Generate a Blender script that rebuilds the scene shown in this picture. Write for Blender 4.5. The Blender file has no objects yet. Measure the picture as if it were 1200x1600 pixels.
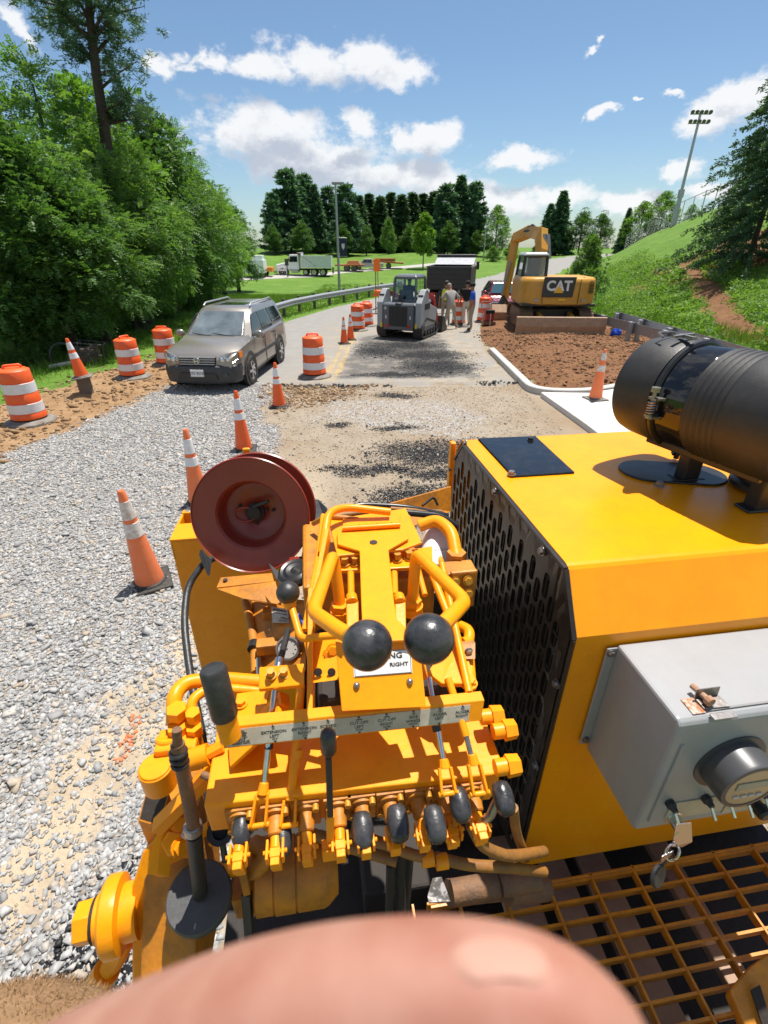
import bpy, math, random
import numpy as np
from mathutils import Vector as V, Matrix as MX, Quaternion
random.seed(7); RNG = np.random.default_rng(7)
R = math.radians; PI = math.pi
SC = bpy.context.scene; COL = SC.collection

# ------------------------------------------------------------------ camera, sky, sun, exposure
CAM_H = 2.95; FOC = 760.0; PITCH = math.atan(412 / 760)
cd = bpy.data.cameras.new('camera'); cam = bpy.data.objects.new('camera', cd); COL.objects.link(cam)
cam.location = (0, 0, CAM_H); cam.rotation_euler = (PI / 2 - PITCH, 0, 0)
cd.sensor_fit = 'VERTICAL'; cd.sensor_height = 36; cd.sensor_width = 27; cd.lens = FOC / 1600 * 36
cd.clip_start = 0.01; cd.clip_end = 3000
cd.dof.use_dof = True; cd.dof.focus_distance = 1.7; cd.dof.aperture_fstop = cd.lens / 2.3
SC.camera = cam
SC.view_settings.view_transform = 'Standard'; SC.view_settings.look = 'None'
SC.view_settings.gamma = 1; SC.view_settings.use_curve_mapping = False
SC.view_settings.exposure = 0.55
SUN_AZ, SUN_EL = R(33), R(73)
sd = V((math.sin(SUN_AZ) * math.cos(SUN_EL), math.cos(SUN_AZ) * math.cos(SUN_EL), math.sin(SUN_EL)))
sl = bpy.data.lights.new('sun', 'SUN'); sl.energy = 4.9; sl.angle = R(0.53); sl.color = (1, .955, .88)
so = bpy.data.objects.new('sun', sl); COL.objects.link(so)
so.rotation_euler = sd.to_track_quat('Z', 'Y').to_euler(); so.location = (5, 5, 40)

def px_angles(px, py):
    a, b = px - 600, py - 800
    x, y, z = a, FOC * math.cos(PITCH) - b * math.sin(PITCH), -(b * math.cos(PITCH) + FOC * math.sin(PITCH))
    return math.atan2(x, y), math.atan2(z, math.hypot(x, y))

W = bpy.data.worlds.new('World'); SC.world = W; W.use_nodes = True
nt = W.node_tree; nt.nodes.clear()
def nd(t, typ, **kw):
    n = t.nodes.new(typ)
    for k, v in kw.items(): setattr(n, k, v)
    return n
def build_world():
    L = nt.links.new
    out = nd(nt, 'ShaderNodeOutputWorld'); bg = nd(nt, 'ShaderNodeBackground'); bg.inputs[1].default_value = 0.068
    L(bg.outputs[0], out.inputs[0])
    sky = nd(nt, 'ShaderNodeTexSky', sky_type='NISHITA', sun_disc=False, sun_elevation=SUN_EL, sun_rotation=SUN_AZ)
    sky.air_density = 1.0; sky.dust_density = 0.55; sky.ozone_density = 1.6; sky.altitude = 100
    tc = nd(nt, 'ShaderNodeTexCoord'); sep = nd(nt, 'ShaderNodeSeparateXYZ'); L(tc.outputs['Generated'], sep.inputs[0])
    def M(op, a, b=None, c=None):
        n = nd(nt, 'ShaderNodeMath', operation=op)
        for i, q in enumerate((a, b, c)):
            if q is None: continue
            if isinstance(q, (int, float)): n.inputs[i].default_value = q
            else: L(q, n.inputs[i])
        return n.outputs[0]
    az = M('ARCTAN2', sep.outputs[0], sep.outputs[1]); el = M('ARCSINE', sep.outputs[2])
    def noise(scale, det, rough=.6):
        n = nd(nt, 'ShaderNodeTexNoise'); n.inputs['Scale'].default_value = scale
        n.inputs['Detail'].default_value = det; n.inputs['Roughness'].default_value = rough
        return n
    mp = nd(nt, 'ShaderNodeVectorMath', operation='MULTIPLY'); L(tc.outputs['Generated'], mp.inputs[0]); mp.inputs[1].default_value = (1, 1, 1.5)
    n1 = noise(9, 8, .62); L(mp.outputs[0], n1.inputs['Vector'])
    n2 = noise(24, 8, .66); L(mp.outputs[0], n2.inputs['Vector'])
    # cumulus positions: azimuth / elevation centres and half sizes (in view from pixel measurements, then the added fill clouds out of view)
    px = [(262,102,24,26),(318,104,34,22),(395,112,62,30),(480,108,95,46),(560,98,80,46),(620,118,62,26),
          (385,212,105,58),(480,250,160,50),(440,200,90,34),(560,205,38,30),(610,280,120,34),(690,216,36,36),(640,212,34,30),
          (815,244,66,20),(850,306,92,24),(985,322,85,22),(945,179,19,12),(1110,176,78,32),(1175,150,70,40),(1050,264,48,20),
          (925,72,14,8),(1040,150,22,8),(8,40,34,60),(735,302,80,30),(1110,296,60,20),(990,160,12,5),(700,300,60,40),(790,320,70,25)]
    bl = []
    for (x, y, rx, ry) in px:
        a, e = px_angles(x, y); a2, _ = px_angles(x + rx, y); _, e2 = px_angles(x, y - ry)
        bl.append((a, e, abs(a2 - a) * 1.05, abs(e2 - e) * 1.1))
    rr = random.Random(3)
    # cloud cover added to the unseen sky to brighten the fill in shade
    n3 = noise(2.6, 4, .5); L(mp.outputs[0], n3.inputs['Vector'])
    def ramp0(v, a, b):
        n = nd(nt, 'ShaderNodeMapRange', interpolation_type='SMOOTHSTEP'); L(v, n.inputs[0]); n.inputs[1].default_value = a; n.inputs[2].default_value = b
        return n.outputs[0]
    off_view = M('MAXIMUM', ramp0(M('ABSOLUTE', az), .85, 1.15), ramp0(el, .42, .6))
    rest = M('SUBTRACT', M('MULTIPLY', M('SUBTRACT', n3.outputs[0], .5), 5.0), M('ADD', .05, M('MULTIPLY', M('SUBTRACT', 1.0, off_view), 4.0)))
    def density(shift):
        cmb = nd(nt, 'ShaderNodeCombineXYZ'); L(az, cmb.inputs[0]); L(M('ADD', el, shift), cmb.inputs[1])
        w1 = nd(nt, 'ShaderNodeVectorMath', operation='MULTIPLY_ADD'); L(n1.outputs['Color'], w1.inputs[0]); w1.inputs[1].default_value = (.16, .075, 0)
        L(cmb.outputs[0], w1.inputs[2])
        cur = None
        for (a, e, ra, re) in bl:
            a = (a + PI) % (2 * PI) - PI
            q = nd(nt, 'ShaderNodeVectorMath', operation='MULTIPLY_ADD'); L(w1.outputs[0], q.inputs[0])
            q.inputs[1].default_value = (1 / ra, 1 / re, 0); q.inputs[2].default_value = (-(a + .08) / ra, -(e + .0375) / re, 0)
            ln = nd(nt, 'ShaderNodeVectorMath', operation='LENGTH'); L(q.outputs[0], ln.inputs[0])
            if cur is None: cur = ln.outputs['Value']
            else:
                m = nd(nt, 'ShaderNodeMath', operation='SMOOTH_MIN'); L(cur, m.inputs[0]); L(ln.outputs['Value'], m.inputs[1]); m.inputs[2].default_value = .25
                cur = m.outputs[0]
        d = M('SUBTRACT', 1.02, cur)
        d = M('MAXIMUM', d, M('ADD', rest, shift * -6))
        d = M('ADD', d, M('MULTIPLY', M('SUBTRACT', n2.outputs[0], .5), 1.5))
        return M('ADD', d, M('MULTIPLY', M('SUBTRACT', n1.outputs[0], .5), 1.3))
    d0, d1 = density(0.0), density(0.035)
    def ramp(v, a, b):
        n = nd(nt, 'ShaderNodeMapRange', interpolation_type='SMOOTHSTEP'); L(v, n.inputs[0]); n.inputs[1].default_value = a; n.inputs[2].default_value = b
        return n.outputs[0]
    alpha = ramp(d0, .0, .58); under = M('MULTIPLY', ramp(d1, .05, .95), .9)
    cc = nd(nt, 'ShaderNodeMix', data_type='RGBA'); L(under, cc.inputs[0])
    cc.inputs[6].default_value = (9.8, 9.85, 9.95, 1); cc.inputs[7].default_value = (4.9, 5.4, 6.5, 1)
    tint = nd(nt, 'ShaderNodeMix', data_type='RGBA', blend_type='MULTIPLY'); tint.inputs[0].default_value = 1
    L(sky.outputs[0], tint.inputs[6]); tint.inputs[7].default_value = (1.0, 1.13, 1.2, 1)
    mx = nd(nt, 'ShaderNodeMix', data_type='RGBA'); L(M('MULTIPLY', alpha, .93), mx.inputs[0]); L(tint.outputs[2], mx.inputs[6]); L(cc.outputs[2], mx.inputs[7])
    L(mx.outputs[2], bg.inputs[0])
build_world()

# ------------------------------------------------------------------ materials
MATS = {}
def mat(name, col, rough=.5, metal=0, col2=None, nscale=8, namt=.5, bump=0, bscale=60, coat=0, spec=.5, trans=0, dust=0, sharp=.2, detail=5, dustcol=(.42, .33, .23)):
    if name in MATS: return MATS[name]
    m = bpy.data.materials.new(name); m.use_nodes = True; t = m.node_tree; L = t.links.new
    b = t.nodes['Principled BSDF']
    b.inputs['Roughness'].default_value = rough; b.inputs['Metallic'].default_value = metal
    b.inputs['Specular IOR Level'].default_value = spec
    if coat: b.inputs['Coat Weight'].default_value = coat; b.inputs['Coat Roughness'].default_value = .08
    if trans: b.inputs['Transmission Weight'].default_value = trans
    c1 = (*col, 1); b.inputs['Base Color'].default_value = c1
    tc = nd(t, 'ShaderNodeTexCoord')
    last = None
    if col2:
        n = nd(t, 'ShaderNodeTexNoise'); n.inputs['Scale'].default_value = nscale; n.inputs['Detail'].default_value = detail; n.inputs['Roughness'].default_value = .6
        L(tc.outputs['Object'], n.inputs['Vector'])
        r = nd(t, 'ShaderNodeMapRange'); L(n.outputs[0], r.inputs[0]); r.inputs[1].default_value = .5 - sharp; r.inputs[2].default_value = .5 + sharp
        r.inputs[3].default_value = 0; r.inputs[4].default_value = namt * 2 if namt < .5 else 1
        x = nd(t, 'ShaderNodeMix', data_type='RGBA'); L(r.outputs[0], x.inputs[0]); x.inputs[6].default_value = c1; x.inputs[7].default_value = (*col2, 1)
        last = x.outputs[2]
        rr = nd(t, 'ShaderNodeMapRange'); L(n.outputs[0], rr.inputs[0]); rr.inputs[3].default_value = max(0, rough - .08); rr.inputs[4].default_value = min(1, rough + .12)
        L(rr.outputs[0], b.inputs['Roughness'])
    if dust:
        n = nd(t, 'ShaderNodeTexNoise'); n.inputs['Scale'].default_value = nscale * 2.3 + 3; n.inputs['Detail'].default_value = 8; n.inputs['Roughness'].default_value = .7
        L(tc.outputs['Object'], n.inputs['Vector'])
        r = nd(t, 'ShaderNodeMapRange'); L(n.outputs[0], r.inputs[0]); r.inputs[1].default_value = .47; r.inputs[2].default_value = .75; r.inputs[4].default_value = dust
        x = nd(t, 'ShaderNodeMix', data_type='RGBA'); L(r.outputs[0], x.inputs[0]); x.inputs[7].default_value = (*dustcol, 1)
        if last: L(last, x.inputs[6])
        else: x.inputs[6].default_value = c1
        last = x.outputs[2]
    if last: L(last, b.inputs['Base Color'])
    if bump:
        n = nd(t, 'ShaderNodeTexNoise'); n.inputs['Scale'].default_value = bscale; n.inputs['Detail'].default_value = 4
        L(tc.outputs['Object'], n.inputs['Vector'])
        bp = nd(t, 'ShaderNodeBump'); bp.inputs['Strength'].default_value = bump; bp.inputs['Distance'].default_value = .01
        L(n.outputs[0], bp.inputs['Height']); L(bp.outputs[0], b.inputs['Normal'])
    MATS[name] = m; return m
YEL = mat('yellow_paint', (.93, .335, .003), .36, col2=(.88, .285, .003), nscale=14, bump=.06, bscale=90, spec=.32, dust=.22, dustcol=(.42, .13, .015))
YELHOOD = mat('hood_paint', (.93, .345, .003), .27, col2=(.90, .30, .003), nscale=6, bump=.03, bscale=50, spec=.35, dust=.22, dustcol=(.66, .17, .01))
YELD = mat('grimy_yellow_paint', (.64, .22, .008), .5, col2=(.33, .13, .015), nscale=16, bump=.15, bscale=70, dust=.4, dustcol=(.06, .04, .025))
BLK = mat('black_paint', (.012, .012, .013), .32, col2=(.02, .019, .018), nscale=20, bump=.03, dust=.12, dustcol=(.12, .09, .06))
BLKM = mat('matt_black_paint', (.017, .016, .016), .5, col2=(.03, .028, .027), nscale=14, bump=.06, bscale=220, dust=.1, dustcol=(.14, .10, .07))
PANEL = mat('panel_black', (.013, .011, .010), .36, col2=(.026, .019, .014), nscale=9, bump=.04, dust=.22, dustcol=(.08, .05, .03))
GLOSSB = mat('gloss_black', (.008, .009, .011), .06, spec=.6, dust=.05)
RUB = mat('black_rubber', (.016, .016, .017), .42, col2=(.035, .034, .033), nscale=22, bump=.12, bscale=120, dust=.35, dustcol=(.10, .09, .08))
KNOB = mat('worn_knob', (.014, .014, .016), .3, col2=(.045, .045, .048), nscale=30, sharp=.12, bump=.1, bscale=200, dust=.25, dustcol=(.16, .155, .15))
CHR = mat('chrome', (.75, .75, .76), .16, 1, col2=(.55, .54, .53), nscale=40)
STEEL = mat('steel', (.42, .41, .40), .36, .9, col2=(.22, .19, .17), nscale=30, bump=.1, dust=.25, dustcol=(.2, .12, .07))
RUST = mat('rusty_steel', (.14, .085, .055), .7, .2, col2=(.26, .13, .06), nscale=25, bump=.3, bscale=120)
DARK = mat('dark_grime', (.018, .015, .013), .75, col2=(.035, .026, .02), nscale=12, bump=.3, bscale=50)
REEL = mat('oxide_red_paint', (.20, .022, .014), .3, col2=(.26, .040, .018), nscale=5, bump=.05, dust=.12, dustcol=(.3, .14, .09))
GREYBOX = mat('grey_box_paint', (.33, .335, .34), .33, col2=(.29, .29, .29), nscale=10, bump=.04, dust=.1, dustcol=(.40, .31, .22))
DECAL = mat('worn_decal', (.55, .50, .41), .5, col2=(.42, .36, .27), nscale=18, dust=.35, dustcol=(.22, .14, .07))
PRINT = mat('black_print', (.02, .018, .016), .6)
WHITE = mat('white_paint', (.72, .72, .70), .4, col2=(.62, .62, .6), nscale=9, dust=.15)
ORG = mat('orange_plastic', (.90, .115, .012), .42, col2=(.80, .095, .012), nscale=7, dust=.5, dustcol=(.55, .22, .11), bump=.04)
ORGF = mat('faded_orange_plastic', (.88, .20, .06), .5, col2=(.80, .17, .05), nscale=7, dust=.4, dustcol=(.62, .35, .22), bump=.04)
REFL = mat('reflective_band', (.80, .80, .82), .38, col2=(.70, .70, .72), nscale=16, dust=.4, dustcol=(.50, .40, .32), bump=.05, bscale=220)
REFLW = mat('worn_reflective_band', (.74, .73, .72), .42, col2=(.55, .46, .40), nscale=22, sharp=.1, dust=.6, dustcol=(.60, .26, .14))
BASE = mat('dusty_rubber_base', (.10, .093, .085), .75, col2=(.24, .21, .175), nscale=9, bump=.25, bscale=50)
CONC = mat('concrete', (.50, .485, .455), .85, col2=(.42, .40, .37), nscale=5, bump=.25, bscale=140, dust=.2, dustcol=(.40, .31, .22))
GALV = mat('galvanised_steel', (.44, .45, .46), .42, .6, col2=(.35, .36, .37), nscale=14, bump=.04, dust=.12)
WOODP = mat('weathered_wood', (.16, .135, .11), .85, col2=(.10, .085, .07), nscale=20, bump=.3)
SKIN = mat('skin', (.50, .27, .19), .5, col2=(.45, .22, .15), nscale=12)
GLASS = mat('dark_glass', (.012, .016, .02), .04, spec=.8)
TYRE = mat('tyre', (.018, .018, .018), .8, bump=.2, bscale=80, dust=.3)
def simple(name, c, r=.6, **k): return mat(name, c, r, **k)

# ------------------------------------------------------------------ mesh helpers
class MB:
    def __init__(s): s.v = []; s.f = []; s.mi = []; s.m = 0; s.T = None
    def add(s, vs, fs):
        b = len(s.v)
        s.v += [tuple(s.T @ V(q)) for q in vs] if s.T is not None else [tuple(q) for q in vs]
        s.f += [tuple(b + i for i in f) for f in fs]; s.mi += [s.m] * len(fs); return s
    def hexa(s, bot, top):
        return s.add(list(bot) + list(top), [(3, 2, 1, 0), (4, 5, 6, 7), (0, 1, 5, 4), (1, 2, 6, 5), (2, 3, 7, 6), (3, 0, 4, 7)])
    def box(s, c, d, rot=None, tp=(1, 1)):
        x, y, z = d[0] / 2, d[1] / 2, d[2] / 2
        P = [(-x, -y, -z), (x, -y, -z), (x, y, -z), (-x, y, -z), (-x * tp[0], -y * tp[1], z), (x * tp[0], -y * tp[1], z), (x * tp[0], y * tp[1], z), (-x * tp[0], y * tp[1], z)]
        if rot is not None: P = [rot @ V(p) for p in P]
        P = [(p[0] + c[0], p[1] + c[1], p[2] + c[2]) for p in P]
        return s.hexa(P[:4], P[4:])
    def bar(s, p0, p1, w, h, up=(0, 0, 1)):
        p0, p1 = V(p0), V(p1); d = (p1 - p0); ln = d.length; d.normalize()
        x = d.cross(V(up)); x = x.normalized() if x.length > 1e-5 else d.orthogonal().normalized(); z = x.cross(d)
        rot = MX((x, d, z)).transposed()
        return s.box((p0 + p1) / 2, (w, ln, h), rot)
    def tube(s, pts, r, n=10, rs=None, cap=True):
        pts = [V(p) for p in pts]; k = len(pts); rings = []; nrm = None
        for i, p in enumerate(pts):
            t = (pts[min(i + 1, k - 1)] - pts[max(i - 1, 0)]).normalized()
            if nrm is None: nrm = t.orthogonal().normalized()
            nrm = (nrm - t * nrm.dot(t)); nrm = nrm.normalized() if nrm.length > 1e-6 else t.orthogonal().normalized()
            b = t.cross(nrm); rad = rs[i] if rs else r
            rings.append([p + (nrm * math.cos(a) + b * math.sin(a)) * rad for a in [2 * PI * j / n for j in range(n)]])
        vs = [q for g in rings for q in g]; fs = []
        for i in range(k - 1):
            for j in range(n):
                a, b = i * n + j, i * n + (j + 1) % n; fs.append((a, b, b + n, a + n))
        if cap: fs.append(tuple(range(n - 1, -1, -1))); fs.append(tuple((k - 1) * n + j for j in range(n)))
        return s.add(vs, fs)
    def cyl(s, p0, p1, r0, r1=None, n=16): return s.tube([p0, p1], r0, n, [r0, r0 if r1 is None else r1])
    def lathe(s, o, d, prof, n=24, close=False, cap=True):
        o = V(o); d = V(d).normalized(); x = d.orthogonal().normalized(); y = d.cross(x); vs = []; fs = []
        for (r, h) in prof:
            for j in range(n):
                a = 2 * PI * j / n; vs.append(o + d * h + (x * math.cos(a) + y * math.sin(a)) * r)
        k = len(prof)
        for i in range(k - 1 if not close else k):
            for j in range(n):
                a, b = i * n + j, i * n + (j + 1) % n; i2 = (i + 1) % k
                fs.append((a, b, i2 * n + (j + 1) % n, i2 * n + j))
        if not close and cap: fs.append(tuple(range(n - 1, -1, -1))); fs.append(tuple((k - 1) * n + j for j in range(n)))
        return s.add(vs, fs)
    def prism(s, poly, vec):
        k = len(poly); vec = V(vec); vs = [V(p) for p in poly] + [V(p) + vec for p in poly]
        fs = [tuple(range(k - 1, -1, -1)), tuple(range(k, 2 * k))] + [(i, (i + 1) % k, k + (i + 1) % k, k + i) for i in range(k)]
        return s.add(vs, fs)
    def plate(s, poly, th):   # polygon thickened against its normal (away from its front)
        a, b, c = V(poly[0]), V(poly[1]), V(poly[2]); n = (b - a).cross(c - a).normalized()
        return s.prism(poly, n * th)
    def ball(s, c, r, n=20, sc=(1, 1, 1), rot=None):
        c = V(c); vs = []; fs = []; m = n // 2
        for i in range(1, m):
            th = PI * i / m
            for j in range(n):
                a = 2 * PI * j / n; p = V((r * sc[0] * math.sin(th) * math.cos(a), r * sc[1] * math.sin(th) * math.sin(a), r * sc[2] * math.cos(th)))
                vs.append(c + (rot @ p if rot is not None else p))
        for q in ((0, 0, r * sc[2]), (0, 0, -r * sc[2])): vs.append(c + (rot @ V(q) if rot is not None else V(q)))
        t = len(vs) - 2
        for i in range(m - 2):
            for j in range(n):
                a, b = i * n + j, i * n + (j + 1) % n; fs.append((a, a + n, b + n, b))
        for j in range(n):
            fs.append((t, j, (j + 1) % n)); fs.append((t + 1, (m - 2) * n + (j + 1) % n, (m - 2) * n + j))
        return s.add(vs, fs)
    def bolt(s, p, d, r, h=None, washer=True):
        p = V(p); d = V(d).normalized(); h = h or r * .9
        if washer: s.cyl(p, p + d * h * .25, r * 1.35, n=14)
        s.cyl(p + d * h * .2, p + d * (h * 1.2), r, r * .97, n=6); return s
    def loft(s, secs, cap=True):
        n = len(secs[0]); vs = [q for g in secs for q in g]; fs = []
        for i in range(len(secs) - 1):
            for j in range(n):
                a, b = i * n + j, i * n + (j + 1) % n; fs.append((a, b, b + n, a + n))
        if cap: fs.append(tuple(range(n - 1, -1, -1))); fs.append(tuple((len(secs) - 1) * n + j for j in range(n)))
        return s.add(vs, fs)
    def build(s, name, mt, parent=None, smooth=35, bevel=0, seg=2):
        me = bpy.data.meshes.new(name); me.from_pydata(s.v, [], s.f)
        for q in (mt if isinstance(mt, (list, tuple)) else [mt]): me.materials.append(q)
        if max(s.mi or [0]): me.polygons.foreach_set('material_index', s.mi)
        me.validate(); me.update()
        fix_normals(me)
        if smooth: me.shade_smooth(); me.set_sharp_from_angle(angle=R(smooth))
        o = bpy.data.objects.new(name, me); COL.objects.link(o)
        if parent is not None: o.parent = parent
        if bevel:
            b = o.modifiers.new('bevel', 'BEVEL'); b.width = bevel; b.segments = seg; b.limit_method = 'ANGLE'; b.angle_limit = R(40)
        return o
import bmesh
def fix_normals(me):
    bm = bmesh.new(); bm.from_mesh(me); bmesh.ops.recalc_face_normals(bm, faces=bm.faces); bm.to_mesh(me); bm.free()
def fillet(pts, rad, n=5):
    pts = [V(p) for p in pts]; out = [pts[0]]
    for i in range(1, len(pts) - 1):
        a, b, c = pts[i - 1], pts[i], pts[i + 1]; u, w = (a - b), (c - b); l = min(rad, u.length * .48, w.length * .48)
        p, q = b + u.normalized() * l, b + w.normalized() * l
        for k in range(n + 1):
            t = k / n; out.append(p * (1 - t) ** 2 + b * 2 * t * (1 - t) + q * t * t)
    out.append(pts[-1]); return out
def tag(o, label=None, cat=None, group=None, kind=None):
    if label: o['label'] = label
    if cat: o['category'] = cat
    if group: o['group'] = group
    if kind: o['kind'] = kind
    return o
def thing(name, label, cat, loc=(0, 0, 0), rz=0, group=None):
    o = bpy.data.objects.new(name, None); COL.objects.link(o); o.location = loc; o.rotation_euler = (0, 0, rz); o.empty_display_size = .2
    return tag(o, label, cat, group)
def copy_tree(o, parent=None, **props):
    c = o.copy(); COL.objects.link(c)
    if parent is not None: c.parent = parent
    for k, v in props.items(): c[k] = v
    for ch in list(o.children): copy_tree(ch, c)
    return c
def text(s, size, mt, parent, M, name='lettering', ext=.0006, bold=0, sx=1):
    cu = bpy.data.curves.new('t', 'FONT'); cu.body = s; cu.size = size; cu.align_x = 'CENTER'; cu.align_y = 'CENTER'; cu.extrude = ext; cu.offset = bold; cu.resolution_u = 3
    t = bpy.data.objects.new('t', cu); COL.objects.link(t)
    dg = bpy.context.evaluated_depsgraph_get(); me = bpy.data.meshes.new_from_object(t.evaluated_get(dg))
    bpy.data.objects.remove(t); me.name = name
    me.transform(M @ MX.Diagonal((sx, 1, 1, 1))); me.materials.clear(); me.materials.append(mt)
    o = bpy.data.objects.new(name, me); COL.objects.link(o); o.parent = parent; return o
def frame(o, x, y):    # matrix whose local x,y axes lie along x,y (z = normal) at o
    x = V(x).normalized(); z = x.cross(V(y)).normalized(); y = z.cross(x)
    return MX(((x.x, y.x, z.x, o[0]), (x.y, y.y, z.y, o[1]), (x.z, y.z, z.z, o[2]), (0, 0, 0, 1)))
def np_mesh(name, co, loops, nper, mt, attrs=None, smooth=False, parent=None):
    me = bpy.data.meshes.new(name); nv = len(co); nl = len(loops); nf = nl // nper
    me.vertices.add(nv); me.vertices.foreach_set('co', np.asarray(co, np.float32).ravel())
    me.loops.add(nl); me.loops.foreach_set('vertex_index', np.asarray(loops, np.int32).ravel())
    me.polygons.add(nf); me.polygons.foreach_set('loop_start', np.arange(0, nl, nper, dtype=np.int32))
    me.update(calc_edges=True)
    for k, a in (attrs or {}).items():
        at = me.attributes.new(k, 'FLOAT_COLOR' if a.ndim == 2 else 'FLOAT', 'POINT')
        at.data.foreach_set('color' if a.ndim == 2 else 'value', np.asarray(a, np.float32).ravel())
    if smooth: me.polygons.foreach_set('use_smooth', np.ones(nf, bool))
    me.materials.append(mt)
    o = bpy.data.objects.new(name, me); COL.objects.link(o)
    if parent is not None: o.parent = parent
    return o
# value noise
_TAB = RNG.random(65536)
def vnoise(x, y, s=1.0, oct=4, seed=0):
    t = 0; amp = 1; tot = 0
    for o in range(oct):
        xx = np.asarray(x) * s + 17.3 * o + seed * 5.1; yy = np.asarray(y) * s - 9.7 * o + seed * 3.7
        xi = np.floor(xx).astype(np.int64); yi = np.floor(yy).astype(np.int64); fx = xx - xi; fy = yy - yi
        fx = fx * fx * (3 - 2 * fx); fy = fy * fy * (3 - 2 * fy)
        h = lambda a, b: _TAB[((a * 73856093) ^ (b * 19349663) ^ (seed * 83492791)) & 65535]
        v = (h(xi, yi) * (1 - fx) + h(xi + 1, yi) * fx) * (1 - fy) + (h(xi, yi + 1) * (1 - fx) + h(xi + 1, yi + 1) * fx) * fy
        t = t + v * amp; tot += amp; amp *= .5; s = s * 2
    return t / tot
def smooth01(t): t = np.clip(t, 0, 1); return t * t * (3 - 2 * t)
def poly_sd(x, y, poly):   # signed distance, positive inside
    x = np.asarray(x, float); y = np.asarray(y, float); d = np.full(x.shape, 1e9); ins = np.zeros(x.shape, bool); n = len(poly)
    for i in range(n):
        ax, ay = poly[i]; bx, by = poly[(i + 1) % n]; dx, dy = bx - ax, by - ay; L2 = dx * dx + dy * dy + 1e-12
        t = np.clip(((x - ax) * dx + (y - ay) * dy) / L2, 0, 1); d = np.minimum(d, np.hypot(x - ax - t * dx, y - ay - t * dy))
        c = ((ay > y) != (by > y)) & (x < (bx - ax) * (y - ay) / (by - ay + 1e-12) + ax); ins ^= c
    return np.where(ins, d, -d)
def line_sd(x, y, pts):    # signed distance to an open polyline, positive on its right
    x = np.asarray(x, float); y = np.asarray(y, float); best = np.full(x.shape, 1e9); sg = np.zeros(x.shape)
    for (ax, ay), (bx, by) in zip(pts[:-1], pts[1:]):
        dx, dy = bx - ax, by - ay; t = np.clip(((x - ax) * dx + (y - ay) * dy) / (dx * dx + dy * dy), 0, 1)
        d = np.hypot(x - ax - t * dx, y - ay - t * dy); c = (x - ax) * dy - (y - ay) * dx
        m = d < best; best = np.where(m, d, best); sg = np.where(m, np.sign(c), sg)
    return best * sg

# ------------------------------------------------------------------ terrain, road and roadworks ground
TOE = [(9.6, -12), (10.4, 6), (10.8, 14), (11.3, 22), (11.9, 32), (13.9, 45), (21.5, 62), (41, 94), (80, 140), (160, 240)]
ROAD_L = [(-4.9, -12), (-4.9, 18), (-4.4, 24), (-2.8, 30), (-.4, 36), (4, 45), (12.4, 60), (20, 78), (38, 105), (70, 145), (150, 235)]
ROAD_R = [(3.3, -12), (3.3, 17), (4.1, 22), (5.6, 29), (7.6, 36), (11.3, 45), (19, 60), (28, 80), (44, 105), (76, 142), (156, 232)]
ROAD = ROAD_L + ROAD_R[::-1]
MOUND = [(3.55, 11.1), (3.5, 16.5), (3.6, 20), (4.4, 24), (7, 25.5), (9.8, 24), (10.3, 19), (10.2, 14), (9.6, 12.2), (7.5, 11.6), (5.6, 11.2)]
def zt(x, y):
    x = np.asarray(x, float); y = np.asarray(y, float)
    d = line_sd(x, y, TOE)
    z = 1.9 * smooth01((y - 40) / 72)
    hill = 7.4 * (1 - np.exp(-(np.clip(d, 0, 99) / 13) ** 1.3)) * (.72 + .015 * np.clip(y - 16, 0, 46)) + np.clip(d - 19, 0, 60) * .02
    z = z * (1 - smooth01(d / 12)) + np.maximum(z * smooth01(d / 12), 0) + hill
    z += smooth01(d / 2) * (vnoise(x, y, .5, 3, 3) - .5) * .5 * (1 - smooth01((d - 12) / 6) * .8)
    dl = -line_sd(x, y, ROAD_L)
    z -= .95 * smooth01(dl / 9) * smooth01((y - 26) / 34) * (1 - smooth01((y - 95) / 40))
    z += 1.1 * np.exp(-((x - 6) / 9) ** 2 - ((y - 103) / 9) ** 2)
    z += smooth01((np.clip(dl, 0, 99) - 14) / 40) * 1.5 * smooth01((dl - 10) / 20) * (vnoise(x, y, .03, 2, 8))
    sm = poly_sd(x, y, MOUND)
    z += smooth01(sm / 1.1) * (.17 + .16 * (vnoise(x, y, 1.1, 4, 11) - .5) + .22 * np.exp(-((x - 6.3) / 2.2) ** 2 - ((y - 16) / 2.6) ** 2) * 0.6) * (1 - .6 * smooth01((y - 18) / 2))
    # left dirt strip, slightly rutted
    sl_ = smooth01((-5.0 - x) / .8) * (1 - smooth01((-x - 8.4) / 1.5)) * smooth01((y - 2) / 2) * (1 - smooth01((y - 16) / 3))
    z += sl_ * (.10 * (vnoise(x, y, .9, 4, 5) - .5) + .05)
    # milled trench beyond/before the seam
    z -= .05 * smooth01((12.25 - y) / .08) * smooth01((x + 2.6) / .3) * smooth01((3.3 - x) / .2) * smooth01((y - 1) / 1)
    return z
def at(px, py):      # the terrain point seen at a photograph pixel, by marching the line of sight
    a, b = px - 600, py - 800
    d = np.array((a, FOC * math.cos(PITCH) - b * math.sin(PITCH), -(b * math.cos(PITCH) + FOC * math.sin(PITCH)))); d /= np.linalg.norm(d)
    t = np.concatenate((np.arange(1, 40, .02), np.arange(40, 260, .1))); z = CAM_H + d[2] * t - zt(d[0] * t, d[1] * t)
    i = np.argmax(z < 0) if (z < 0).any() else len(t) - 1
    return V((d[0] * t[i], d[1] * t[i], float(zt(d[0] * t[i], d[1] * t[i]))))
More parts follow.
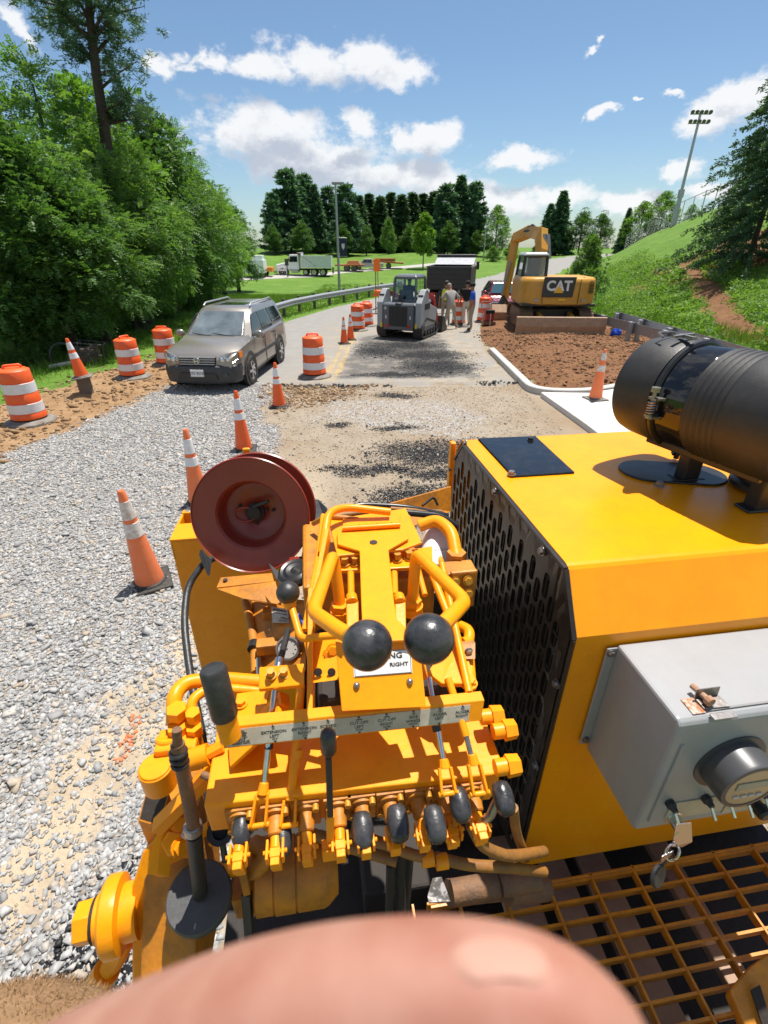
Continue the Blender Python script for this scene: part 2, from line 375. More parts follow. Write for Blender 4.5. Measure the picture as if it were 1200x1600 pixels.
def up_at(px, py, y):  # height of a pixel's line of sight at distance y
    a, b = px - 600, py - 800
    f = FOC * math.cos(PITCH) - b * math.sin(PITCH); return CAM_H - (b * math.cos(PITCH) + FOC * math.sin(PITCH)) * y / f
def ZT(x, y): return float(zt(x, y))

def axis_pts(a, b, fine, lo, hi, g):
    c = list(np.arange(a, b + 1e-6, fine)); s = fine; q = b
    while q < hi: s = min(s * g, 12); q += s; c.append(q)
    s = fine; q = a; l = []
    while q > lo: s = min(s * g, 12); q -= s; l.append(q)
    return np.array(l[::-1] + c)
xs = axis_pts(-8.5, 10.2, .085, -330, 420, 1.045); ys = axis_pts(1.2, 14.5, .085, -40, 620, 1.03)
GX, GY = np.meshgrid(xs, ys); gx, gy = GX.ravel(), GY.ravel()
gz = zt(gx, gy)
wx = gx + (vnoise(gx, gy, 1.3, 4, 21) - .5) * .9; wy = gy + (vnoise(gx, gy, 1.3, 4, 22) - .5) * .9
wx2 = gx + (vnoise(gx, gy, 3.5, 4, 31) - .5) * .55; wy2 = gy + (vnoise(gx, gy, 3.5, 4, 32) - .5) * .55
soft = lambda sd, w: smooth01(sd / w + .5)
GRAVEL = [(-6.4, -3), (-6.3, 5), (-6.05, 7.2), (-5.7, 9.3), (-5.25, 12.1), (-2.35, 12.1), (-2.45, 10), (-1.9, 8.2), (-1.7, 6.6), (-1.55, 5.2), (-1.35, 3.8), (-.9, 2), (-.6, -3)]
m_dirt = np.maximum(soft(poly_sd(wx, wy, [(-8.4, -6), (-8.5, 6), (-8.1, 10), (-7.5, 13), (-6.7, 16.0), (-4.9, 19), (-4.9, 12), (-5, -6)]), .6),
                    soft(poly_sd(wx, wy, [(-2.9, 12.3), (-.3, 12.3), (-.6, 10.7), (-1.3, 9), (-1.5, 7), (-2.4, 7.5), (-2.5, 10.2), (-3, 11.4)]), .8) * .95)
def _px(l): return [tuple(at(*q)[:2]) for q in l]
scar = _px([(1040, 412), (1062, 428), (1080, 452), (1095, 482), (1112, 515), (1128, 545), (1225, 545), (1180, 500), (1152, 468), (1122, 440), (1090, 420), (1062, 409)])
scar2 = _px([(1005, 424), (1022, 432), (1050, 428), (1030, 419)])
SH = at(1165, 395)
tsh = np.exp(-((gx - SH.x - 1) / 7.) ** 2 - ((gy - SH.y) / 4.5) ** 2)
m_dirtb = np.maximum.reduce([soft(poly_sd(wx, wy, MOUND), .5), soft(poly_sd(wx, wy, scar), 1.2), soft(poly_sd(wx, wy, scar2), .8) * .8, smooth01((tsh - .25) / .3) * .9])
m_sand = np.maximum(soft(poly_sd(wx, wy, [(-2.7, -4), (-2.6, 13.4), (3.6, 13.4), (6, 12), (7, -4)]), .5), soft(poly_sd(wx2, wy2, [(2.0, 12), (2.3, 17), (2.1, 22), (3.8, 23.5), (4.0, 20), (3.5, 12)]), .6))
m_sand *= 1 - soft(poly_sd(wx, wy, MOUND), .4)
m_road = soft(poly_sd(gx, gy, ROAD), .12) * smooth01((wy2 * .8 + gy * .2 - 12.1 + (vnoise(gx, gy, 1.1, 3, 81) - .5) * .35) / .08)
m_dark = soft(poly_sd(wx2, wy2, [(-1.25, 12.6), (-1.1, 15), (-.9, 19.5), (.5, 20.5), (2.1, 20), (2.3, 15), (2.5, 12.8)]), 1.2) * smooth01((wy2 - 11.9) / .5)
m_grav = soft(poly_sd(wx, wy, GRAVEL), .35)
cen = soft(poly_sd(wx, wy, [(-1.7, 11.2), (1.6, 11.3), (2.4, 9.5), (1.8, 8), (-.4, 8.6), (-1.7, 9.2)]), 1.4)
m_grav = np.maximum(m_grav, cen * .50)
# sandy tracks through the near gravel
m_grav *= 1 - .75 * soft(poly_sd(wx, wy, [(-2.0, 4.2), (-1.5, 4.2), (-1.45, 3), (-1.5, 2), (-1.7, 1.2), (-2.3, 1.2), (-2.1, 2.2), (-2.0, 3)]), .5)
def blob(x, y, rx, ry): return 1 - np.hypot((wx2 - x) / rx, (wy2 - y) / ry)
BLACKS = [(.75, 7.6, 1.0, .62), (.0, 6.9, 1.0, .26), (.9, 6.75, .8, .3), (.5, 5.9, .85, .5), (.1, 5.4, .6, .25), (2.15, 7.95, .3, .32), (1.75, 7.9, .5, .4), (.2, 8.9, .5, .22), (-.9, 9.1, .35, .2), (.3, 11.2, .6, .3), (1.5, 14.2, 1.3, 1.3), (1.3, 15.8, 1.5, 1.2), (-.2, 16.5, .9, 1.2), (.5, 13.1, 1.6, .35), (.7, 17.5, 1.6, 1.0), (-1.35, 1.0, .35, .45), (-1.6, .7, .3, .3)]
m_blk = np.clip(np.maximum.reduce([blob(*b) for b in BLACKS]) * 1.6, 0, 1)
def lineband(x0, w): return soft(w - np.abs(gx - x0 - (gy - 12) * .02), .03)
m_yel = np.maximum(lineband(-1.52, .06), lineband(-1.28, .06)) * smooth01((gy - 12.3) * 3) * (1 - smooth01((gy - 19) / 2)) 
dcl = (line_sd(gx, gy, ROAD_L) - line_sd(gx, gy, ROAD_R) * -1)
far_y = soft(.16 - np.abs(dcl), .12) * smooth01((gy - 24) / 3) * .7
m_yel = np.maximum(m_yel, far_y)
near_w = 1 - smooth01((gx + 1.1) / .5) * 1.0
near_w = near_w * (1 - smooth01((gy - 5) / 3))
dust_w = smooth01((gx + 3.2) / 1.8) * (1 - smooth01((gy - 21) / 5)) * smooth01((gy - 10) / 1)
zA = np.stack([m_dirt, m_dirtb, m_sand, m_road], 1); zB = np.stack([m_dark, m_grav, m_blk, m_yel], 1)

def ground_material():
    m = bpy.data.materials.new('ground'); m.use_nodes = True; t = m.node_tree; L = t.links.new; b = t.nodes['Principled BSDF']
    tc = nd(t, 'ShaderNodeTexCoord'); P = tc.outputs['Object']
    def att(n):
        a = nd(t, 'ShaderNodeAttribute', attribute_name=n); s = nd(t, 'ShaderNodeSeparateColor'); L(a.outputs['Color'], s.inputs[0])
        return s.outputs[0], s.outputs[1], s.outputs[2], a.outputs['Alpha']
    dirt, dirtb, sand, road = att('zA'); dusty = nd(t, 'ShaderNodeAttribute', attribute_name='dusty').outputs['Fac']; near = nd(t, 'ShaderNodeAttribute', attribute_name='near').outputs['Fac']; dark, grav, blk, yel = att('zB')
    def noise(sc, det=5, ro=.6, out=0):
        n = nd(t, 'ShaderNodeTexNoise'); n.inputs['Scale'].default_value = sc; n.inputs['Detail'].default_value = det; n.inputs['Roughness'].default_value = ro
        L(P, n.inputs['Vector']); return n.outputs[out]
    def mth(op, a, c=None, d=None):
        n = nd(t, 'ShaderNodeMath', operation=op)
        for i, q in enumerate((a, c, d)):
            if q is None: continue
            if isinstance(q, (int, float)): n.inputs[i].default_value = q
            else: L(q, n.inputs[i])
        return n.outputs[0]
    def rng(v, a, c, o0=0, o1=1):
        n = nd(t, 'ShaderNodeMapRange', interpolation_type='SMOOTHSTEP'); L(v, n.inputs[0])
        for i, q in zip((1, 2, 3, 4), (a, c, o0, o1)): n.inputs[i].default_value = q
        return n.outputs[0]
    def mix(f, a, c):
        n = nd(t, 'ShaderNodeMix', data_type='RGBA')
        if isinstance(f, (int, float)): n.inputs[0].default_value = f
        else: L(f, n.inputs[0])
        for i, q in ((6, a), (7, c)):
            if isinstance(q, tuple): n.inputs[i].default_value = (*q, 1)
            else: L(q, n.inputs[i])
        return n.outputs[2]
    n_big2 = noise(.9, 6, .7); n_big, n_mid, n_fine, n_grit = noise(.35, 4), noise(2.2, 6, .65), noise(14, 6, .7), noise(70, 3, .7)
    vor = nd(t, 'ShaderNodeTexVoronoi'); vor.inputs['Scale'].default_value = 34; L(P, vor.inputs['Vector'])
    vor2 = nd(t, 'ShaderNodeTexVoronoi'); vor2.inputs['Scale'].default_value = 75; L(P, vor2.inputs['Vector'])
    vs = nd(t, 'ShaderNodeSeparateColor'); L(vor.outputs['Color'], vs.inputs[0]); vs2 = nd(t, 'ShaderNodeSeparateColor'); L(vor2.outputs['Color'], vs2.inputs[0])
    grass = mix(rng(n_mid, .3, .7), (.085, .175, .016), (.14, .25, .026)); grass = mix(rng(n_fine, .35, .7), grass, (.06, .125, .014)); grass = mix(rng(n_big, .45, .75, 0, .5), grass, (.19, .27, .045))
    c_dirt = mix(rng(n_mid, .3, .7), (.33, .21, .11), (.24, .135, .062)); c_dirt = mix(rng(n_fine, .5, .8, 0, .6), c_dirt, (.38, .27, .16))
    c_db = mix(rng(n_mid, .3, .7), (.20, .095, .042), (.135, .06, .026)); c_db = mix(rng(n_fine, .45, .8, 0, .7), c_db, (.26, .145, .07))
    c_sand = mix(rng(n_mid, .3, .7), (.31, .25, .18), (.25, .19, .125)); c_sand = mix(rng(vs2.outputs[0], .55, .95, 0, .55), c_sand, (.36, .34, .31)); c_sand = mix(rng(n_big, .4, .7, 0, .5), c_sand, (.25, .155, .08)); c_sand = mix(rng(n_fine, .5, .8, 0, .5), c_sand, (.20, .165, .125))
    c_road = mix(rng(n_mid, .3, .7), (.27, .255, .235), (.23, .22, .205)); c_road = mix(rng(n_grit, .55, .75, 0, .5), c_road, (.36, .34, .31))
    c_dark = mix(rng(n_fine, .3, .65), (.055, .053, .052), (.14, .13, .118)); c_dark = mix(rng(n_mid, .45, .7, 0, .75), c_dark, (.27, .235, .19))
    c_grav = mix(vs.outputs[0], (.28, .28, .285), (.50, .49, .47)); c_grav = mix(rng(vs.outputs[1], .8, .9, 0, .6), c_grav, (.42, .31, .2)); c_grav = mix(rng(vor.outputs['Distance'], .45, .75, 0, .7), c_grav, (.14, .125, .11))
    edge = mth('MULTIPLY', mth('SUBTRACT', n_fine, .5), 1.1)
    def on(w, k=1.0): return rng(mth('ADD', w, mth('MULTIPLY', edge, k)), .38, .62)
    c_sand = mix(mth('MULTIPLY', near, rng(n_mid, .3, .6, .4, 1)), c_sand, (.47, .375, .26)); c = mix(on(dirt), grass, c_dirt); c = mix(on(dirtb), c, c_db); c = mix(on(sand), c, c_sand); c_dusty = mix(rng(n_mid, .35, .65), (.26, .215, .165), (.32, .28, .22)); c_road = mix(mth('MULTIPLY', dusty, rng(n_big2, .35, .6)), c_road, c_dusty); c = mix(on(road, .25), c, c_road)
    c = mix(mth('MULTIPLY', on(dark, 1.4), .9), c, c_dark); c = mix(on(grav, 1.2), c, c_grav)
    fy = mth('MULTIPLY', mth('MULTIPLY', yel, .5), rng(n_mid, .38, .56)); c = mix(fy, c, (.52, .33, .05))
    crumb = rng(mth('ADD', blk, mth('MULTIPLY', mth('SUBTRACT', vs2.outputs[1], .5), 1.3)), .42, .5)
    crumb = mth('MULTIPLY', crumb, rng(blk, .02, .25)); c = mix(crumb, c, (.014, .014, .016))
    L(c, b.inputs['Base Color']); b.inputs['Roughness'].default_value = .92; b.inputs['Specular IOR Level'].default_value = .25
    h = mth('ADD', mth('MULTIPLY', n_grit, .35), n_fine); hg = mth('MULTIPLY', mth('SUBTRACT', .6, vor.outputs['Distance']), mth('MULTIPLY', grav, 1.3)); h = mth('ADD', h, hg)
    h = mth('MULTIPLY', h, mth('SUBTRACT', 1.0, mth('MULTIPLY', road, .8)))
    bp = nd(t, 'ShaderNodeBump'); bp.inputs['Strength'].default_value = .7; bp.inputs['Distance'].default_value = .03; L(h, bp.inputs['Height']); L(bp.outputs[0], b.inputs['Normal'])
    return m
GM = ground_material()
def split_ground():
    nx, ny = len(xs), len(ys); idx = np.arange(nx * ny).reshape(ny, nx)
    q = np.stack([idx[:-1, :-1], idx[:-1, 1:], idx[1:, 1:], idx[1:, :-1]], -1).reshape(-1, 4)
    lay = [np.full(nx * ny, .5), m_dirt, m_dirtb * (line_sd(gx, gy, TOE) < 0), m_sand, m_road, m_grav * .98]
    nrm = np.stack([l[q].mean(1) for l in lay], 1)
    cls = np.zeros(len(q), int)
    for k in range(1, 6): cls[nrm[:, k] > .5] = k
    names = ['grass_ground', 'dirt_shoulder', 'dirt_bed', 'sand_road_base', 'road', 'gravel_bed']
    for k, nm in enumerate(names):
        f = q[cls == k]
        if not len(f): continue
        u, inv = np.unique(f, return_inverse=True)
        o = np_mesh(nm, np.stack([gx[u], gy[u], gz[u]], 1), inv.ravel(), 4, GM, dict(zA=zA[u], zB=zB[u], dusty=dust_w[u], near=near_w[u]), True)
        tag(o, kind='structure')
split_ground()

# loose stones, asphalt crumbs and clods: real pebbles nobody could count
def rock_mat(name, stops, rough=.85):
    m = bpy.data.materials.new(name); m.use_nodes = True; t = m.node_tree; b = t.nodes['Principled BSDF']; b.inputs['Roughness'].default_value = rough
    a = nd(t, 'ShaderNodeAttribute', attribute_name='tone'); r = nd(t, 'ShaderNodeValToRGB'); t.links.new(a.outputs['Fac'], r.inputs[0])
    e = r.color_ramp.elements; e[0].position = stops[0][0]; e[0].color = (*stops[0][1], 1); e[1].position = stops[-1][0]; e[1].color = (*stops[-1][1], 1)
    for p, c in stops[1:-1]: q = e.new(p); q.color = (*c, 1)
    n = nd(t, 'ShaderNodeTexNoise'); n.inputs['Scale'].default_value = 60; n.inputs['Detail'].default_value = 3
    tc = nd(t, 'ShaderNodeTexCoord'); t.links.new(tc.outputs['Object'], n.inputs['Vector'])
    x = nd(t, 'ShaderNodeMix', data_type='RGBA', blend_type='OVERLAY'); x.inputs[0].default_value = .35; t.links.new(r.outputs[0], x.inputs[6]); t.links.new(n.outputs[0], x.inputs[7]); t.links.new(x.outputs[2], b.inputs['Base Color'])
    return m
CUB = np.array([(-1, -1, -1), (1, -1, -1), (1, 1, -1), (-1, 1, -1), (-1, -1, 1), (1, -1, 1), (1, 1, 1), (-1, 1, 1)]) * .66
CUF = np.array([(0, 2, 1), (0, 3, 2), (4, 5, 6), (4, 6, 7), (0, 1, 5), (0, 5, 4), (1, 2, 6), (1, 6, 5), (2, 3, 7), (2, 7, 6), (3, 0, 4), (3, 4, 7)])
def stones(name, x, y, size, flat, mt, lift=.3, tone=None):
    n = len(x); z = zt(x, y); size = np.minimum(size, .075)
    v = CUB[None] * (1 + RNG.uniform(-.42, .36, (n, 8, 3))) * np.stack([RNG.uniform(.85, 1.6, n), RNG.uniform(.55, 1.0, n), RNG.uniform(.5, .9, n) * flat], 1)[:, None, :]
    # tilt and spin
    tx, ty, tz = RNG.normal(0, .35, n), RNG.normal(0, .35, n), RNG.uniform(0, 2 * PI, n)
    c, s_ = np.cos(tx)[:, None], np.sin(tx)[:, None]; v = np.stack([v[..., 0], v[..., 1] * c - v[..., 2] * s_, v[..., 1] * s_ + v[..., 2] * c], -1)
    c, s_ = np.cos(ty)[:, None], np.sin(ty)[:, None]; v = np.stack([v[..., 0] * c + v[..., 2] * s_, v[..., 1], -v[..., 0] * s_ + v[..., 2] * c], -1)
    c, s_ = np.cos(tz)[:, None], np.sin(tz)[:, None]; v = np.stack([v[..., 0] * c - v[..., 1] * s_, v[..., 0] * s_ + v[..., 1] * c, v[..., 2]], -1)
    v = v * size[:, None, None] + np.stack([x, y, z + size * flat * lift], 1)[:, None, :]
    f = (np.arange(n)[:, None, None] * 8 + CUF[None]).reshape(-1)
    tn = np.repeat(RNG.random(n) if tone is None else tone, 8)
    return tag(np_mesh(name, v.reshape(-1, 3), f, 3, mt, dict(tone=tn)), kind='stuff')
GREYS = rock_mat('grey_stone', [(0, (.245, .24, .235)), (.3, (.30, .295, .285)), (.55, (.355, .347, .335)), (.76, (.42, .41, .392)), (.86, (.37, .295, .215)), (1, (.48, .468, .445))])
def scatter(n, x0, x1, y0, y1, prob):
    x = RNG.uniform(x0, x1, n); y = RNG.uniform(y0, y1, n); k = RNG.random(n) < prob(x, y); return x[k], y[k]
def gw(x, y):
    a = (vnoise(x, y, 1.3, 4, 21) - .5) * .9; b2 = (vnoise(x, y, 1.3, 4, 22) - .5) * .9
    g = soft(poly_sd(x + a, y + b2, GRAVEL), .5)
    return g * (1 - .5 * soft(poly_sd(x + a, y + b2, [(-2.0, 4.2), (-1.5, 4.2), (-1.45, 3), (-1.5, 2), (-1.7, 1.2), (-2.3, 1.2), (-2.1, 2.2), (-2.0, 3)]), .5))
gxs, gys = scatter(74000, -5.4, -.3, -.6, 6.5, gw)
def _g(px, py): a, b = px - 600, py - 800; f = FOC * math.cos(PITCH) - b * math.sin(PITCH); t = CAM_H / (b * math.cos(PITCH) + FOC * math.sin(PITCH)); return (a * t, f * t)
ORANGE_MARK = [_g(206, 1112), _g(215, 1118), _g(203, 1158), _g(184, 1190), _g(177, 1186), _g(190, 1150)]
ox_, oy_ = scatter(2600, -2, -1.2, 1.6, 2.9, lambda x, y: poly_sd(x, y, ORANGE_MARK) > -.012)
mk = poly_sd(gxs, gys, ORANGE_MARK) > -.02; keep = ~mk
stones('gravel', gxs[keep], gys[keep], RNG.lognormal(math.log(.0116), .45, keep.sum()), .62, GREYS)
gx2, gy2 = scatter(36000, -6.8, -1.3, 6.5, 12.1, gw)
stones('gravel', gx2, gy2, RNG.lognormal(math.log(.019), .3, len(gx2)), .62, GREYS)
OMK = rock_mat('orange_marked_stone', [(0, (.62, .12, .03)), (.45, (.62, .21, .09)), (.55, (.40, .27, .19)), (1, (.34, .30, .26))])
stones('gravel', ox_, oy_, RNG.lognormal(math.log(.015), .3, len(ox_)), .62, OMK)
TANS = rock_mat('tan_stone', [(0, (.15, .12, .09)), (.4, (.28, .23, .17)), (.8, (.36, .33, .28)), (1, (.45, .43, .40))])
sx_, sy_ = scatter(26000, -2.6, 3.3, 1.5, 12, lambda x, y: .25 + .75 * vnoise(x, y, .8, 3, 41))
stones('loose_pebbles', sx_, sy_, RNG.lognormal(math.log(.0095), .38, len(sx_)), .7, TANS)
TAR = rock_mat('asphalt_crumb', [(0, (.010, .010, .011)), (.7, (.02, .02, .022)), (1, (.05, .048, .046))], .6)
def bw(x, y):
    a = (vnoise(x, y, 3.5, 4, 31) - .5) * .55; b2 = (vnoise(x, y, 3.5, 4, 32) - .5) * .55
    return np.clip(np.maximum.reduce([1 - np.hypot((x + a - p) / (r * 1.25), (y + b2 - q) / (s * 1.25)) for p, q, r, s in BLACKS]) * 2.4, 0, 1) ** 1.2
bx_, by_ = scatter(120000, -2, 3.2, .2, 18.5, lambda x, y: bw(x, y) * np.where(y > 12.1, .28, 1.0))
stones('asphalt_crumbs', bx_, by_, RNG.lognormal(math.log(.0095), .45, len(bx_)), .7, TAR)
DRT = rock_mat('dirt_clod', [(0, (.11, .05, .022)), (.5, (.19, .095, .042)), (1, (.26, .145, .07))], .95)
cx_, cy_ = scatter(15000, 3.4, 10.4, 11.6, 21, lambda x, y: soft(poly_sd(x, y, MOUND), .8) * vnoise(x, y, 1.2, 3, 51))
stones('dirt_clods', cx_, cy_, RNG.lognormal(math.log(.017), .6, len(cx_)), .8, DRT)
CHK = rock_mat('broken_asphalt', [(0, (.02, .02, .021)), (.6, (.05, .048, .045)), (1, (.10, .095, .088))], .85)
kx_, ky_ = scatter(420, -2.6, .3, 11.75, 12.2, lambda x, y: np.exp(-((y - 12.02) / .1) ** 2) * (.35 + .65 * (x > -1.9) * (x < -.6)))
stones('broken_asphalt_edge', kx_, ky_, RNG.lognormal(math.log(.06), .5, len(kx_)), .35, CHK)
kx_, ky_ = scatter(260, 2.3, 3.4, 11.9, 12.5, lambda x, y: np.exp(-((y - 12.2) / .08) ** 2) * .8)
stones('broken_asphalt_edge', kx_, ky_, RNG.lognormal(math.log(.04), .5, len(kx_)), .35, CHK)
DRT2 = rock_mat('tan_clod', [(0, (.18, .10, .045)), (.5, (.28, .175, .09)), (1, (.36, .25, .145))], .95)
cx_, cy_ = scatter(9000, -9, -4.8, 4, 17, lambda x, y: soft(poly_sd(x, y, [(-8.6, 4), (-8.4, 10), (-7.9, 13), (-6.9, 16.5), (-5.3, 17), (-5.3, 12), (-5.9, 8), (-6, 4)]), .8) * vnoise(x, y, 1.1, 3, 52))
stones('dirt_clods', cx_, cy_, RNG.lognormal(math.log(.022), .55, len(cx_)), .8, DRT2)
cx_, cy_ = scatter(5000, -3, 0, 9, 12.2, lambda x, y: soft(poly_sd(x, y, [(-2.9, 12.2), (-.3, 12.2), (-.8, 11), (-2.2, 10), (-3, 11.4)]), .6))
stones('dirt_clods', cx_, cy_, RNG.lognormal(math.log(.018), .5, len(cx_)), .8, DRT2)

# ------------------------------------------------------------------ vegetation
def leaf_mat(name, c0, c1, c2, trans=.3, rough=.5):
    m = bpy.data.materials.new(name); m.use_nodes = True; t = m.node_tree; L = t.links.new; b = t.nodes['Principled BSDF']; out = t.nodes['Material Output']
    a = nd(t, 'ShaderNodeAttribute', attribute_name='tone'); r = nd(t, 'ShaderNodeValToRGB'); L(a.outputs['Fac'], r.inputs[0])
    e = r.color_ramp.elements; e[0].color = (*c0, 1); e[1].color = (*c2, 1); q = e.new(.5); q.color = (*c1, 1)
    L(r.outputs[0], b.inputs['Base Color']); b.inputs['Roughness'].default_value = rough; b.inputs['Specular IOR Level'].default_value = .35
    tr = nd(t, 'ShaderNodeBsdfTranslucent'); hs = nd(t, 'ShaderNodeMix', data_type='RGBA', blend_type='MULTIPLY'); hs.inputs[0].default_value = 1; hs.inputs[7].default_value = (1.25, 1.35, .5, 1)
    L(r.outputs[0], hs.inputs[6]); L(hs.outputs[2], tr.inputs[0])
    x = nd(t, 'ShaderNodeMixShader'); x.inputs[0].default_value = trans; L(b.outputs[0], x.inputs[1]); L(tr.outputs[0], x.inputs[2]); L(x.outputs[0], out.inputs[0])
    return m
LEAF_A = leaf_mat('leaf_mid', (.065, .145, .030), (.12, .235, .055), (.24, .34, .14), .42)
LEAF_B = leaf_mat('leaf_fresh', (.08, .185, .025), (.155, .29, .045), (.23, .36, .08), .42)
LEAF_C = leaf_mat('leaf_dark', (.045, .11, .026), (.085, .175, .045), (.15, .26, .085), .4)
NEEDLE = leaf_mat('needle_dark', (.04, .088, .042), (.07, .14, .066), (.13, .21, .11), .3)
NEEDLE2 = leaf_mat('needle_blue_green', (.055, .125, .075), (.095, .19, .115), (.17, .28, .18), .34)
WEED = leaf_mat('weed_leaf', (.10, .20, .03), (.16, .28, .05), (.25, .36, .11), .45)
GRASSB = leaf_mat('grass_blade', (.08, .17, .016), (.13, .24, .025), (.20, .29, .05))
BARK = mat('bark', (.075, .055, .04), .9, col2=(.04, .03, .024), nscale=9, bump=.6, bscale=18)
BARKL = mat('bark_grey', (.12, .105, .085), .9, col2=(.07, .06, .05), nscale=9, bump=.5, bscale=18)
def unit(v): return v / (np.linalg.norm(v, axis=-1, keepdims=True) + 1e-9)
def quads(base, along, side, tone):   # rhombic leaves from base along a vector, with half width side
    v = np.stack([base, base + along * .5 + side, base + along, base + along * .5 - side], 1); n = len(base)
    return v.reshape(-1, 3), np.arange(n * 4), np.repeat(tone, 4)
def spray_leaves(p, out, L, rg, pairs=6, leaf=.13, wid=.036, droop=.35):
    n = len(p); d = unit(out + rg.normal(0, .45, (n, 3)) + np.array((0, 0, .12))); sd = unit(np.cross(d, np.array((0, 0, 1.)) + rg.normal(0, .25, (n, 3))))
    B, A, S, T = [], [], [], []; tone = np.clip(rg.normal(.5, .2, n), 0, 1)
    for i in range(pairs):
        t = (i + .6) / pairs; q = p + d * (L * t)[:, None]; q[:, 2] -= droop * L * t * t
        for s in (-1, 1):
            al = unit(sd * s + d * .55 + np.array((0, 0, -.25)) + rg.normal(0, .18, (n, 3))) * (leaf * rg.uniform(.7, 1.2, n) * (1.1 - .4 * t))[:, None]
            nr = unit(np.cross(al, d)); w = unit(np.cross(nr, al)) * wid * rg.uniform(.7, 1.3, (n, 1))
            B.append(q); A.append(al); S.append(w); T.append(np.clip(tone + rg.normal(0, .08, n), 0, 1))
    return quads(np.concatenate(B), np.concatenate(A), np.concatenate(S), np.concatenate(T))
def crown_pts(rg, h, r, base, nclump, per, shape=.5):
    c = []
    while len(c) < nclump:
        q = rg.uniform(-1, 1, 3)
        if np.linalg.norm(q) > 1 or np.linalg.norm(q) < .35: continue
        zz = base + (h - base) * (q[2] * .5 + .5); f = (q[2] * .5 + .5)
        prof = math.sin(PI * min(1, .12 + .88 * f) ** shape) ** .55 if f < 1 else 0
        c.append((q[0] * r * prof, q[1] * r * prof, zz - .1 * h * (abs(q[0]) + abs(q[1])) * .3))
    c = np.array(c); rad = rg.uniform(.12, .25, nclump) * r
    u = unit(rg.normal(0, 1, (nclump, per, 3))); k = rg.uniform(.62, 1.05, (nclump, per, 1))
    p = c[:, None] + u * k * rad[:, None, None] * np.array((1.15, 1.15, .75)); ctr = np.array((0, 0, base + (h - base) * .45))
    o = unit(u * 1.0 + unit(c - ctr)[:, None] * .6)
    return c, p.reshape(-1, 3), o.reshape(-1, 3)
def trunk_mesh(rg, h, base, r0, targets, name='trunk', mt=None, lean=(0, 0)):
    b = MB(); pts = [V((lean[0] * t * t + rg.normal(0, .05) * h * .05, lean[1] * t * t + rg.normal(0, .05) * h * .05, h * t * .9)) for t in np.linspace(0, 1, 7)]
    pts[0] = V((0, 0, -.3)); b.tube(pts, r0, 9, [r0 * (1.25 if i == 0 else (1 - .14 * i)) for i in range(7)])
    for c in targets:
        t = np.clip((c[2] - base * .4) / h * .75, .15, .85); i = int(t * 6); q = pts[i].lerp(pts[min(6, i + 1)], t * 6 - i)
        e = V(c); mid = q.lerp(e, .5) + V((0, 0, -.06 * h)); b.tube([q, mid, e], .1, 5, [r0 * .38, r0 * .2, r0 * .05])
    return b.build(name, mt or BARK, None, 60)
def make_tree(name, seed, h, r, base, mt, nclump=60, per=44, pairs=6, leaf=.14, wid=.04, L=.42, shape=.5, bark=None, r0=None, inst=None):
    rg = np.random.default_rng(seed); c, p, o = crown_pts(rg, h, r, base, nclump, per, shape)
    co, lp, tn = spray_leaves(p, o, rg.uniform(.7, 1.3, len(p)) * L, rg, pairs, leaf, wid)
    root = bpy.data.objects.new(name, None); COL.objects.link(root)
    cr = np_mesh('crown', co, lp, 4, mt, dict(tone=tn), parent=root)
    tr = trunk_mesh(rg, h, base, r0 or h * .02, c[rg.permutation(len(c))[:14]], mt=bark); tr.parent = root
    root['h'] = h; return root
def conifer(name, seed, h, r, mt, levels=30, per=9, base=.06, tuft=14, droop=.25, size=.34, power=.85, gap=0):
    rg = np.random.default_rng(seed); B, A, S, T = [], [], [], []; br = MB(); br.tube([(0, 0, -.3), (0, 0, h * .5), (0, 0, h * .97)], .1, 8, [h * .016, h * .010, .02])
    for lv in range(levels):
        t = base + (1 - base) * (lv + rg.uniform(-.3, .3)) / levels; z0 = h * t; Lm = r * max(0, 1 - t) ** power + .12
        for k in range(per):
            if rg.random() < gap: continue
            a = rg.uniform(0, 2 * PI); ln = Lm * rg.uniform(.55, 1.1); dv = np.array((math.cos(a), math.sin(a), 0))
            nt_ = max(4, int(tuft * ln / r + 4)); s = rg.uniform(.15, 1, nt_); z = z0 + ln * (.12 * s - droop * s * s) + rg.normal(0, .04, nt_)
            q = dv[None] * (ln * s)[:, None]; q[:, 2] = z
            if lv % 3 == 0 and k % 2 == 0: br.tube([(0, 0, z0), tuple(dv * ln * .55 + np.array((0, 0, z0 + ln * .03))), tuple(dv * ln + np.array((0, 0, z0 + ln * (.12 - droop))))], .02, 4, [h * .004, h * .002, .004])
            for m in range(3):
                al = unit(dv[None] * .8 + rg.normal(0, .6, (nt_, 3)) + np.array((0, 0, -.25 * droop * 2))) * (size * rg.uniform(.6, 1.25, nt_))[:, None]
                w = unit(np.cross(al, rg.normal(0, 1, (nt_, 3)))) * size * .17
                B.append(q + rg.normal(0, .05, (nt_, 3))); A.append(al); S.append(w); T.append(np.clip(rg.normal(.45, .2) + rg.normal(0, .12, nt_), 0, 1))
    co, lp, tn = quads(np.concatenate(B), np.concatenate(A), np.concatenate(S), np.concatenate(T))
    root = bpy.data.objects.new(name, None); COL.objects.link(root)
    np_mesh('crown', co, lp, 4, mt, dict(tone=tn), parent=root); o = br.build('trunk', BARK, root, 60); root['h'] = h
    return root
PROT = {}
USED = set()
def place(proto, name, x, y, h, label, cat='tree', group=None, rz=None, wide=1.0, z=None):
    P0 = PROT[proto]; s = h / P0['h']
    if proto not in USED: USED.add(proto); o = P0
    else: o = copy_tree(P0)
    o.name = name; o.location = (x, y, ZT(x, y) if z is None else z); o.rotation_euler = (0, 0, random.uniform(0, 6.28) if rz is None else rz); o.scale = (s * wide, s * wide, s)
    return tag(o, label, cat, group)
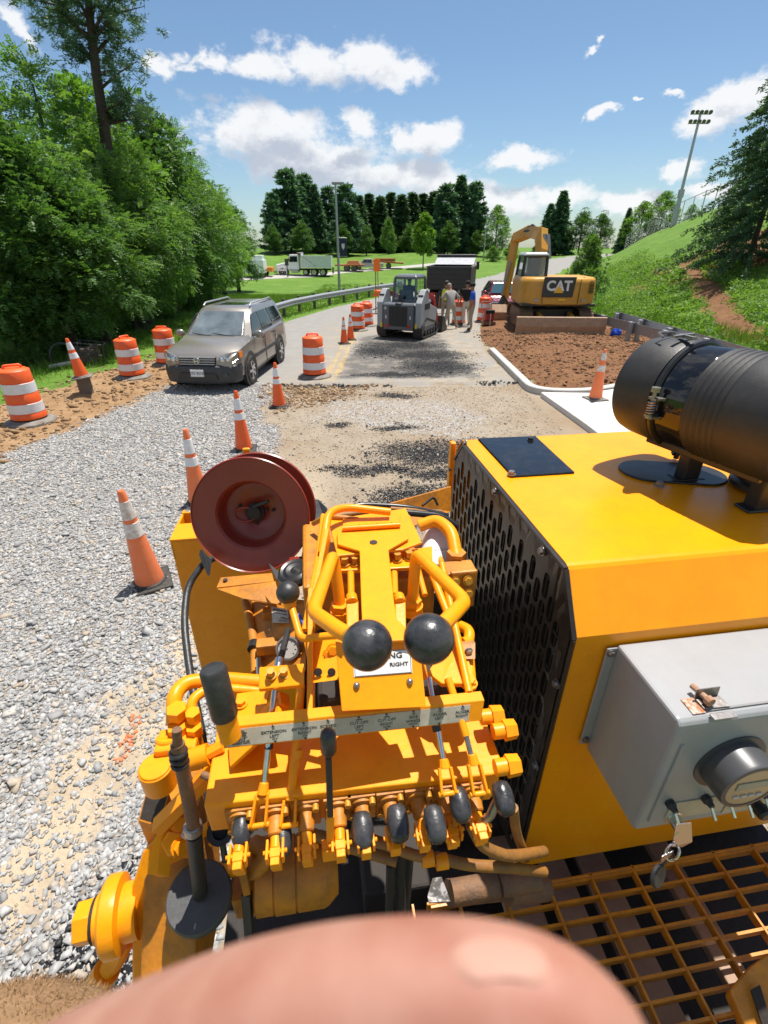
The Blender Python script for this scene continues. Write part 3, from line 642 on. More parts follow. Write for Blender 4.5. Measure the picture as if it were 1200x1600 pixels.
def top_at(px, py, y):
    a, b = px - 600, py - 800; f = FOC * math.cos(PITCH) - b * math.sin(PITCH); t = y / f
    return a * t, CAM_H - (b * math.cos(PITCH) + FOC * math.sin(PITCH)) * t
PROT['locust'] = make_tree('locust', 1, 10, 3.4, 1.6, LEAF_A, 88, 54, 6, .118, .033, .5)
PROT['broad'] = make_tree('broad', 2, 10, 3.3, 1.3, LEAF_B, 88, 74, 4, .115, .046, .32)
PROT['broad_dark'] = make_tree('broad_dark', 3, 10, 3.5, 1.0, LEAF_C, 88, 74, 4, .12, .048, .34)
PROT['bush'] = make_tree('bush', 4, 4, 2.3, .0, LEAF_A, 60, 50, 5, .11, .036, .3, .42, r0=.06)
PROT['bush_fresh'] = make_tree('bush_fresh', 5, 4, 2.2, .0, LEAF_B, 60, 50, 4, .12, .046, .26, .42, r0=.06)
PROT['maple'] = make_tree('maple', 6, 8, 2.2, 2.0, LEAF_B, 60, 50, 3, .22, .09, .3, .62, BARKL, .11)
PROT['spruce'] = conifer('spruce', 7, 16, 3.4, NEEDLE2, 40, 12, .04, 26, .22, .66, .8)
PROT['spruce_slim'] = conifer('spruce_slim', 8, 16, 2.3, NEEDLE, 40, 10, .05, 18, .2, .6, .75)
PROT['pine_row'] = conifer('pine_row', 9, 16, 4.2, NEEDLE2, 24, 12, .06, 30, -.02, .8, .5, .22)
PROT['hemlock'] = conifer('hemlock', 10, 13, 5.6, NEEDLE, 34, 13, .05, 90, .34, .24, .6, .2)
LT = 'trees of the wood along the left side'
wood = [('broad_dark', -60, 120, 15.5, 'dark leafy tree cut by the left edge of the photo'),
        ('locust', 40, 92, 20, 'tall feathery tree at the far left, its top left of the pine'),
        ('broad', 110, 118, 24, 'tall green tree of the wood just left of the pine trunk'),
        ('locust', 165, 190, 22, 'feathery tree of the wood below the pine, trunk in shade'),
        ('broad_dark', 215, 158, 27, 'dark leafy tree whose top shows just right of the pine trunk'),
        ('locust', 262, 196, 30, 'feathery tree on the falling right flank of the wood above the car'),
        ('broad', 296, 262, 35, 'bright green tree on the right flank of the wood, lower than its feathery neighbour'),
        ('broad_dark', 240, 230, 38, 'dark tree deep in the wood behind the right flank'),
        ('broad', 328, 298, 43, 'yellow-green tree near the right end of the wood'),
        ('broad_dark', 356, 318, 50, 'dark tree at the right end of the wood above the white utility truck'),
        ('broad_dark', 20, 215, 15.8, 'dark tree low in the far left of the wood'),
        ('locust', 95, 250, 17.5, 'feathery tree with pale sprays standing in front of the wood at left'),
        ('locust', 160, 285, 20.5, 'feathery tree with pale sprays in front of the wood, above the leaning cone'),
        ('broad', 215, 300, 24, 'fresh green tree in front of the wood, above the second barrel'),
        ('broad_dark', 268, 318, 28, 'dark rounded tree in front of the wood, left of the car roof'),
        ('locust', 292, 345, 33, 'feathery tree low on the wood edge right of the car windscreen')]
for nm, px, py, y, lab in wood:
    x, z = top_at(px, py, y); g = ZT(x, y); place(nm, 'leafy_tree', x, y, (z - g) * 1.03, lab, 'tree', LT, wide=random.uniform(1.0, 1.2))
bushes = [('bush', -20, 400, 13.2, 'bush at the foot of the wood cut by the left edge'), ('bush', 55, 420, 14.6, 'bush at the foot of the wood above the equipment frame'),
          ('bush_fresh', 120, 425, 16.5, 'fresh green bush at the wood foot left of the second barrel'), ('bush', 180, 425, 19, 'bush at the wood foot just above the second barrel'),
          ('bush', 235, 430, 22, 'bush at the wood foot above the third barrel'), ('bush_fresh', 285, 425, 26, 'fresh green bush at the wood foot behind the car bonnet'),
          ('bush', 308, 425, 31, 'bush at the wood foot behind the car roof'), 
          ('bush', 25, 340, 15.5, 'tall dark bush filling the gap low in the left wood'), ('bush', 288, 380, 36, 'tall bush between wood trees left of the lawn')]
for nm, px, py, y, lab in bushes:
    y = y * 1.05 + .9; x, z = top_at(px, py + 8, y); g = ZT(x, y); place(nm, 'bush', x, y, max(1.5, z - g), lab, 'bush', 'bushes at the foot of the left wood', wide=1.0)
# tall pine with open tufted crown rising out of the wood
def big_pine():
    y = 21.; rg = np.random.default_rng(5); x0, _ = top_at(168, 330, y); x0 = -11.6
    path = [V((p[0], y, p[1])) for p in (top_at(178, 330, y), top_at(163, 195, y), top_at(150, 110, y), top_at(140, 20, y), top_at(135, -70, y), top_at(128, -170, y))]
    g = ZT(path[0].x, y); root = thing('pine_tree', 'tall dark open pine rising above the left wood, top out of frame', 'tree', (path[0].x, y, g)); o = V(root.location)
    b = MB(); b.tube([V((.1, 0, -.3))] + [p - o for p in path], .2, 9, [.24, .22, .18, .15, .12, .09, .04]); B, A, S, T = [], [], [], []
    limbs = []
    def bough(q0, q1, rad, n, up=.1):
        mid = q0.lerp(q1, .5) + V((0, 0, up)); pts = [q0, q0.lerp(mid, .6) , mid, q1]; b.tube(pts, rad, 5, [rad, rad * .75, rad * .5, .008])
        for i in range(n):
            t = rg.uniform(.3, 1); q = (q0.lerp(mid, t * 2) if t < .5 else mid.lerp(q1, t * 2 - 1)); q = np.array(q) + rg.normal(0, .22, 3) * (.5 + t)
            k = 46; d = rg.normal(0, 1, (k, 3)) + np.array((0, 0, .25)); d[:, 2] *= .55; al = unit(d) * rg.uniform(.09, .21, (k, 1)); w = unit(np.cross(al, rg.normal(0, 1, (k, 3)))) * .013
            B.append(np.repeat(q[None], k, 0) + rg.normal(0, .05, (k, 3))); A.append(al); S.append(w); T.append(np.clip(rg.normal(.45, .15) + rg.normal(0, .1, k), 0, 1))
    ends = [(75, 40, .1), (40, 30, .0), (30, -5, .2), (110, 20, 0), (205, 60, .1), (215, 95, -.1), (200, 25, .2), (212, 130, -.3), (190, 110, -.1), (95, 75, .1), (60, 10, .2), (175, -20, .2), (90, -30, .2), (215, -20, .1), (185, 60, 0), (120, 70, 0), (225, 10, .1), (70, -50, .1), (160, -60, .1), (200, 165, -.2), (110, -100, .1), (190, -100, .1)]
    for (ex, ey, up) in ends:
        yy = y + rg.uniform(-1.6, 1.6); e = top_at(ex, ey, yy); q1 = V((e[0], yy, e[1])) - o; t = rg.uniform(-.2, .3)
        hz = min(max((q1.z - .9 - 6.2) / 6, 0.02), .98); k = hz * 4; i = int(k); q0 = (path[1 + i].lerp(path[min(5, 2 + i)], k - i)) - o
        bough(q0, q1, .055, 22, .15 + up)
    for (ex, ey) in [(240, 190), (225, 165), (255, 205)]:
        e = top_at(ex, ey, y + .6); bough(path[1] - o, V((e[0], y + .6, e[1])) - o, .05, 14, .25)
    co, lp, tn = quads(np.concatenate(B), np.concatenate(A), np.concatenate(S), np.concatenate(T))
    np_mesh('crown', co, lp, 4, NEEDLE, dict(tone=tn), parent=root); b.build('trunk', BARK, root, 60)
big_pine()
# evergreens behind the parked trucks
far = [('pine_row', 424, 300, 104, 1.0), ('pine_row', 445, 262, 108, 1.1), ('pine_row', 472, 270, 112, 1.05), ('spruce', 490, 288, 110, .8), ('pine_row', 512, 290, 116, 1.0), ('pine_row', 540, 286, 108, 1.0),
       ('spruce_slim', 560, 305, 118, 1.2), ('spruce_slim', 577, 302, 122, 1.2), ('spruce_slim', 594, 306, 120, 1.2), ('spruce_slim', 611, 300, 124, 1.2), ('spruce_slim', 628, 303, 120, 1.2),
       ('spruce_slim', 645, 300, 122, 1.2), ('spruce_slim', 662, 302, 124, 1.2), ('spruce_slim', 679, 298, 122, 1.2), ('pine_row', 700, 286, 116, 1.0), ('spruce', 722, 274, 118, .95), ('pine_row', 744, 282, 116, .9)]
names_far = ['leftmost', 'second from left', 'third from left', 'fourth from left', 'fifth from left', 'sixth from left', 'seventh from left', 'eighth from left', 'ninth from left', 'tenth from left', 'eleventh from left', 'twelfth from left', 'thirteenth from left', 'fourteenth from left', 'fourth from right', 'third from right', 'rightmost']
for i, (nm, px, py, y, w) in enumerate(far):
    x, z = top_at(px, py, y); g = ZT(x, y)
    kind = {'pine_row': 'bushy blue-green pine', 'spruce': 'broad dark spruce', 'spruce_slim': 'slim pointed dark spruce'}[nm]
    w *= {'spruce_slim': 1.75, 'spruce': 1.55, 'pine_row': 1.25}[nm]
    place(nm, 'evergreen_tree', x, y, z - g, kind + ', %s in the evergreen row behind the trucks' % names_far[i], 'tree', 'evergreen row behind the trucks', wide=w)
for i, (nm, px, py, y, w, lab) in enumerate([('broad_dark', 425, 352, 100, 1.2, 'dark rounded tree under the evergreens behind the white utility truck'), ('broad_dark', 470, 345, 101, 1.3, 'dark rounded tree under the evergreens behind the white dump truck'),
        ('broad_dark', 535, 350, 104, 1.2, 'dark rounded tree under the evergreens behind the left lamp post'), ('broad_dark', 572, 352, 106, 1.0, 'dark rounded tree under the evergreens behind the parked pickup'),
        ('bush', 607, 342, 106, .55, 'dense dark round-topped tree left of the young maple'), ('broad_dark', 640, 350, 114, 1.2, 'shaded dark tree behind the young maple, to its left'), ('broad_dark', 702, 345, 112, 1.2, 'shaded dark tree behind the young maple, to its right'),
        ('broad', 780, 318, 112, 1.0, 'light green open tree right of the evergreen row'), ('bush', 772, 385, 98, 1.2, 'low shrub at the foot of the light green open tree'), ('broad_dark', 745, 360, 112, 1.1, 'dark tree at the right end of the evergreen row'), ('bush_fresh', 800, 378, 104, 1.0, 'green shrub left of the excavator boom in the distance')]):
    x, z = top_at(px, py, y); place(nm, 'tree' if 'tree' in lab else 'shrub', x, y, z - ZT(x, y), lab, 'tree' if 'tree' in lab else 'shrub', wide=w)
x, z = top_at(664, 330, 82); place('maple', 'young_tree', x, 82, z - ZT(x, 82), 'young bright green maple alone on the lawn beyond the black truck', 'tree', wide=.92)
for nm, px, py, y, w, lab in [('spruce', 882, 298, 120, 1.5, 'tall dark evergreen right of the excavator boom'), ('spruce', 862, 318, 122, 1.4, 'dark evergreen touching the excavator boom in the distance'), ('broad_dark', 915, 326, 118, 1.2, 'dark leafy tree behind the thin pole right of the excavator'), ('broad_dark', 945, 330, 118, 1.1, 'dark leafy tree right of the thin pole'),
        ('spruce', 985, 325, 100, 1.1, 'small dark evergreen left of the chain-link fence'), ('broad', 1010, 312, 98, 1.2, 'open tree behind the left end of the chain-link fence'), ('broad', 1045, 296, 95, 1.2, 'leafy tree behind the chain-link fence left of the floodlight pole'), ('broad', 1085, 318, 90, 1.3, 'leafy tree behind the chain-link fence right of the floodlight pole')]:
    x, z = top_at(px, py, y); place(nm, 'tree', x, y, z - ZT(x, y), lab, 'tree', wide=w)
x, z = top_at(1295, 10, 27); place('hemlock', 'hemlock_tree', x, 27, z - ZT(x, 27), 'big dark drooping evergreen on the bank at the right edge', 'tree', wide=.92)
x, z = top_at(1192, 196, 36); place('hemlock', 'hemlock_tree', x, 36, z - ZT(x, 36), 'dark drooping evergreen behind the big one at the right edge', 'tree', wide=.80)
x, z = top_at(926, 377, 27); place('bush', 'bush', x, 27, z - ZT(x, 27) + .2, 'dark upright sapling bush just right of the excavator', 'bush', wide=.62)
# weeds on the bank, long grass by the wood, short grass of the near lawn
def leaf_field(name, x, y, n, hmin, hmax, leaf, wid, mt, seed, kind='weed'):
    rg = np.random.default_rng(seed); k = len(x); hh = rg.uniform(hmin, hmax, k); X = np.repeat(x, n); Y = np.repeat(y, n); Hh = np.repeat(hh, n); m = k * n
    r = rg.uniform(0, .22, m) * (1 + Hh); a = rg.uniform(0, 2 * PI, m); px, py = X + r * np.cos(a), Y + r * np.sin(a); pz = zt(px, py)
    if kind == 'weed':
        b = np.stack([px, py, pz + Hh * rg.uniform(.1, 1, m)], 1); al = unit(np.stack([np.cos(a), np.sin(a), rg.uniform(-.4, .8, m)], 1) + rg.normal(0, .4, (m, 3))) * (leaf * rg.uniform(.6, 1.3, m))[:, None]
    else:
        b = np.stack([px, py, pz - .01], 1); al = unit(np.stack([rg.normal(0, .35, m), rg.normal(0, .35, m), np.ones(m)], 1)) * (Hh * rg.uniform(.6, 1.2, m))[:, None]
    w = unit(np.cross(al, rg.normal(0, 1, (m, 3)))) * wid
    co, lp, tn = quads(b, al, w, np.clip(np.repeat(rg.normal(.5, .22, k), n) + rg.normal(0, .08, m), 0, 1))
    return tag(np_mesh(name, co, lp, 4, mt, dict(tone=tn)), kind='stuff')
def bare(x, y):
    a = (vnoise(x, y, 1.3, 4, 21) - .5) * .9; b2 = (vnoise(x, y, 1.3, 4, 22) - .5) * .9
    return np.maximum.reduce([smooth01(poly_sd(x + a, y + b2, scar) / .8 + .5), smooth01(poly_sd(x + a, y + b2, scar2) / .8 + .5), smooth01((np.exp(-((x - SH.x - 1) / 7.) ** 2 - ((y - SH.y) / 4.5) ** 2) - .3) / .25)])
def bank(x, y):
    d = line_sd(x, y, TOE); return smooth01(d / .6 + .3) * (1 - smooth01((d - 3.2 - 3 * vnoise(x, y, .25, 2, 61)) / 2.2)) * (1 - bare(x, y)) * (.25 + .75 * smooth01((vnoise(x, y, .7, 3, 62) - .35) / .3))
wx_, wy_ = scatter(10500, 10, 25, 10, 42, bank); leaf_field('weeds', wx_, wy_, 24, .08, .5, .13, .024, WEED, 71)
def vine(x, y): return (np.abs(np.maximum(poly_sd(x, y, scar), poly_sd(x, y, scar2)) + .75) < .8) * (vnoise(x, y, .8, 2, 64) > .42)
vx_, vy_ = scatter(9000, 11, 26, 12, 42, vine); leaf_field('ground_vines', vx_, vy_, 12, .05, .3, .16, .05, WEED, 72)
vx_, vy_ = scatter(900, 11, 24, 11, 40, lambda x, y: bare(x, y) * (vnoise(x, y, .9, 2, 66) > .6)); leaf_field('weeds', vx_, vy_, 14, .05, .25, .12, .03, WEED, 76)
def edge_grass(x, y): return smooth01((-7.4 - x - .25 * (14 - y) * (y < 14)) / .9) * (y > 5) * smooth01((.35 + .65 * vnoise(x, y, .8, 3, 65))) * (1 - smooth01((y - 40) / 14))
ex_, ey_ = scatter(17000, -14.5, -5.2, 6, 44, lambda x, y: np.maximum(edge_grass(x, y), (y > 17) * (x < -5.2) * .8)); leaf_field('long_grass', ex_, ey_, 7, .08, .3, .1, .008, GRASSB, 73, 'grass')
gx3, gy3 = scatter(9000, -6.6, 2, 20, 60, lambda x, y: (line_sd(x, y, ROAD_L) < -.35) * np.clip(1.3 - y / 60, .2, 1)); leaf_field('lawn_grass', gx3, gy3, 9, .07, .16, .1, .012, GRASSB, 74, 'grass')
gx4, gy4 = scatter(12000, 3.5, 13, 22, 60, lambda x, y: (line_sd(x, y, ROAD_R) > .25) * (line_sd(x, y, TOE) < 1) * (poly_sd(x, y, MOUND) < -.1)); leaf_field('verge_grass', gx4, gy4, 8, .08, .25, .1, .01, GRASSB, 75, 'grass')
gx5, gy5 = scatter(2600, 9.6, 12.4, 11.5, 24, lambda x, y: (poly_sd(x, y, MOUND) < -.1) * 1.); leaf_field('long_grass', gx5, gy5, 9, .1, .4, .1, .008, GRASSB, 77, 'grass')

# ------------------------------------------------------------------ street furniture and traffic control
def G(px, py, z=0.0):   # point at height z on a pixel's line of sight
    a, b = px - 600, py - 800; f = FOC * math.cos(PITCH) - b * math.sin(PITCH); dn = -(b * math.cos(PITCH) + FOC * math.sin(PITCH)); t = (z - CAM_H) / dn
    return V((a * t, f * t, z))
RIBB = mat('black_rubber_base', (.02, .019, .018), .7, col2=(.05, .045, .04), nscale=14, bump=.25, bscale=60, dust=.25, dustcol=(.28, .22, .16))
def cone_parts(root, om, rm, bm, bands=((.12, .30), (.35, .46)), h=1.0, tip=None):
    b = MB(); b.box((0, 0, .016), (.40, .40, .032), tp=(.97, .97)); b.cyl((0, 0, .03), (0, 0, .055), .165, .15, 24); b.build('base', bm, root, 30, .008)
    rad = lambda z: .138 - (.138 - .030) * (z - .04) / (h - .04)
    b = MB(); b.lathe((0, 0, 0), (0, 0, 1), [(.138, .04)] + [(rad(z), z) for z in np.linspace(.08, h - .02, 14)] + [(.024, h), (.015, h - .01)], 28); b.build('cone_body', om, root, 40)
    for (f0, f1) in bands:
        z0, z1 = h * (1 - f1), h * (1 - f0); b = MB(); b.lathe((0, 0, 0), (0, 0, 1), [(rad(z0) + .0008, z0), (rad(z0) + .0035, z0 + .002), (rad(z1) + .0035, z1 - .002), (rad(z1) + .0008, z1)], 28); b.build('reflective_band', rm, root, 40)
def cone(px, py, label, om=ORG, rm=REFL, bm=RIBB, h=.95, z=None, tilt=(0, 0), rz=0, bands=((.12, .30), (.35, .46)), y=None):
    p = G(px, py); p.z = ZT(p.x, p.y) if z is None else z
    o = thing('traffic_cone', label, 'traffic cone', p, rz, 'traffic cones around the road works'); o.rotation_euler = (tilt[0], tilt[1], rz); cone_parts(o, om, rm, bm, bands, h); return o
WORNB = ((.10, .27), (.31, .45))
cone(234, 905, 'big faded scuffed cone on the gravel, nearest to the camera', ORGF, REFLW, RIBB, 1.06, rz=.5, tilt=(.02, -.03), bands=WORNB)
cone(312, 783, 'faded orange cone half hidden behind the red hose reel', ORGF, REFL, RIBB, 1.02, rz=.2)
cone(381, 699, 'bright orange cone with black base just above the red hose reel', ORG, REFL, RIBB, 1.0, rz=.1)
cone(436, 632, 'bright orange cone at the corner where gravel meets the road', ORG, REFL, RIBB, .93, rz=-.1)
cone(538, 537, 'slim cone left of the small loader, nearer of the pair', ORG, REFL, RIBB, .88, rz=.3)
cone(548, 531, 'slim cone left of the small loader, farther of the pair', ORG, REFL, RIBB, .88, rz=.2)
cone(928, 632, 'dirty faded cone standing on the new concrete apron', ORGF, REFLW, BASE, 1.02, z=.115, rz=.25, bands=((.06, .2), (.3, .42)))
cone(988, 664, 'orange cone on the concrete apron hidden behind the air cleaner', ORG, REFL, BASE, .95, z=.115, rz=.1)
pp = G(139, 624); pz = ZT(pp.x, pp.y)
o = thing('timber_post', 'short dark timber post stub under the leaning cone', 'post', (pp.x, pp.y, pz), .3)
b = MB(); b.box((0, 0, .2), (.24, .2, .42)); b.build('post', WOODP, o, 0, .012)
b = MB(); b.ball((-.12, -.05, -.06), .34, 14, (1.2, .9, .5)); b.build('dirt_heap', mat('heap_dirt', (.30, .18, .085), .95, col2=(.22, .12, .05), nscale=8, bump=1, bscale=30), o, 40)
cone(139, 624, 'cone leaning on top of the short timber post by the left verge', ORG, REFL, BASE, .82, z=pz + .42, rz=.4, tilt=(.02, -.10), bands=((.10, .28), (.36, .5)))
def barrel(px, py, label, rz=0, h=.98, tilt=(0, 0)):
    p = G(px, py); p.z = ZT(p.x, p.y); o = thing('traffic_barrel', label, 'traffic barrel', p, rz, 'orange and white traffic barrels'); o.rotation_euler = (tilt[0], tilt[1], rz)
    b = MB(); b.lathe((0, 0, 0), (0, 0, 1), [(.44, 0), (.43, .03), (.36, .055), (.30, .075), (.29, .06)], 32); b.build('base', BASE, o, 40)
    H = h - .1; lv = [0.05, .18, .37, .56, .77, 1.0]; rr = lambda f: .298 - .048 * f; k = [.05 * H + .05] + [H * f + .05 for f in (.17, .37, .56, .77, 1.0)]
    prof = []
    for i in range(5):
        z0, z1 = k[i], k[i + 1]; r0, r1 = rr(i / 5), rr(i / 5) - .004; prof += [(r0 - .006, z0 + .001), (r0, z0 + .008), (r1, z1 - .008), (r1 - .006, z1 - .001)]
    prof += [(.225, H + .06), (.20, H + .075), (.05, H + .08)]
    b = MB(); b.lathe((0, 0, 0), (0, 0, 1), prof, 36); b.build('drum_body', ORG, o, 40)
    for i in (1, 3):
        z0, z1 = k[i] + .006, k[i + 1] - .006; r0, r1 = rr(i / 5) + .001, rr(i / 5) - .003; b = MB(); b.lathe((0, 0, 0), (0, 0, 1), [(r0 - .003, z0), (r0 + .0025, z0 + .004), (r1 + .0025, z1 - .004), (r1 - .003, z1)], 36); b.build('reflective_band', REFL, o, 40)
    b = MB(); b.tube(fillet([(-.14, 0, H + .06), (-.13, 0, H + .13), (.13, 0, H + .13), (.14, 0, H + .06)], .06), .022, 8); b.build('handle', ORG, o, 50); return o
barrel(50, 662, 'barrel at the left photo edge, nearest of all, on dirt', .6, 1.02)
barrel(209, 592, 'barrel on the dirt verge between the leaning cone and the car', 1.2, .97)
barrel(264, 572, 'barrel on the dirt verge touching the left side of the car', .1, .98)
barrel(492, 588, 'barrel standing alone at the cut edge right of the car', .15, 1.03)
barrel(559, 516, 'barrel left of the small loader, nearer of two', .2, .98)
barrel(573, 509, 'barrel left of the small loader, farther and touching its side', .2, .95)
barrel(716, 507, 'barrel standing behind the legs of the grey-shirted man', .2, 1.0)
barrel(755, 503, 'barrel right of the blue-shirted man behind the compactor', .2, 1.06)

# kerb and concrete apron
def kerb():
    pts = fillet([(3.46, 16.2, 0), (3.42, 11.05, 0), (4.6, 10.95, 0), (5.9, 11.7, 0), (8.5, 12.4, 0)], 1.1, 8)
    prof = [(-.10, -.15), (-.095, .135), (-.075, .155), (.06, .16), (.09, .14), (.10, -.15)]; secs = []
    for i, p in enumerate(pts):
        t = (pts[min(i + 1, len(pts) - 1)] - pts[max(i - 1, 0)]).normalized(); n = V((t.y, -t.x, 0)); secs.append([p - n * x + V((0, 0, z)) for x, z in prof])
    o = MB().loft(secs).build('kerb', CONC, None, 40, .008); tag(o, 'new pale concrete kerb curving round the dirt bed', 'kerb')
kerb()
root = thing('concrete_apron', 'new white concrete apron slab between the kerb and the paver', 'concrete slab', (3.5, 8.6, 0))
q = [(.02, 2.28), (.22, 0), (.36, -3), (6.5, -3), (6.5, 3.2), (2.4, 2.9), (1.1, 2.22)]
b = MB(); b.prism([(x, y, -.1) for x, y in q], (0, 0, .215)); b.build('slab', mat('new_concrete', (.62, .61, .585), .85, col2=(.55, .53, .50), nscale=3, bump=.2, bscale=120, dust=.15), root, 0, .015)
b = MB(); b.box((3.3, 1.2, .1165), (6.2, .012, .003)); b.box((3.3, -.9, .1165), (6.2, .012, .003)); b.build('joint', mat('joint_grey', (.3, .29, .27), .9), root, 0)

def wbeam(path, z, h=.31):
    prof = [(0, -.155), (.03, -.13), (.08, -.09), (.08, -.06), (.02, -.02), (.02, .02), (.08, .06), (.08, .09), (.03, .13), (0, .155), (-.01, .155), (-.01, -.155)]; secs = []
    path = [V(p) for p in path]
    for i, p in enumerate(path):
        t = (path[min(i + 1, len(path) - 1)] - path[max(i - 1, 0)]).normalized(); n = V((t.y, -t.x, 0)); secs.append([p + n * x + V((0, 0, z + q)) for x, q in prof])
    return MB().loft(secs)
def guardrail(path, label, side=1, posts=True, z=.56, group='steel guardrails'):
    o = thing('guardrail', label, 'guardrail', path[0], 0, group); off = V(path[0]); P = [V(p) - off for p in path]
    w = wbeam(P if side > 0 else P[::-1], z); w.build('rail', GALV, o, 40)
    d = 0; L = [(P[i + 1] - P[i]).length for i in range(len(P) - 1)]; s = .5
    while posts and s < sum(L):
        q = s; i = 0
        while q > L[i]: q -= L[i]; i += 1
        p = P[i].lerp(P[i + 1], q / L[i]); t = (P[i + 1] - P[i]).normalized(); n = V((t.y, -t.x, 0)) * side; a = math.atan2(t.y, t.x)
        b = MB(); b.T = MX.Translation(p - n * .16) @ MX.Rotation(a, 4, 'Z'); b.box((0, 0, .3), (.15, .12, 1.0)); pst = b.build('post', WOODP if side > 0 else GALV, o, 0, .008)
        b = MB(); b.T = MX.Translation(p - n * .05) @ MX.Rotation(a, 4, 'Z'); b.box((0, 0, z), (.14, .1, .34)); b.build('block', WOODP, pst, 0)
        s += 1.9
    return o
def off_path(line, d, t0, n):
    out = []
    for i in range(n):
        k = t0 + i; k = min(k, len(line) - 1); i0 = int(math.floor(k)); i1 = min(i0 + 1, len(line) - 1); f = k - i0
        x = line[i0][0] * (1 - f) + line[i1][0] * f; y = line[i0][1] * (1 - f) + line[i1][1] * f; out.append((x + d, y, ZT(x + d, y)))
    return out
guardrail([(-5.35, 19.5, 0), (-5.2, 23, ZT(-5.2, 23)), (-4.6, 26.5, ZT(-4.6, 26.5)), (-3.5, 30, ZT(-3.5, 30)), (-2.2, 33.2, ZT(-2.2, 33.2)), (-.6, 37, ZT(-.6, 37)), (1.6, 41, ZT(1.6, 41))], 'long steel guardrail along the far side of the left lane, behind the car')
a_, b_ = G(905, 484, .74), G(1066, 524, .74); dv = (b_ - a_) * .5
guardrail([(a_.x - dv.x * .6, a_.y - dv.y * .6, 0), (a_.x, a_.y, 0), (b_.x, b_.y, 0), (b_.x + dv.x, b_.y + dv.y, 0)], 'steel guardrail section between excavator and air cleaner, nearer of two', -1, z=.60)
a_, b_ = G(962, 489, .8), G(1075, 521, .8); dv = (b_ - a_) * .5
guardrail([(a_.x, a_.y, .05), (b_.x, b_.y, .05), (b_.x + dv.x * 2, b_.y + dv.y * 2, .05)], 'paler second guardrail just behind the nearer one, in the weeds', -1, z=.66)

# poles
def pole(name, label, cat, px, py, top, y=None, r=.07, head=None, group=None):
    p = at(px, py) if y is None else V((top_at(px, py, y)[0], y, 0)); p.z = ZT(p.x, p.y)
    h = up_at(px, top, p.y) - p.z; o = thing(name, label, cat, p, 0, group); b = MB(); b.tube([(0, 0, -.3), (0, 0, h)], r, 12, [r, r * .65]); b.cyl((0, 0, 0), (0, 0, .25), r * 1.6, n=12); b.build('pole', GALV, o, 40); return o, h
LP = 'street lamp posts along the road'
o, h = pole('lamp_post', 'grey lamp post with a dark banner behind the left guardrail', 'lamp post', 531, 464, 287, 37.2, .10, group=LP)
b = MB(); b.box((.15, 0, h + .02), (.75, .32, .14)); b.build('lamp_head', mat('lamp_grey', (.3, .3, .31), .5), o, 0, .03)
b = MB(); b.cyl((0, 0, h - 3.0), (.62, 0, h - 3.0), .018, n=6); b.cyl((0, 0, h - 4.1), (.62, 0, h - 4.1), .018, n=6); b.build('banner_arm', GALV, o)
b = MB(); b.box((.36, 0, h - 3.55), (.48, .012, 1.02)); bn = b.build('banner', mat('banner_navy', (.02, .025, .06), .7), o, 0)
b = MB(); b.prism([(.26, -.008, h - 3.35), (.46, -.008, h - 3.35), (.46, -.008, h - 3.55), (.36, -.008, h - 3.72), (.26, -.008, h - 3.55)], (0, -.004, 0)); b.build('emblem', WHITE, bn, 0)
o, h = pole('lamp_post', 'thin grey lamp post on the far lawn above the black truck cab', 'lamp post', 755, 407, 335, r=.10, group=LP); b = MB(); b.box((.2, 0, h), (.7, .3, .14)); b.build('lamp_head', MATS['lamp_grey'], o, 0, .03)
o, h = pole('utility_pole', 'thin leaning-looking utility pole before the dark trees right of the excavator', 'utility pole', 922, 395, 338, 104, .13)
b = MB(); b.box((0, 0, h - .5), (1.2, .1, .1)); b.build('crossarm', WOODP, o, 0)
o, h = pole('floodlight_mast', 'tall floodlight mast on top of the right bank', 'floodlight mast', 1052, 352, 174, 58, .17); 
b = MB(); b.cyl((0, 0, 0), (0, 0, 3.0), .24, .2, 14); b.build('mast_base', GALV, o)
b = MB(); b.box((0, 0, h * .30), (.45, .4, .7)); b.build('control_cabinet', GALV, o, 0, .02)
b = MB()
for z in (h - .9, h - .2): b.box((0, 0, z), (1.9, .08, .08))
b.build('crossarm', GALV, o, 0)
for z in (h - .75, h - .05):
    for x in (-.85, -.42, 0, .42, .85):
        b = MB(); b.lathe((x, -.1, z), (.1 * (1 if x < 0 else -1), -.8, -.5), [(.05, -.18), (.12, -.08), (.19, .1), (.17, .09)], 12); b.build('floodlight', mat('lamp_housing', (.12, .12, .125), .4, .5), o, 40)
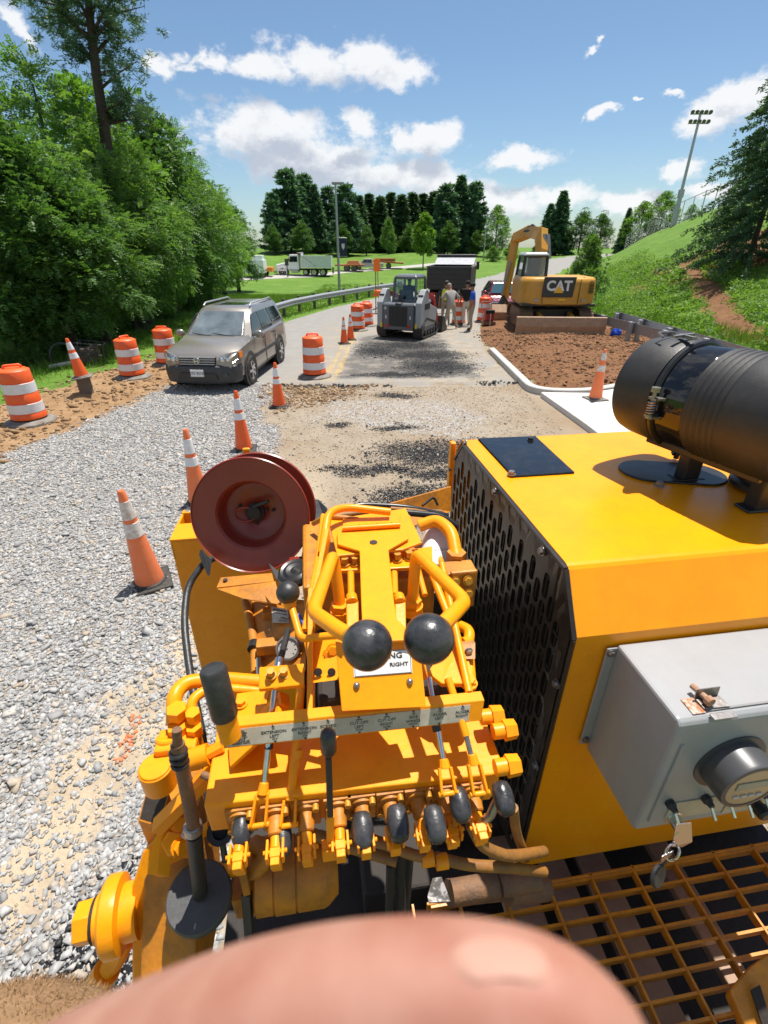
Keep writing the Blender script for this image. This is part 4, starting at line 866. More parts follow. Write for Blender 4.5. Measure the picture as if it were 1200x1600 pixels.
# chain-link fence on the crest
def chain_fence():
    base = [(980, 368, 74), (1012, 357, 68), (1048, 351, 62), (1092, 344, 57), (1150, 330, 52)]; pts = []
    for px, py, y in base: x = top_at(px, py, y)[0]; pts.append(V((x, y, ZT(x, y))))
    o = thing('chain_link_fence', 'grey chain-link fence along the top of the right bank', 'fence', pts[0]); off = pts[0].copy(); pts = [p - off for p in pts]; h = 2.1; m = MB()
    for a, c in zip(pts[:-1], pts[1:]):
        n = int((c - a).length / .34)
        for i in range(n + 1):
            for s in (-1, 1):
                t0 = i / n; p0 = a.lerp(c, t0); k = (h / (c - a).length) * s; t1 = t0 + k
                z1 = h
                if t1 < 0: z1 = h * t0 / -k; t1 = 0
                if t1 > 1: z1 = h * (1 - t0) / k; t1 = 1
                if z1 < .1: continue
                q = a.lerp(c, t1); m.bar(p0 + V((0, 0, .05)), q + V((0, 0, z1)), .006, .006)
    tag(m.build('wire_mesh', GALV, o, 0), kind='stuff')
    for i, p in enumerate(pts):
        b = MB(); b.cyl(p + V((0, 0, -.2)), p + V((0, 0, h + .1)), .05, n=8); b.build('post', GALV, o)
        if i < len(pts) - 1:
            for f in (.33, .66): q = p.lerp(pts[i + 1], f); b = MB(); b.cyl(q + V((0, 0, -.2)), q + V((0, 0, h)), .04, n=8); b.build('post', GALV, o)
            b = MB(); b.cyl(p + V((0, 0, h)), pts[i + 1] + V((0, 0, h)), .03, n=6); b.build('top_rail', GALV, o)
chain_fence()
# orange sign stand left of the loader
p = at(591, 482); p = V((top_at(589, 470, 27)[0], 27, 0)); p.z = ZT(p.x, p.y)
o = thing('road_sign', 'narrow orange sign panel on a mast behind the small loader', 'road sign', p); h1 = up_at(585, 405, 27) - p.z; h0 = up_at(585, 424, 27) - p.z
b = MB(); b.bar((-.06, 0, 0), (-.06, 0, h1), .04, .04); b.bar((.10, 0, 0), (.03, 0, h1), .04, .04); b.build('mast', mat('sign_post', (.30, .2, .12), .8), o, 0)
b = MB(); b.box((0, -.04, (h0 + h1) / 2), (.32, .02, h1 - h0)); b.build('panel', mat('sign_orange', (.95, .18, .01), .5), o, 0, .004)
for s in (-1, 1): b = MB(); b.bar((0, 0, .25), (s * .7, -.3, 0), .05, .05); b.build('leg', MATS['sign_post'], o, 0)
b = MB(); b.box((.05, 0, up_at(588, 458, 27) - p.z), (.55, .5, .3), tp=(.7, .7)); b.build('sandbag', mat('orange_bag', (.8, .17, .03), .7, bump=.4, bscale=12), o, 30, .05)
# blue plastic bag
p = G(961, 527, .1); o = MB(); v0 = len(o.v); o.ball((0, 0, .14), .17, 16, (1.1, .8, .95))
o.v = [(x + random.uniform(-.03, .03), y + random.uniform(-.03, .03), z + random.uniform(-.03, .03)) for x, y, z in o.v]; o = o.build('plastic_bag', mat('blue_plastic', (.02, .09, .6), .35), None, 20); o.location = p; tag(o, 'crumpled blue plastic bag under the right guardrail', 'plastic bag')
# tipped caged engine unit on the verge
p = G(128, 572); p.z = ZT(p.x, p.y); o = thing('caged_engine', 'tipped dirty caged engine unit with hose loop lying on the grass', 'engine', p, .35)
b = MB(); b.T = MX.Rotation(.15, 4, 'Y'); b.box((.1, 0, .28), (.75, .4, .38)); b.box((.35, 0, .5), (.2, .3, .12)); b.build('engine_block', mat('dirty_brown', (.14, .10, .075), .8, col2=(.07, .055, .045), nscale=14, bump=.3), o, 0, .03)
b = MB(); b.T = MX.Rotation(.15, 4, 'Y')
for x in (.0, .42, .62):
    for z in (.06, .62): b.cyl((x, -.26, z), (x, .26, z), .018, n=6)
    for yy in (-.26, .26): b.cyl((x, yy, .06), (x, yy, .62), .018, n=6)
for yy in (-.26, .26):
    for z in (.06, .34, .62): b.cyl((-.1, yy, z), (.62, yy, z), .018, n=6)
b.build('cage_frame', mat('cage_black', (.03, .03, .03), .5), o)
b = MB(); b.tube([(-.35 + .32 * math.cos(a), -.1, .25 + .36 * math.sin(a)) for a in np.linspace(-.3, PI + .5, 18)], .035, 8); b.build('hose_loop', RUB, o)
b = MB(); b.cyl((-.7, -.45, .06), (.0, -.2, .12), .06, n=12); b.build('pipe', mat('pipe_tan', (.5, .45, .38), .7), o)

# ------------------------------------------------------------------ people
def person_mesh(J, zones, mats):
    """J: joint -> (pos, radius); zones: list of (joint a, joint b, material index). One continuous skinned body."""
    names = list(J); edges = [(names.index(a), names.index(b)) for a, b, _ in zones]
    me = bpy.data.meshes.new('body'); me.from_pydata([J[n][0] for n in names], edges, []); o = bpy.data.objects.new('body', me); COL.objects.link(o)
    md = o.modifiers.new('skin', 'SKIN'); md.use_smooth_shade = True
    for i, n in enumerate(names):
        sv = me.skin_vertices[0].data[i]; r = J[n][1]; sv.radius = (r, r) if isinstance(r, (int, float)) else r; sv.use_root = (n == 'pelvis')
    o.modifiers.new('sub', 'SUBSURF').levels = 2
    dg = bpy.context.evaluated_depsgraph_get(); m2 = bpy.data.meshes.new_from_object(o.evaluated_get(dg)); bpy.data.objects.remove(o); bpy.data.meshes.remove(me)
    m2.materials.clear()
    for q in mats: m2.materials.append(q)
    seg = [(V(J[a][0]), V(J[b][0]), k) for a, b, k in zones]
    for f in m2.polygons:
        c = f.center; best = 1e9
        for a, b, k in seg:
            d = b - a; t = max(0, min(1, (c - a).dot(d) / max(1e-9, d.length_squared))); q = (c - a - d * t).length
            if q < best: best = q; f.material_index = k
    m2.shade_smooth(); m2.name = 'body'
    return m2
FACE = mat('skin_sunned', (.36, .17, .105), .55)
def man(label, loc, rz, shirt, pants, cap, lean=0.0, arms='down', vest=None, stance=.12, h=1.76, hat='cap', group='workers talking by the loader', shoes=(.05, .04, .03), sleeve='short', armL=None, armR=None):
    s = h / 1.78; o = thing('person', label, 'person', loc, rz, group); ln = lambda z: V((0, math.sin(lean) * (z - .95), .95 + math.cos(lean) * (z - .95))) if z > .95 else V((0, 0, z))
    def P(x, y, z): q = ln(z); return (V((x, q.y + y * math.cos(lean) if z > .95 else y, q.z)) * s)
    J = {'pelvis': (P(0, 0, .96), (.16 * s, .125 * s)), 'waist': (P(0, 0, 1.10), (.165 * s, .13 * s)), 'chest': (P(0, 0, 1.32), (.185 * s, .135 * s)), 'neckb': (P(0, .0, 1.47), .085 * s), 'neck': (P(0, .02, 1.53), .06 * s), 'head': (P(0, .035, 1.63), (.085 * s, .10 * s)), 'crown': (P(0, .03, 1.72), (.07 * s, .085 * s))}
    Z = [('pelvis', 'waist', 0), ('waist', 'chest', 0), ('chest', 'neckb', 0), ('neckb', 'neck', 2), ('neck', 'head', 2), ('head', 'crown', 2)]
    for sd_, nm in ((-1, 'l'), (1, 'r')):
        J['hip' + nm] = (P(sd_ * .10, 0, .88), .105 * s); J['knee' + nm] = (P(sd_ * (.10 + stance * .4), .03, .50), .068 * s); J['ank' + nm] = (P(sd_ * (.10 + stance), -.02, .10), .048 * s); J['toe' + nm] = (P(sd_ * (.12 + stance), .15, .05), .045 * s)
        J['sho' + nm] = (P(sd_ * .20, 0, 1.42), .075 * s)
        arm = (armL if sd_ < 0 else armR) or [(.27, 0, 1.14), (.29, .07, .90)]
        J['elb' + nm] = (P(sd_ * arm[0][0], arm[0][1], arm[0][2]), .048 * s); J['wri' + nm] = (P(sd_ * arm[1][0], arm[1][1], arm[1][2]), .033 * s); w = J['wri' + nm][0]; d = (w - J['elb' + nm][0]).normalized(); J['han' + nm] = (w + d * .09 * s, .04 * s); J['fin' + nm] = (w + d * .17 * s, .022 * s)
        mid = J['sho' + nm][0].lerp(J['elb' + nm][0], .8 if sleeve == 'short' else .99); J['slv' + nm] = (mid, .056 * s)
        Z += [('pelvis', 'hip' + nm, 1), ('hip' + nm, 'knee' + nm, 1), ('knee' + nm, 'ank' + nm, 1), ('ank' + nm, 'toe' + nm, 3), ('chest', 'sho' + nm, 0), ('sho' + nm, 'slv' + nm, 0), ('slv' + nm, 'elb' + nm, 2 if sleeve == 'short' else 0), ('elb' + nm, 'wri' + nm, 2 if sleeve == 'short' else 0), ('wri' + nm, 'han' + nm, 2), ('han' + nm, 'fin' + nm, 2)]
    J = {k: (tuple(v[0]), v[1]) for k, v in J.items()}
    me = person_mesh(J, Z, [shirt, pants, FACE, mat('boot_brown', (.06, .045, .035), .8)])
    bo = bpy.data.objects.new('body', me); COL.objects.link(bo); bo.parent = o
    hd = V(J['head'][0]); cr = V(J['crown'][0]); up = (cr - hd).normalized(); rot = up.to_track_quat('Z', 'Y').to_matrix()
    b = MB(); b.T = MX.Translation(cr) @ rot.to_4x4()
    if hat == 'cap': b.ball((0, -.005, .0), .108 * s, 16, (.95, 1.08, .85)); b.box((0, .13 * s, -.02), (.16 * s, .11 * s, .015))
    elif hat == 'hair': b.ball((0, -.02, -.01), .104 * s, 16, (.95, 1.05, .95))
    b.build('cap' if hat == 'cap' else 'hair', cap, o, 50)
    b = MB(); b.T = MX.Translation(hd) @ rot.to_4x4(); b.ball((0, .105 * s, 0), .018 * s, 8, (.8, 1.1, 1.3))
    for sx in (-1, 1): b.ball((sx * .09 * s, 0, .01), .024 * s, 8, (.5, .9, 1.3))
    b.build('face_features', FACE, o, 60)
    if vest:
        b = MB(); secs = []
        for z, hw, dp in ((1.02, .205, .165), (1.2, .21, .17), (1.36, .215, .17), (1.46, .13, .12)):
            secs.append([P(hw * math.cos(a), dp * math.sin(a), z) for a in np.linspace(0, 2 * PI, 20, endpoint=False)])
        b.loft(secs, False); b.build('vest', vest, o, 60)
        b = MB(); b.loft([[P(x * 1.03 * math.cos(a), y * 1.03 * math.sin(a), z) for a in np.linspace(0, 2 * PI, 20, endpoint=False)] for z, x, y in ((1.10, .21, .168), (1.15, .21, .168))], False); b.build('vest_band', REFL, o, 60)
    return o
KHAKI = mat('khaki_cloth', (.34, .27, .19), .9, bump=.3, bscale=40); KHAKI2 = mat('tan_cloth', (.42, .35, .26), .9, bump=.3, bscale=40)
BLUE = mat('blue_shirt', (.012, .10, .55), .8, bump=.3, bscale=40); GREYS_ = mat('grey_shirt', (.36, .33, .30), .9, bump=.3, bscale=40); NAVY = mat('navy_cloth', (.015, .018, .04), .9, bump=.3, bscale=40)
CREAM = mat('cream_cloth', (.62, .55, .44), .9, bump=.3, bscale=40); BLKC = mat('black_cloth', (.012, .012, .013), .9); HIVIS = mat('hi_vis_yellow', (.72, .78, .02), .7, bump=.2, bscale=40); GREYH = mat('grey_hair', (.25, .21, .18), .8)
def gp(px, py): p = G(px, py); p.z = ZT(p.x, p.y); return p
man('man in bright blue polo and khakis standing with his back half turned', gp(735, 517), 1.35, BLUE, KHAKI, BLKC, .03, stance=.05, armL=[(.25, .02, 1.13), (.24, .12, .9)])
man('man in grey shirt and tan trousers stooping over a shovel', gp(703, 514), .25, GREYS_, KHAKI2, GREYH, .42, stance=.2, hat='hair', armL=[(.32, .08, 1.2), (.34, .22, .98)], armR=[(.36, .0, 1.22), (.34, .14, 1.0)], sleeve='long')
man('man in yellow hi-vis vest behind the stooping grey-shirted man', gp(695, 508), 2.9, NAVY, KHAKI, mat('dark_brown_hair', (.04, .025, .018), .7), .12, vest=HIVIS, stance=.06, hat='hair')
man('man in black shirt and cream trousers mostly hidden by the blue-shirted man', gp(727, 509), 2.6, BLKC, CREAM, BLKC, .02, stance=.05)
a_, c_ = G(699, 487, .75), G(678, 492, .42)
o = thing('shovel', 'long handled shovel held by the stooping grey-shirted man', 'shovel', gp(676, 510)); off = V(o.location); y = off.y + .2
hx, hz = top_at(703, 489, y)[0], top_at(703, 489, y)[1]; bx, bz = top_at(680, 491, y)[0], top_at(680, 491, y)[1]
b = MB(); b.cyl(V((hx + .25, y, hz + .02)) - off, V((bx, y, bz)) - off, .018, n=8); b.build('handle', mat('ash_wood', (.5, .38, .24), .6), o)
b = MB(); q = V((bx, y, bz)) - off; b.loft([[q + V((-d, .02 * math.sin(k), w * math.cos(k))) for k in np.linspace(0, 2 * PI, 10, endpoint=False)] for d, w in ((-.02, .03), (.08, .12), (.25, .12), (.33, .03))]); b.build('blade', STEEL, o, 50)

# ------------------------------------------------------------------ vehicles
def wheel(root, c, r, w, rim, spokes=0, name='wheel', hub=.62, side=None):
    sx = side or (1 if c[0] > 0 else -1); b = MB(); b.lathe((c[0] - sx * w / 2, c[1], c[2]), (sx, 0, 0), [(r * .6, .0), (r * .9, 0), (r, w * .12), (r * 1.0, w * .5), (r, w * .88), (r * .92, w), (r * .66, w), (r * .64, w * .9)], 32)
    t = b.build(name, TYRE, root, 40)
    b = MB(); f = c[0] + sx * (w / 2 - .012); R0 = r * .66
    b.lathe((f - sx * .05, c[1], c[2]), (sx, 0, 0), [(R0, 0), (R0, .055), (R0 * .9, .05), (R0 * .86, .015), (0.001, .012)], 28)
    if spokes:
        for k in range(spokes):
            a = 2 * PI * k / spokes; b.bar((f, c[1] + .04 * math.cos(a), c[2] + .04 * math.sin(a)), (f - sx * .002, c[1] + R0 * .93 * math.cos(a), c[2] + R0 * .93 * math.sin(a)), .05 * r / .33, .035, (1, 0, 0))
    b.cyl((f - sx * .04, c[1], c[2]), (f + sx * .012, c[1], c[2]), R0 * .27, n=14); b.build('rim', rim, t, 40); return t
def bil(q, s, t): a, b, c, d = [V(p) for p in q]; return a.lerp(b, s).lerp(d.lerp(c, s), t)
def panel(q, s0, s1, t0, t1, off=.006, th=.006, poly=None, mb=None, nrm=None):
    n = (V(q[1]) - V(q[0])).cross(V(q[3]) - V(q[0])).normalized() if nrm is None else nrm
    pts = [bil(q, s, t) + n * off for s, t in (poly or [(s0, t0), (s1, t0), (s1, t1), (s0, t1)])]
    return (mb or MB()).prism(pts, -n * th)
ALLOY = mat('alloy_rim', (.55, .55, .55), .3, .85); HEADL = mat('headlamp_glass', (.55, .57, .6), .12, .4, col2=(.25, .27, .3), nscale=18, sharp=.08)
AMB = mat('amber_lens', (.8, .22, .02), .2); REDL = mat('red_lens', (.45, .015, .01), .2); CLAD = mat('grey_cladding', (.035, .037, .042), .5)
SUVP = mat('pewter_paint', (.27, .245, .215), .3, .45, coat=.7)
def suv():
    o = thing('parked_car', 'pewter grey SUV facing the camera in the left lane', 'car', (-4.02, 13.48, 0), R(175.4))
    def sec(y, hw, zb, zm, zl, zt_, hwt): 
        h = [(-hw * .93, zb), (-hw, zb + .1), (-hw * 1.0, zm), (-hw * .975, zl), (-hwt, zt_)]
        return [V((x, y, z)) for x, z in h] + [V((-x, y, z)) for x, z in h[::-1]]
    S = [(2.24, .60, .44, .58, .70, .715, .54), (2.20, .74, .33, .58, .74, .76, .60), (2.08, .83, .26, .60, .82, .86, .66), (1.9, .87, .24, .62, .885, .95, .69), (1.6, .885, .24, .64, .93, 1.01, .71), (1.25, .89, .24, .65, .965, 1.06, .73), (1.02, .89, .24, .65, .985, 1.095, .76),
         (.6, .89, .24, .65, 1.0, 1.06, .83), (-1.9, .89, .24, .65, 1.03, 1.08, .83), (-2.15, .87, .28, .65, 1.03, 1.08, .81), (-2.3, .80, .42, .65, 1.0, 1.06, .76)]
    MB().loft([sec(*q) for q in S]).build('body', SUVP, o, 28)
    def loop(z, y0, y1, hw, r): 
        p = [(-hw + r, y1), (-hw, y1 + r), (-hw, y0 - r * 1.6), (-hw + r * 1.2, y0), (hw - r * 1.2, y0), (hw, y0 - r * 1.6), (hw, y1 + r), (hw - r, y1)]; return [V((x, y, z)) for x, y in p]
    MB().loft([loop(1.03, 1.06, -2.24, .845, .10), loop(1.30, .68, -2.17, .765, .10), loop(1.58, .27, -2.08, .665, .10), loop(1.645, .12, -2.02, .62, .12), loop(1.665, -.05, -1.9, .54, .12)]).build('cabin', SUVP, o, 30)
    # glazing
    ws = [V((-.70, 1.055, 1.075)), V((.70, 1.055, 1.075)), V((.565, .29, 1.57)), V((-.565, .29, 1.57))]
    b = panel(ws[::-1] if False else ws, .02, .98, .03, .96, .012, .01, nrm=V((0, .55, .83)).normalized()); wsh = b.build('windscreen', mat('windscreen_glass', (.20, .235, .25), .05, spec=1.0, col2=(.07, .085, .09), nscale=2.2, sharp=.25), o, 0)
    b = MB(); b.bar((-.5, 1.10, 1.075), (.1, .98, 1.13), .02, .02); b.bar((.05, 1.10, 1.075), (.6, .98, 1.13), .02, .02); b.build('wiper', CLAD, o, 0)
    for sx in (-1, 1):
        def sd(y, t): z = 1.09 + t * .46; f = (z - 1.03) / .55; return V((sx * (.852 - f * .18), y, z))
        nn = V((sx * .95, 0, .31)).normalized()
        for nm, pts in (('front_window', [(.80, 0), (.36, .88), (.0, .93), (-.02, 0)]), ('rear_window', [(-.10, 0), (-.10, .93), (-.78, .93), (-.95, .2), (-.95, 0)]), ('quarter_window', [(-1.05, .12), (-.92, .93), (-1.75, .9), (-1.95, .1)])):
            b = MB(); pp_ = [sd(y, t) + nn * .012 for y, t in pts]; b.prism(pp_, -nn * .02); b.build(nm, GLASS, o, 0)
        b = MB(); b.bar((sx * .892, 1.0, .60), (sx * .892, -1.0, .62), .03, .09); b.build('side_trim', CLAD, o, 0, .008)
        for y in (-.02, -.98): b = MB(); b.box((sx * .895, y, .62), (.012, .014, .72)); b.build('door_gap', BLK, o, 0)
        for y in (.12, -.84): b = MB(); b.box((sx * .90, y, .93), (.03, .17, .035)); b.build('door_handle', BLK, o, 0, .008)
        b = MB(); b.tube([(sx * .60, .05, 1.66), (sx * .60, -.1, 1.72), (sx * .60, -1.7, 1.72), (sx * .60, -1.85, 1.66)], .02, 8); b.build('roof_rail', GALV, o)
        b = MB(); b.ball((sx * 1.0, .78, 1.10), .12, 14, (1.0, .55, .75)); b.bar((sx * .84, .74, 1.06), (sx * .95, .77, 1.08), .06, .05); b.build('mirror', SUVP, o, 50)
        b = MB(); cx = sx * .66
        pts = [V((sx * .48, 2.205, .80)), V((sx * .66, 2.15, .87)), V((sx * .845, 1.92, .89)), V((sx * .862, 1.90, .74)), V((sx * .78, 2.13, .66)), V((sx * .54, 2.22, .64))]; b.prism(pts, V((sx * .012, .03, .012))); hl = b.build('headlight', HEADL, o, 0, .012)
        b = MB(); pts = [V((sx * .865, 1.96, .88)), V((sx * .883, 1.80, .88)), V((sx * .89, 1.80, .76)), V((sx * .872, 1.96, .75))]; b.prism(pts, V((sx * .02, .012, 0))); b.build('indicator', AMB, hl, 0)
        for k in (.57, .68): b = MB(); b.ball((sx * k, 2.235 - (k - .57) * .35, .745), .05, 12, (1, .4, 1)); b.build('lamp_bowl', CHR, hl, 60)
        b = MB(); b.cyl((sx * .62, 2.22, .43), (sx * .62, 2.27, .43), .055, .05, 14); b.build('fog_lamp', GLASS, o)
        for y in (1.31, -1.31):
            b = MB(); b.lathe((sx * .80, y, .36), (sx, 0, 0), [(.40, 0), (.43, .085), (.43, .105), (.36, .105), (.35, 0)], 36); b.build('wheel_arch', CLAD, o, 40)
            b = MB(); b.cyl((sx * .6, y, .34), (sx * .897, y, .34), .372, n=32); b.build('wheel_well', BLK, o)
            wheel(o, (sx * .82, y, .335), .335, .215, ALLOY, 5)
    b = MB(); prof = [(-.86, 1.72), (-.87, 1.95), (-.80, 2.16), (-.5, 2.30), (0, 2.33), (.5, 2.30), (.80, 2.16), (.87, 1.95), (.86, 1.72)]
    secs = [[V((x * k, y + d, z)) for x, y in prof] + [V((x * .9, y - .25, z)) for x, y in prof[::-1]] for z, k, d in ((.22, .97, -.05), (.30, 1.0, .0), (.50, 1.015, .02), (.60, 1.01, .0), (.635, .99, -.05))]
    MB().loft(secs).build('front_bumper', CLAD, o, 35)
    b = MB(); b.box((0, 2.345, .40), (.95, .03, .15), tp=(.85, 1)); b.build('air_intake', BLK, o, 0, .01)
    gq = [(-.42, 2.258), (.42, 2.258)]
    b = MB(); b.box((0, 2.235, .725), (.84, .06, .17), tp=(1.06, .6)); gr = b.build('grille', BLK, o, 0, .01)
    b = MB()
    for z in (.655, .705, .755, .80): b.box((0, 2.27 - (z - .655) * .1, z), (.80 + (z - .65) * .3, .03, .022))
    b.build('grille_bar', GALV, gr, 0, .004)
    b = MB()
    for sx in (-1, 1): b.bar((sx * .032, 2.30, .685), (sx * .048, 2.29, .775), .018, .02, (0, 1, 0))
    b.bar((-.035, 2.296, .727), (.035, 2.296, .727), .018, .02); b.tube([(.075 * math.cos(a), 2.293, .73 + .06 * math.sin(a)) for a in np.linspace(0, 2 * PI, 25)], .006, 6); b.build('emblem', CHR, gr, 30)
    b = MB(); b.box((0, 2.372, .475), (.31, .014, .155)); pl = b.build('number_plate', WHITE, o, 0, .006)
    text('JYE 9510', .085, mat('plate_blue', (.02, .03, .12), .5), pl, frame((0, 2.380, .47), (-1, 0, 0), (0, 0, 1)), 'plate_text', .001, .001)
    b = MB(); b.box((0, -.45, 1.668), (.8, .62, .008)); b.build('sunroof', GLASS, o, 0, .003)
    b = MB(); b.tube([(.37 + .17 * math.cos(a), .52 - .05 * math.sin(a), 1.14 + .15 * math.sin(a)) for a in np.linspace(0, 2 * PI, 20)], .014, 6); b.build('steering_wheel', BLK, o)
    b = MB(); b.box((0, -.3, .12), (1.3, 3.4, .12)); b.build('underbody', BLK, o, 0)
suv()

def loader():
    p = G(617, 533); o = thing('track_loader', 'small grey compact track loader seen from behind on the dark asphalt', 'loader', (.95, 19.75, ZT(.95, 19.75)), R(-24))
    GR = mat('loader_grey', (.115, .13, .15), .4, col2=(.095, .107, .12), nscale=6, dust=.12); LG = mat('loader_light_grey', (.33, .345, .355), .42, dust=.15); RD = mat('loader_red', (.35, .02, .018), .4, dust=.1); DK = mat('loader_dark', (.03, .033, .037), .5)
    # rear body
    b = MB(); b.prism([(-.62, -1.0, .38), (.62, -1.0, .38), (.64, -1.06, .55), (.64, -1.06, 1.16), (.60, -.98, 1.22), (-.60, -.98, 1.22), (-.64, -1.06, 1.16), (-.64, -1.06, .55)], (0, 1.9, 0)); b.build('engine_body', GR, o, 0, .03)
    b = MB(); b.box((0, -1.075, .76), (1.16, .05, .86)); dr = b.build('rear_door', GR, o, 0, .04)
    b = MB(); b.box((0, -1.105, .80), (.72, .02, .68)); b.build('grille', DK, dr, 0, .02)
    b = MB()
    for i in range(9): b.box((0, -1.12, .52 + i * .068), (.68, .012, .03))
    for x in (-.2, 0, .2): b.box((x, -1.118, .8), (.02, .012, .66))
    b.build('grille_slat', BLK, dr, 0)
    for sx in (-1, 1):
        b = MB(); b.box((sx * .47, -1.106, .76), (.055, .02, .11)); b.build('reverse_lamp', WHITE, dr, 0, .01)
        b = MB(); b.box((sx * .42, -1.106, .46), (.13, .02, .10)); b.build('tail_lamp', REDL, dr, 0, .01)
    b = MB(); b.cyl((-.50, -1.095, 1.06), (-.50, -1.11, 1.06), .05, n=14); b.build('badge', WHITE, dr)
    b = MB(); b.lathe((0, -1.02, 1.2), (0, 0, 1), [(.14, -.02), (.13, .03), (.06, .06)], 16); b.build('fuel_dome', DK, o)
    b = MB(); b.tube([(-.08, -.72, 1.2), (-.08, -.72, 1.42), (-.1, -.70, 1.46)], .06, 10); b.build('exhaust', BLK, o)
    # side towers with lift-arm pivots
    for sx in (-1, 1):
        b = MB(); prof = [(-1.04, .42), (-1.04, 1.24), (-.62, 1.66), (-.35, 1.66), (-.2, 1.2), (.7, .95), (.7, .42)]
        b.prism([(sx * .64, y, z) for y, z in prof], (sx * .22, 0, 0)); tw = b.build('side_tower', LG, o, 0, .025)
        b = MB(); b.box((sx * .75, -.82, 1.475), (.18, .03, .05)); b.build('vent', BLK, tw, 0); b = MB(); b.cyl((sx * .75, -.47, 1.60), (sx * .88, -.47, 1.60), .06, n=12); b.build('pivot_pin', STEEL, tw)
        b = MB(); b.box((sx * .868, -.42, 1.10), (.012, .52, .2)); b.build('model_plate', DK, tw, 0)
        b = MB(); b.box((sx * .68, -1.05, .48), (.08, .02, .16)); b.build('warning_decal', mat('decal_yellow', (.75, .5, .02), .5), tw, 0)
        # track: rounded trapezoid belt
        cx = sx * .72; path = fillet([(-.95, .06), (.78, .06), (1.02, .40), (-.45, .74), (-1.05, .44), (-.95, .06)], .17, 5)
        path = [V((p_[0], p_[1], 0)) for p_ in [V((*q, 0)) for q in [(-.1, .05), (.78, .05), (1.05, .38), (-.5, .72), (-1.05, .40), (-.9, .05), (-.1, .05)]]]; path = fillet(path, .2, 5); secs = []
        for i, q in enumerate(path[:-1]):
            t = (path[(i + 1) % (len(path) - 1)] - path[i - 1 if i else len(path) - 2]).normalized(); n = V((t.y, -t.x, 0)); secs.append([V((cx - .18, q.x, q.y)), V((cx + .18, q.x, q.y)), V((cx + .18, q.x - n.x * .05, q.y - n.y * .05)), V((cx - .18, q.x - n.x * .05, q.y - n.y * .05))])
        secs.append(secs[0]); b = MB(); b.loft(secs, False); tr = b.build('track', RUB, o, 40)
        b = MB()
        for i in range(len(path) - 1):
            a, c = path[i], path[i + 1]; k = max(1, int((c - a).length / .11))
            for j in range(k): q = a.lerp(c, j / k); b.box((cx, q.x, q.y), (.34, .045, .045))
        b.build('track_lug', RUB, tr, 0)
        b = MB(); b.box((cx, .0, .36), (.24, 1.3, .26)); b.build('track_frame', GR, tr, 0, .03)
        for y, z, r in ((-.82, .38, .2), (.82, .28, .17), (-.45, .2, .09), (-.15, .2, .09), (.15, .2, .09), (.45, .2, .09)): b = MB(); b.cyl((cx - .15, y, z), (cx + .15, y, z), r, n=18); b.build('roller', DK, tr)
        # lift arm
        b = MB()
        for (p0, p1, w) in (((-.47, 1.55), (.55, 1.32), .17), ((.55, 1.36), (1.02, .62), .19), ((1.02, .66), (1.15, .22), .16)): b.bar((sx * .72, *p0), (sx * .72, *p1), .13, w)
        b.build('lift_arm', RD, o, 0, .02); b = MB(); b.cyl((sx * .68, -.1, .85), (sx * .70, .85, 1.05), .05, n=10); b.build('lift_cylinder', BLK, o)
    # cab
    def frus(z0, z1, a, c): return a, c
    b = MB(); bot = [(-.44, -.55, 1.15), (.44, -.55, 1.15), (.44, .62, 1.0), (-.44, .62, 1.0)]; top = [(-.40, -.42, 2.02), (.40, -.42, 2.02), (.40, .52, 2.02), (-.40, .52, 2.02)]
    th = .055
    for i in range(4): b.bar(bot[i], top[i], th * 1.4, th * 1.4)
    for i in range(4): b.bar(bot[i], bot[(i + 1) % 4], th, .10); b.bar(top[i], top[(i + 1) % 4], th * 1.4, th * 1.6)
    b.box((0, -.55, 1.22), (.9, .06, .2)); b.build('cab_frame', GR, o, 0, .02)
    b = MB(); b.hexa([(-.44, -.47, 2.03), (.44, -.47, 2.03), (.44, .58, 2.03), (-.44, .58, 2.03)], [(-.38, -.38, 2.12), (.38, -.38, 2.12), (.38, .48, 2.12), (-.38, .48, 2.12)]); b.build('cab_roof', GR, o, 0, .03)
    GL = mat('clear_glass', (.75, .85, .83), .02, trans=1.0); 
    b = MB(); panel([bot[0], bot[1], top[1], top[0]], .06, .94, .2, .97, .0, .006, mb=b); b.build('rear_window', GL, o, 0)
    for i, nm in ((1, 'side_window'), (3, 'side_window')):
        b = MB(); panel([bot[i], bot[(i + 1) % 4], top[(i + 1) % 4], top[i]], .06, .94, .1, .97, 0, .006, mb=b); w = b.build(nm, GL, o, 0)
        b = MB()
        for k in range(1, 6): b.bar(bil([bot[i], bot[(i + 1) % 4], top[(i + 1) % 4], top[i]], .05, k / 6), bil([bot[i], bot[(i + 1) % 4], top[(i + 1) % 4], top[i]], .95, k / 6), .012, .012)
        for k in range(1, 6): b.bar(bil([bot[i], bot[(i + 1) % 4], top[(i + 1) % 4], top[i]], k / 6, .05), bil([bot[i], bot[(i + 1) % 4], top[(i + 1) % 4], top[i]], k / 6, .95), .012, .012)
        b.build('window_grille', BLK, w, 0)
    b = MB(); b.box((0, -.2, 1.12), (.5, .45, .14)); b.box((0, -.4, 1.38), (.48, .12, .5)); b.build('operator_seat', BLK, o, 0, .04)
    b = MB(); b.box((0, .25, .75), (1.2, 1.3, .8)); b.build('cab_floor', DK, o, 0, .03)
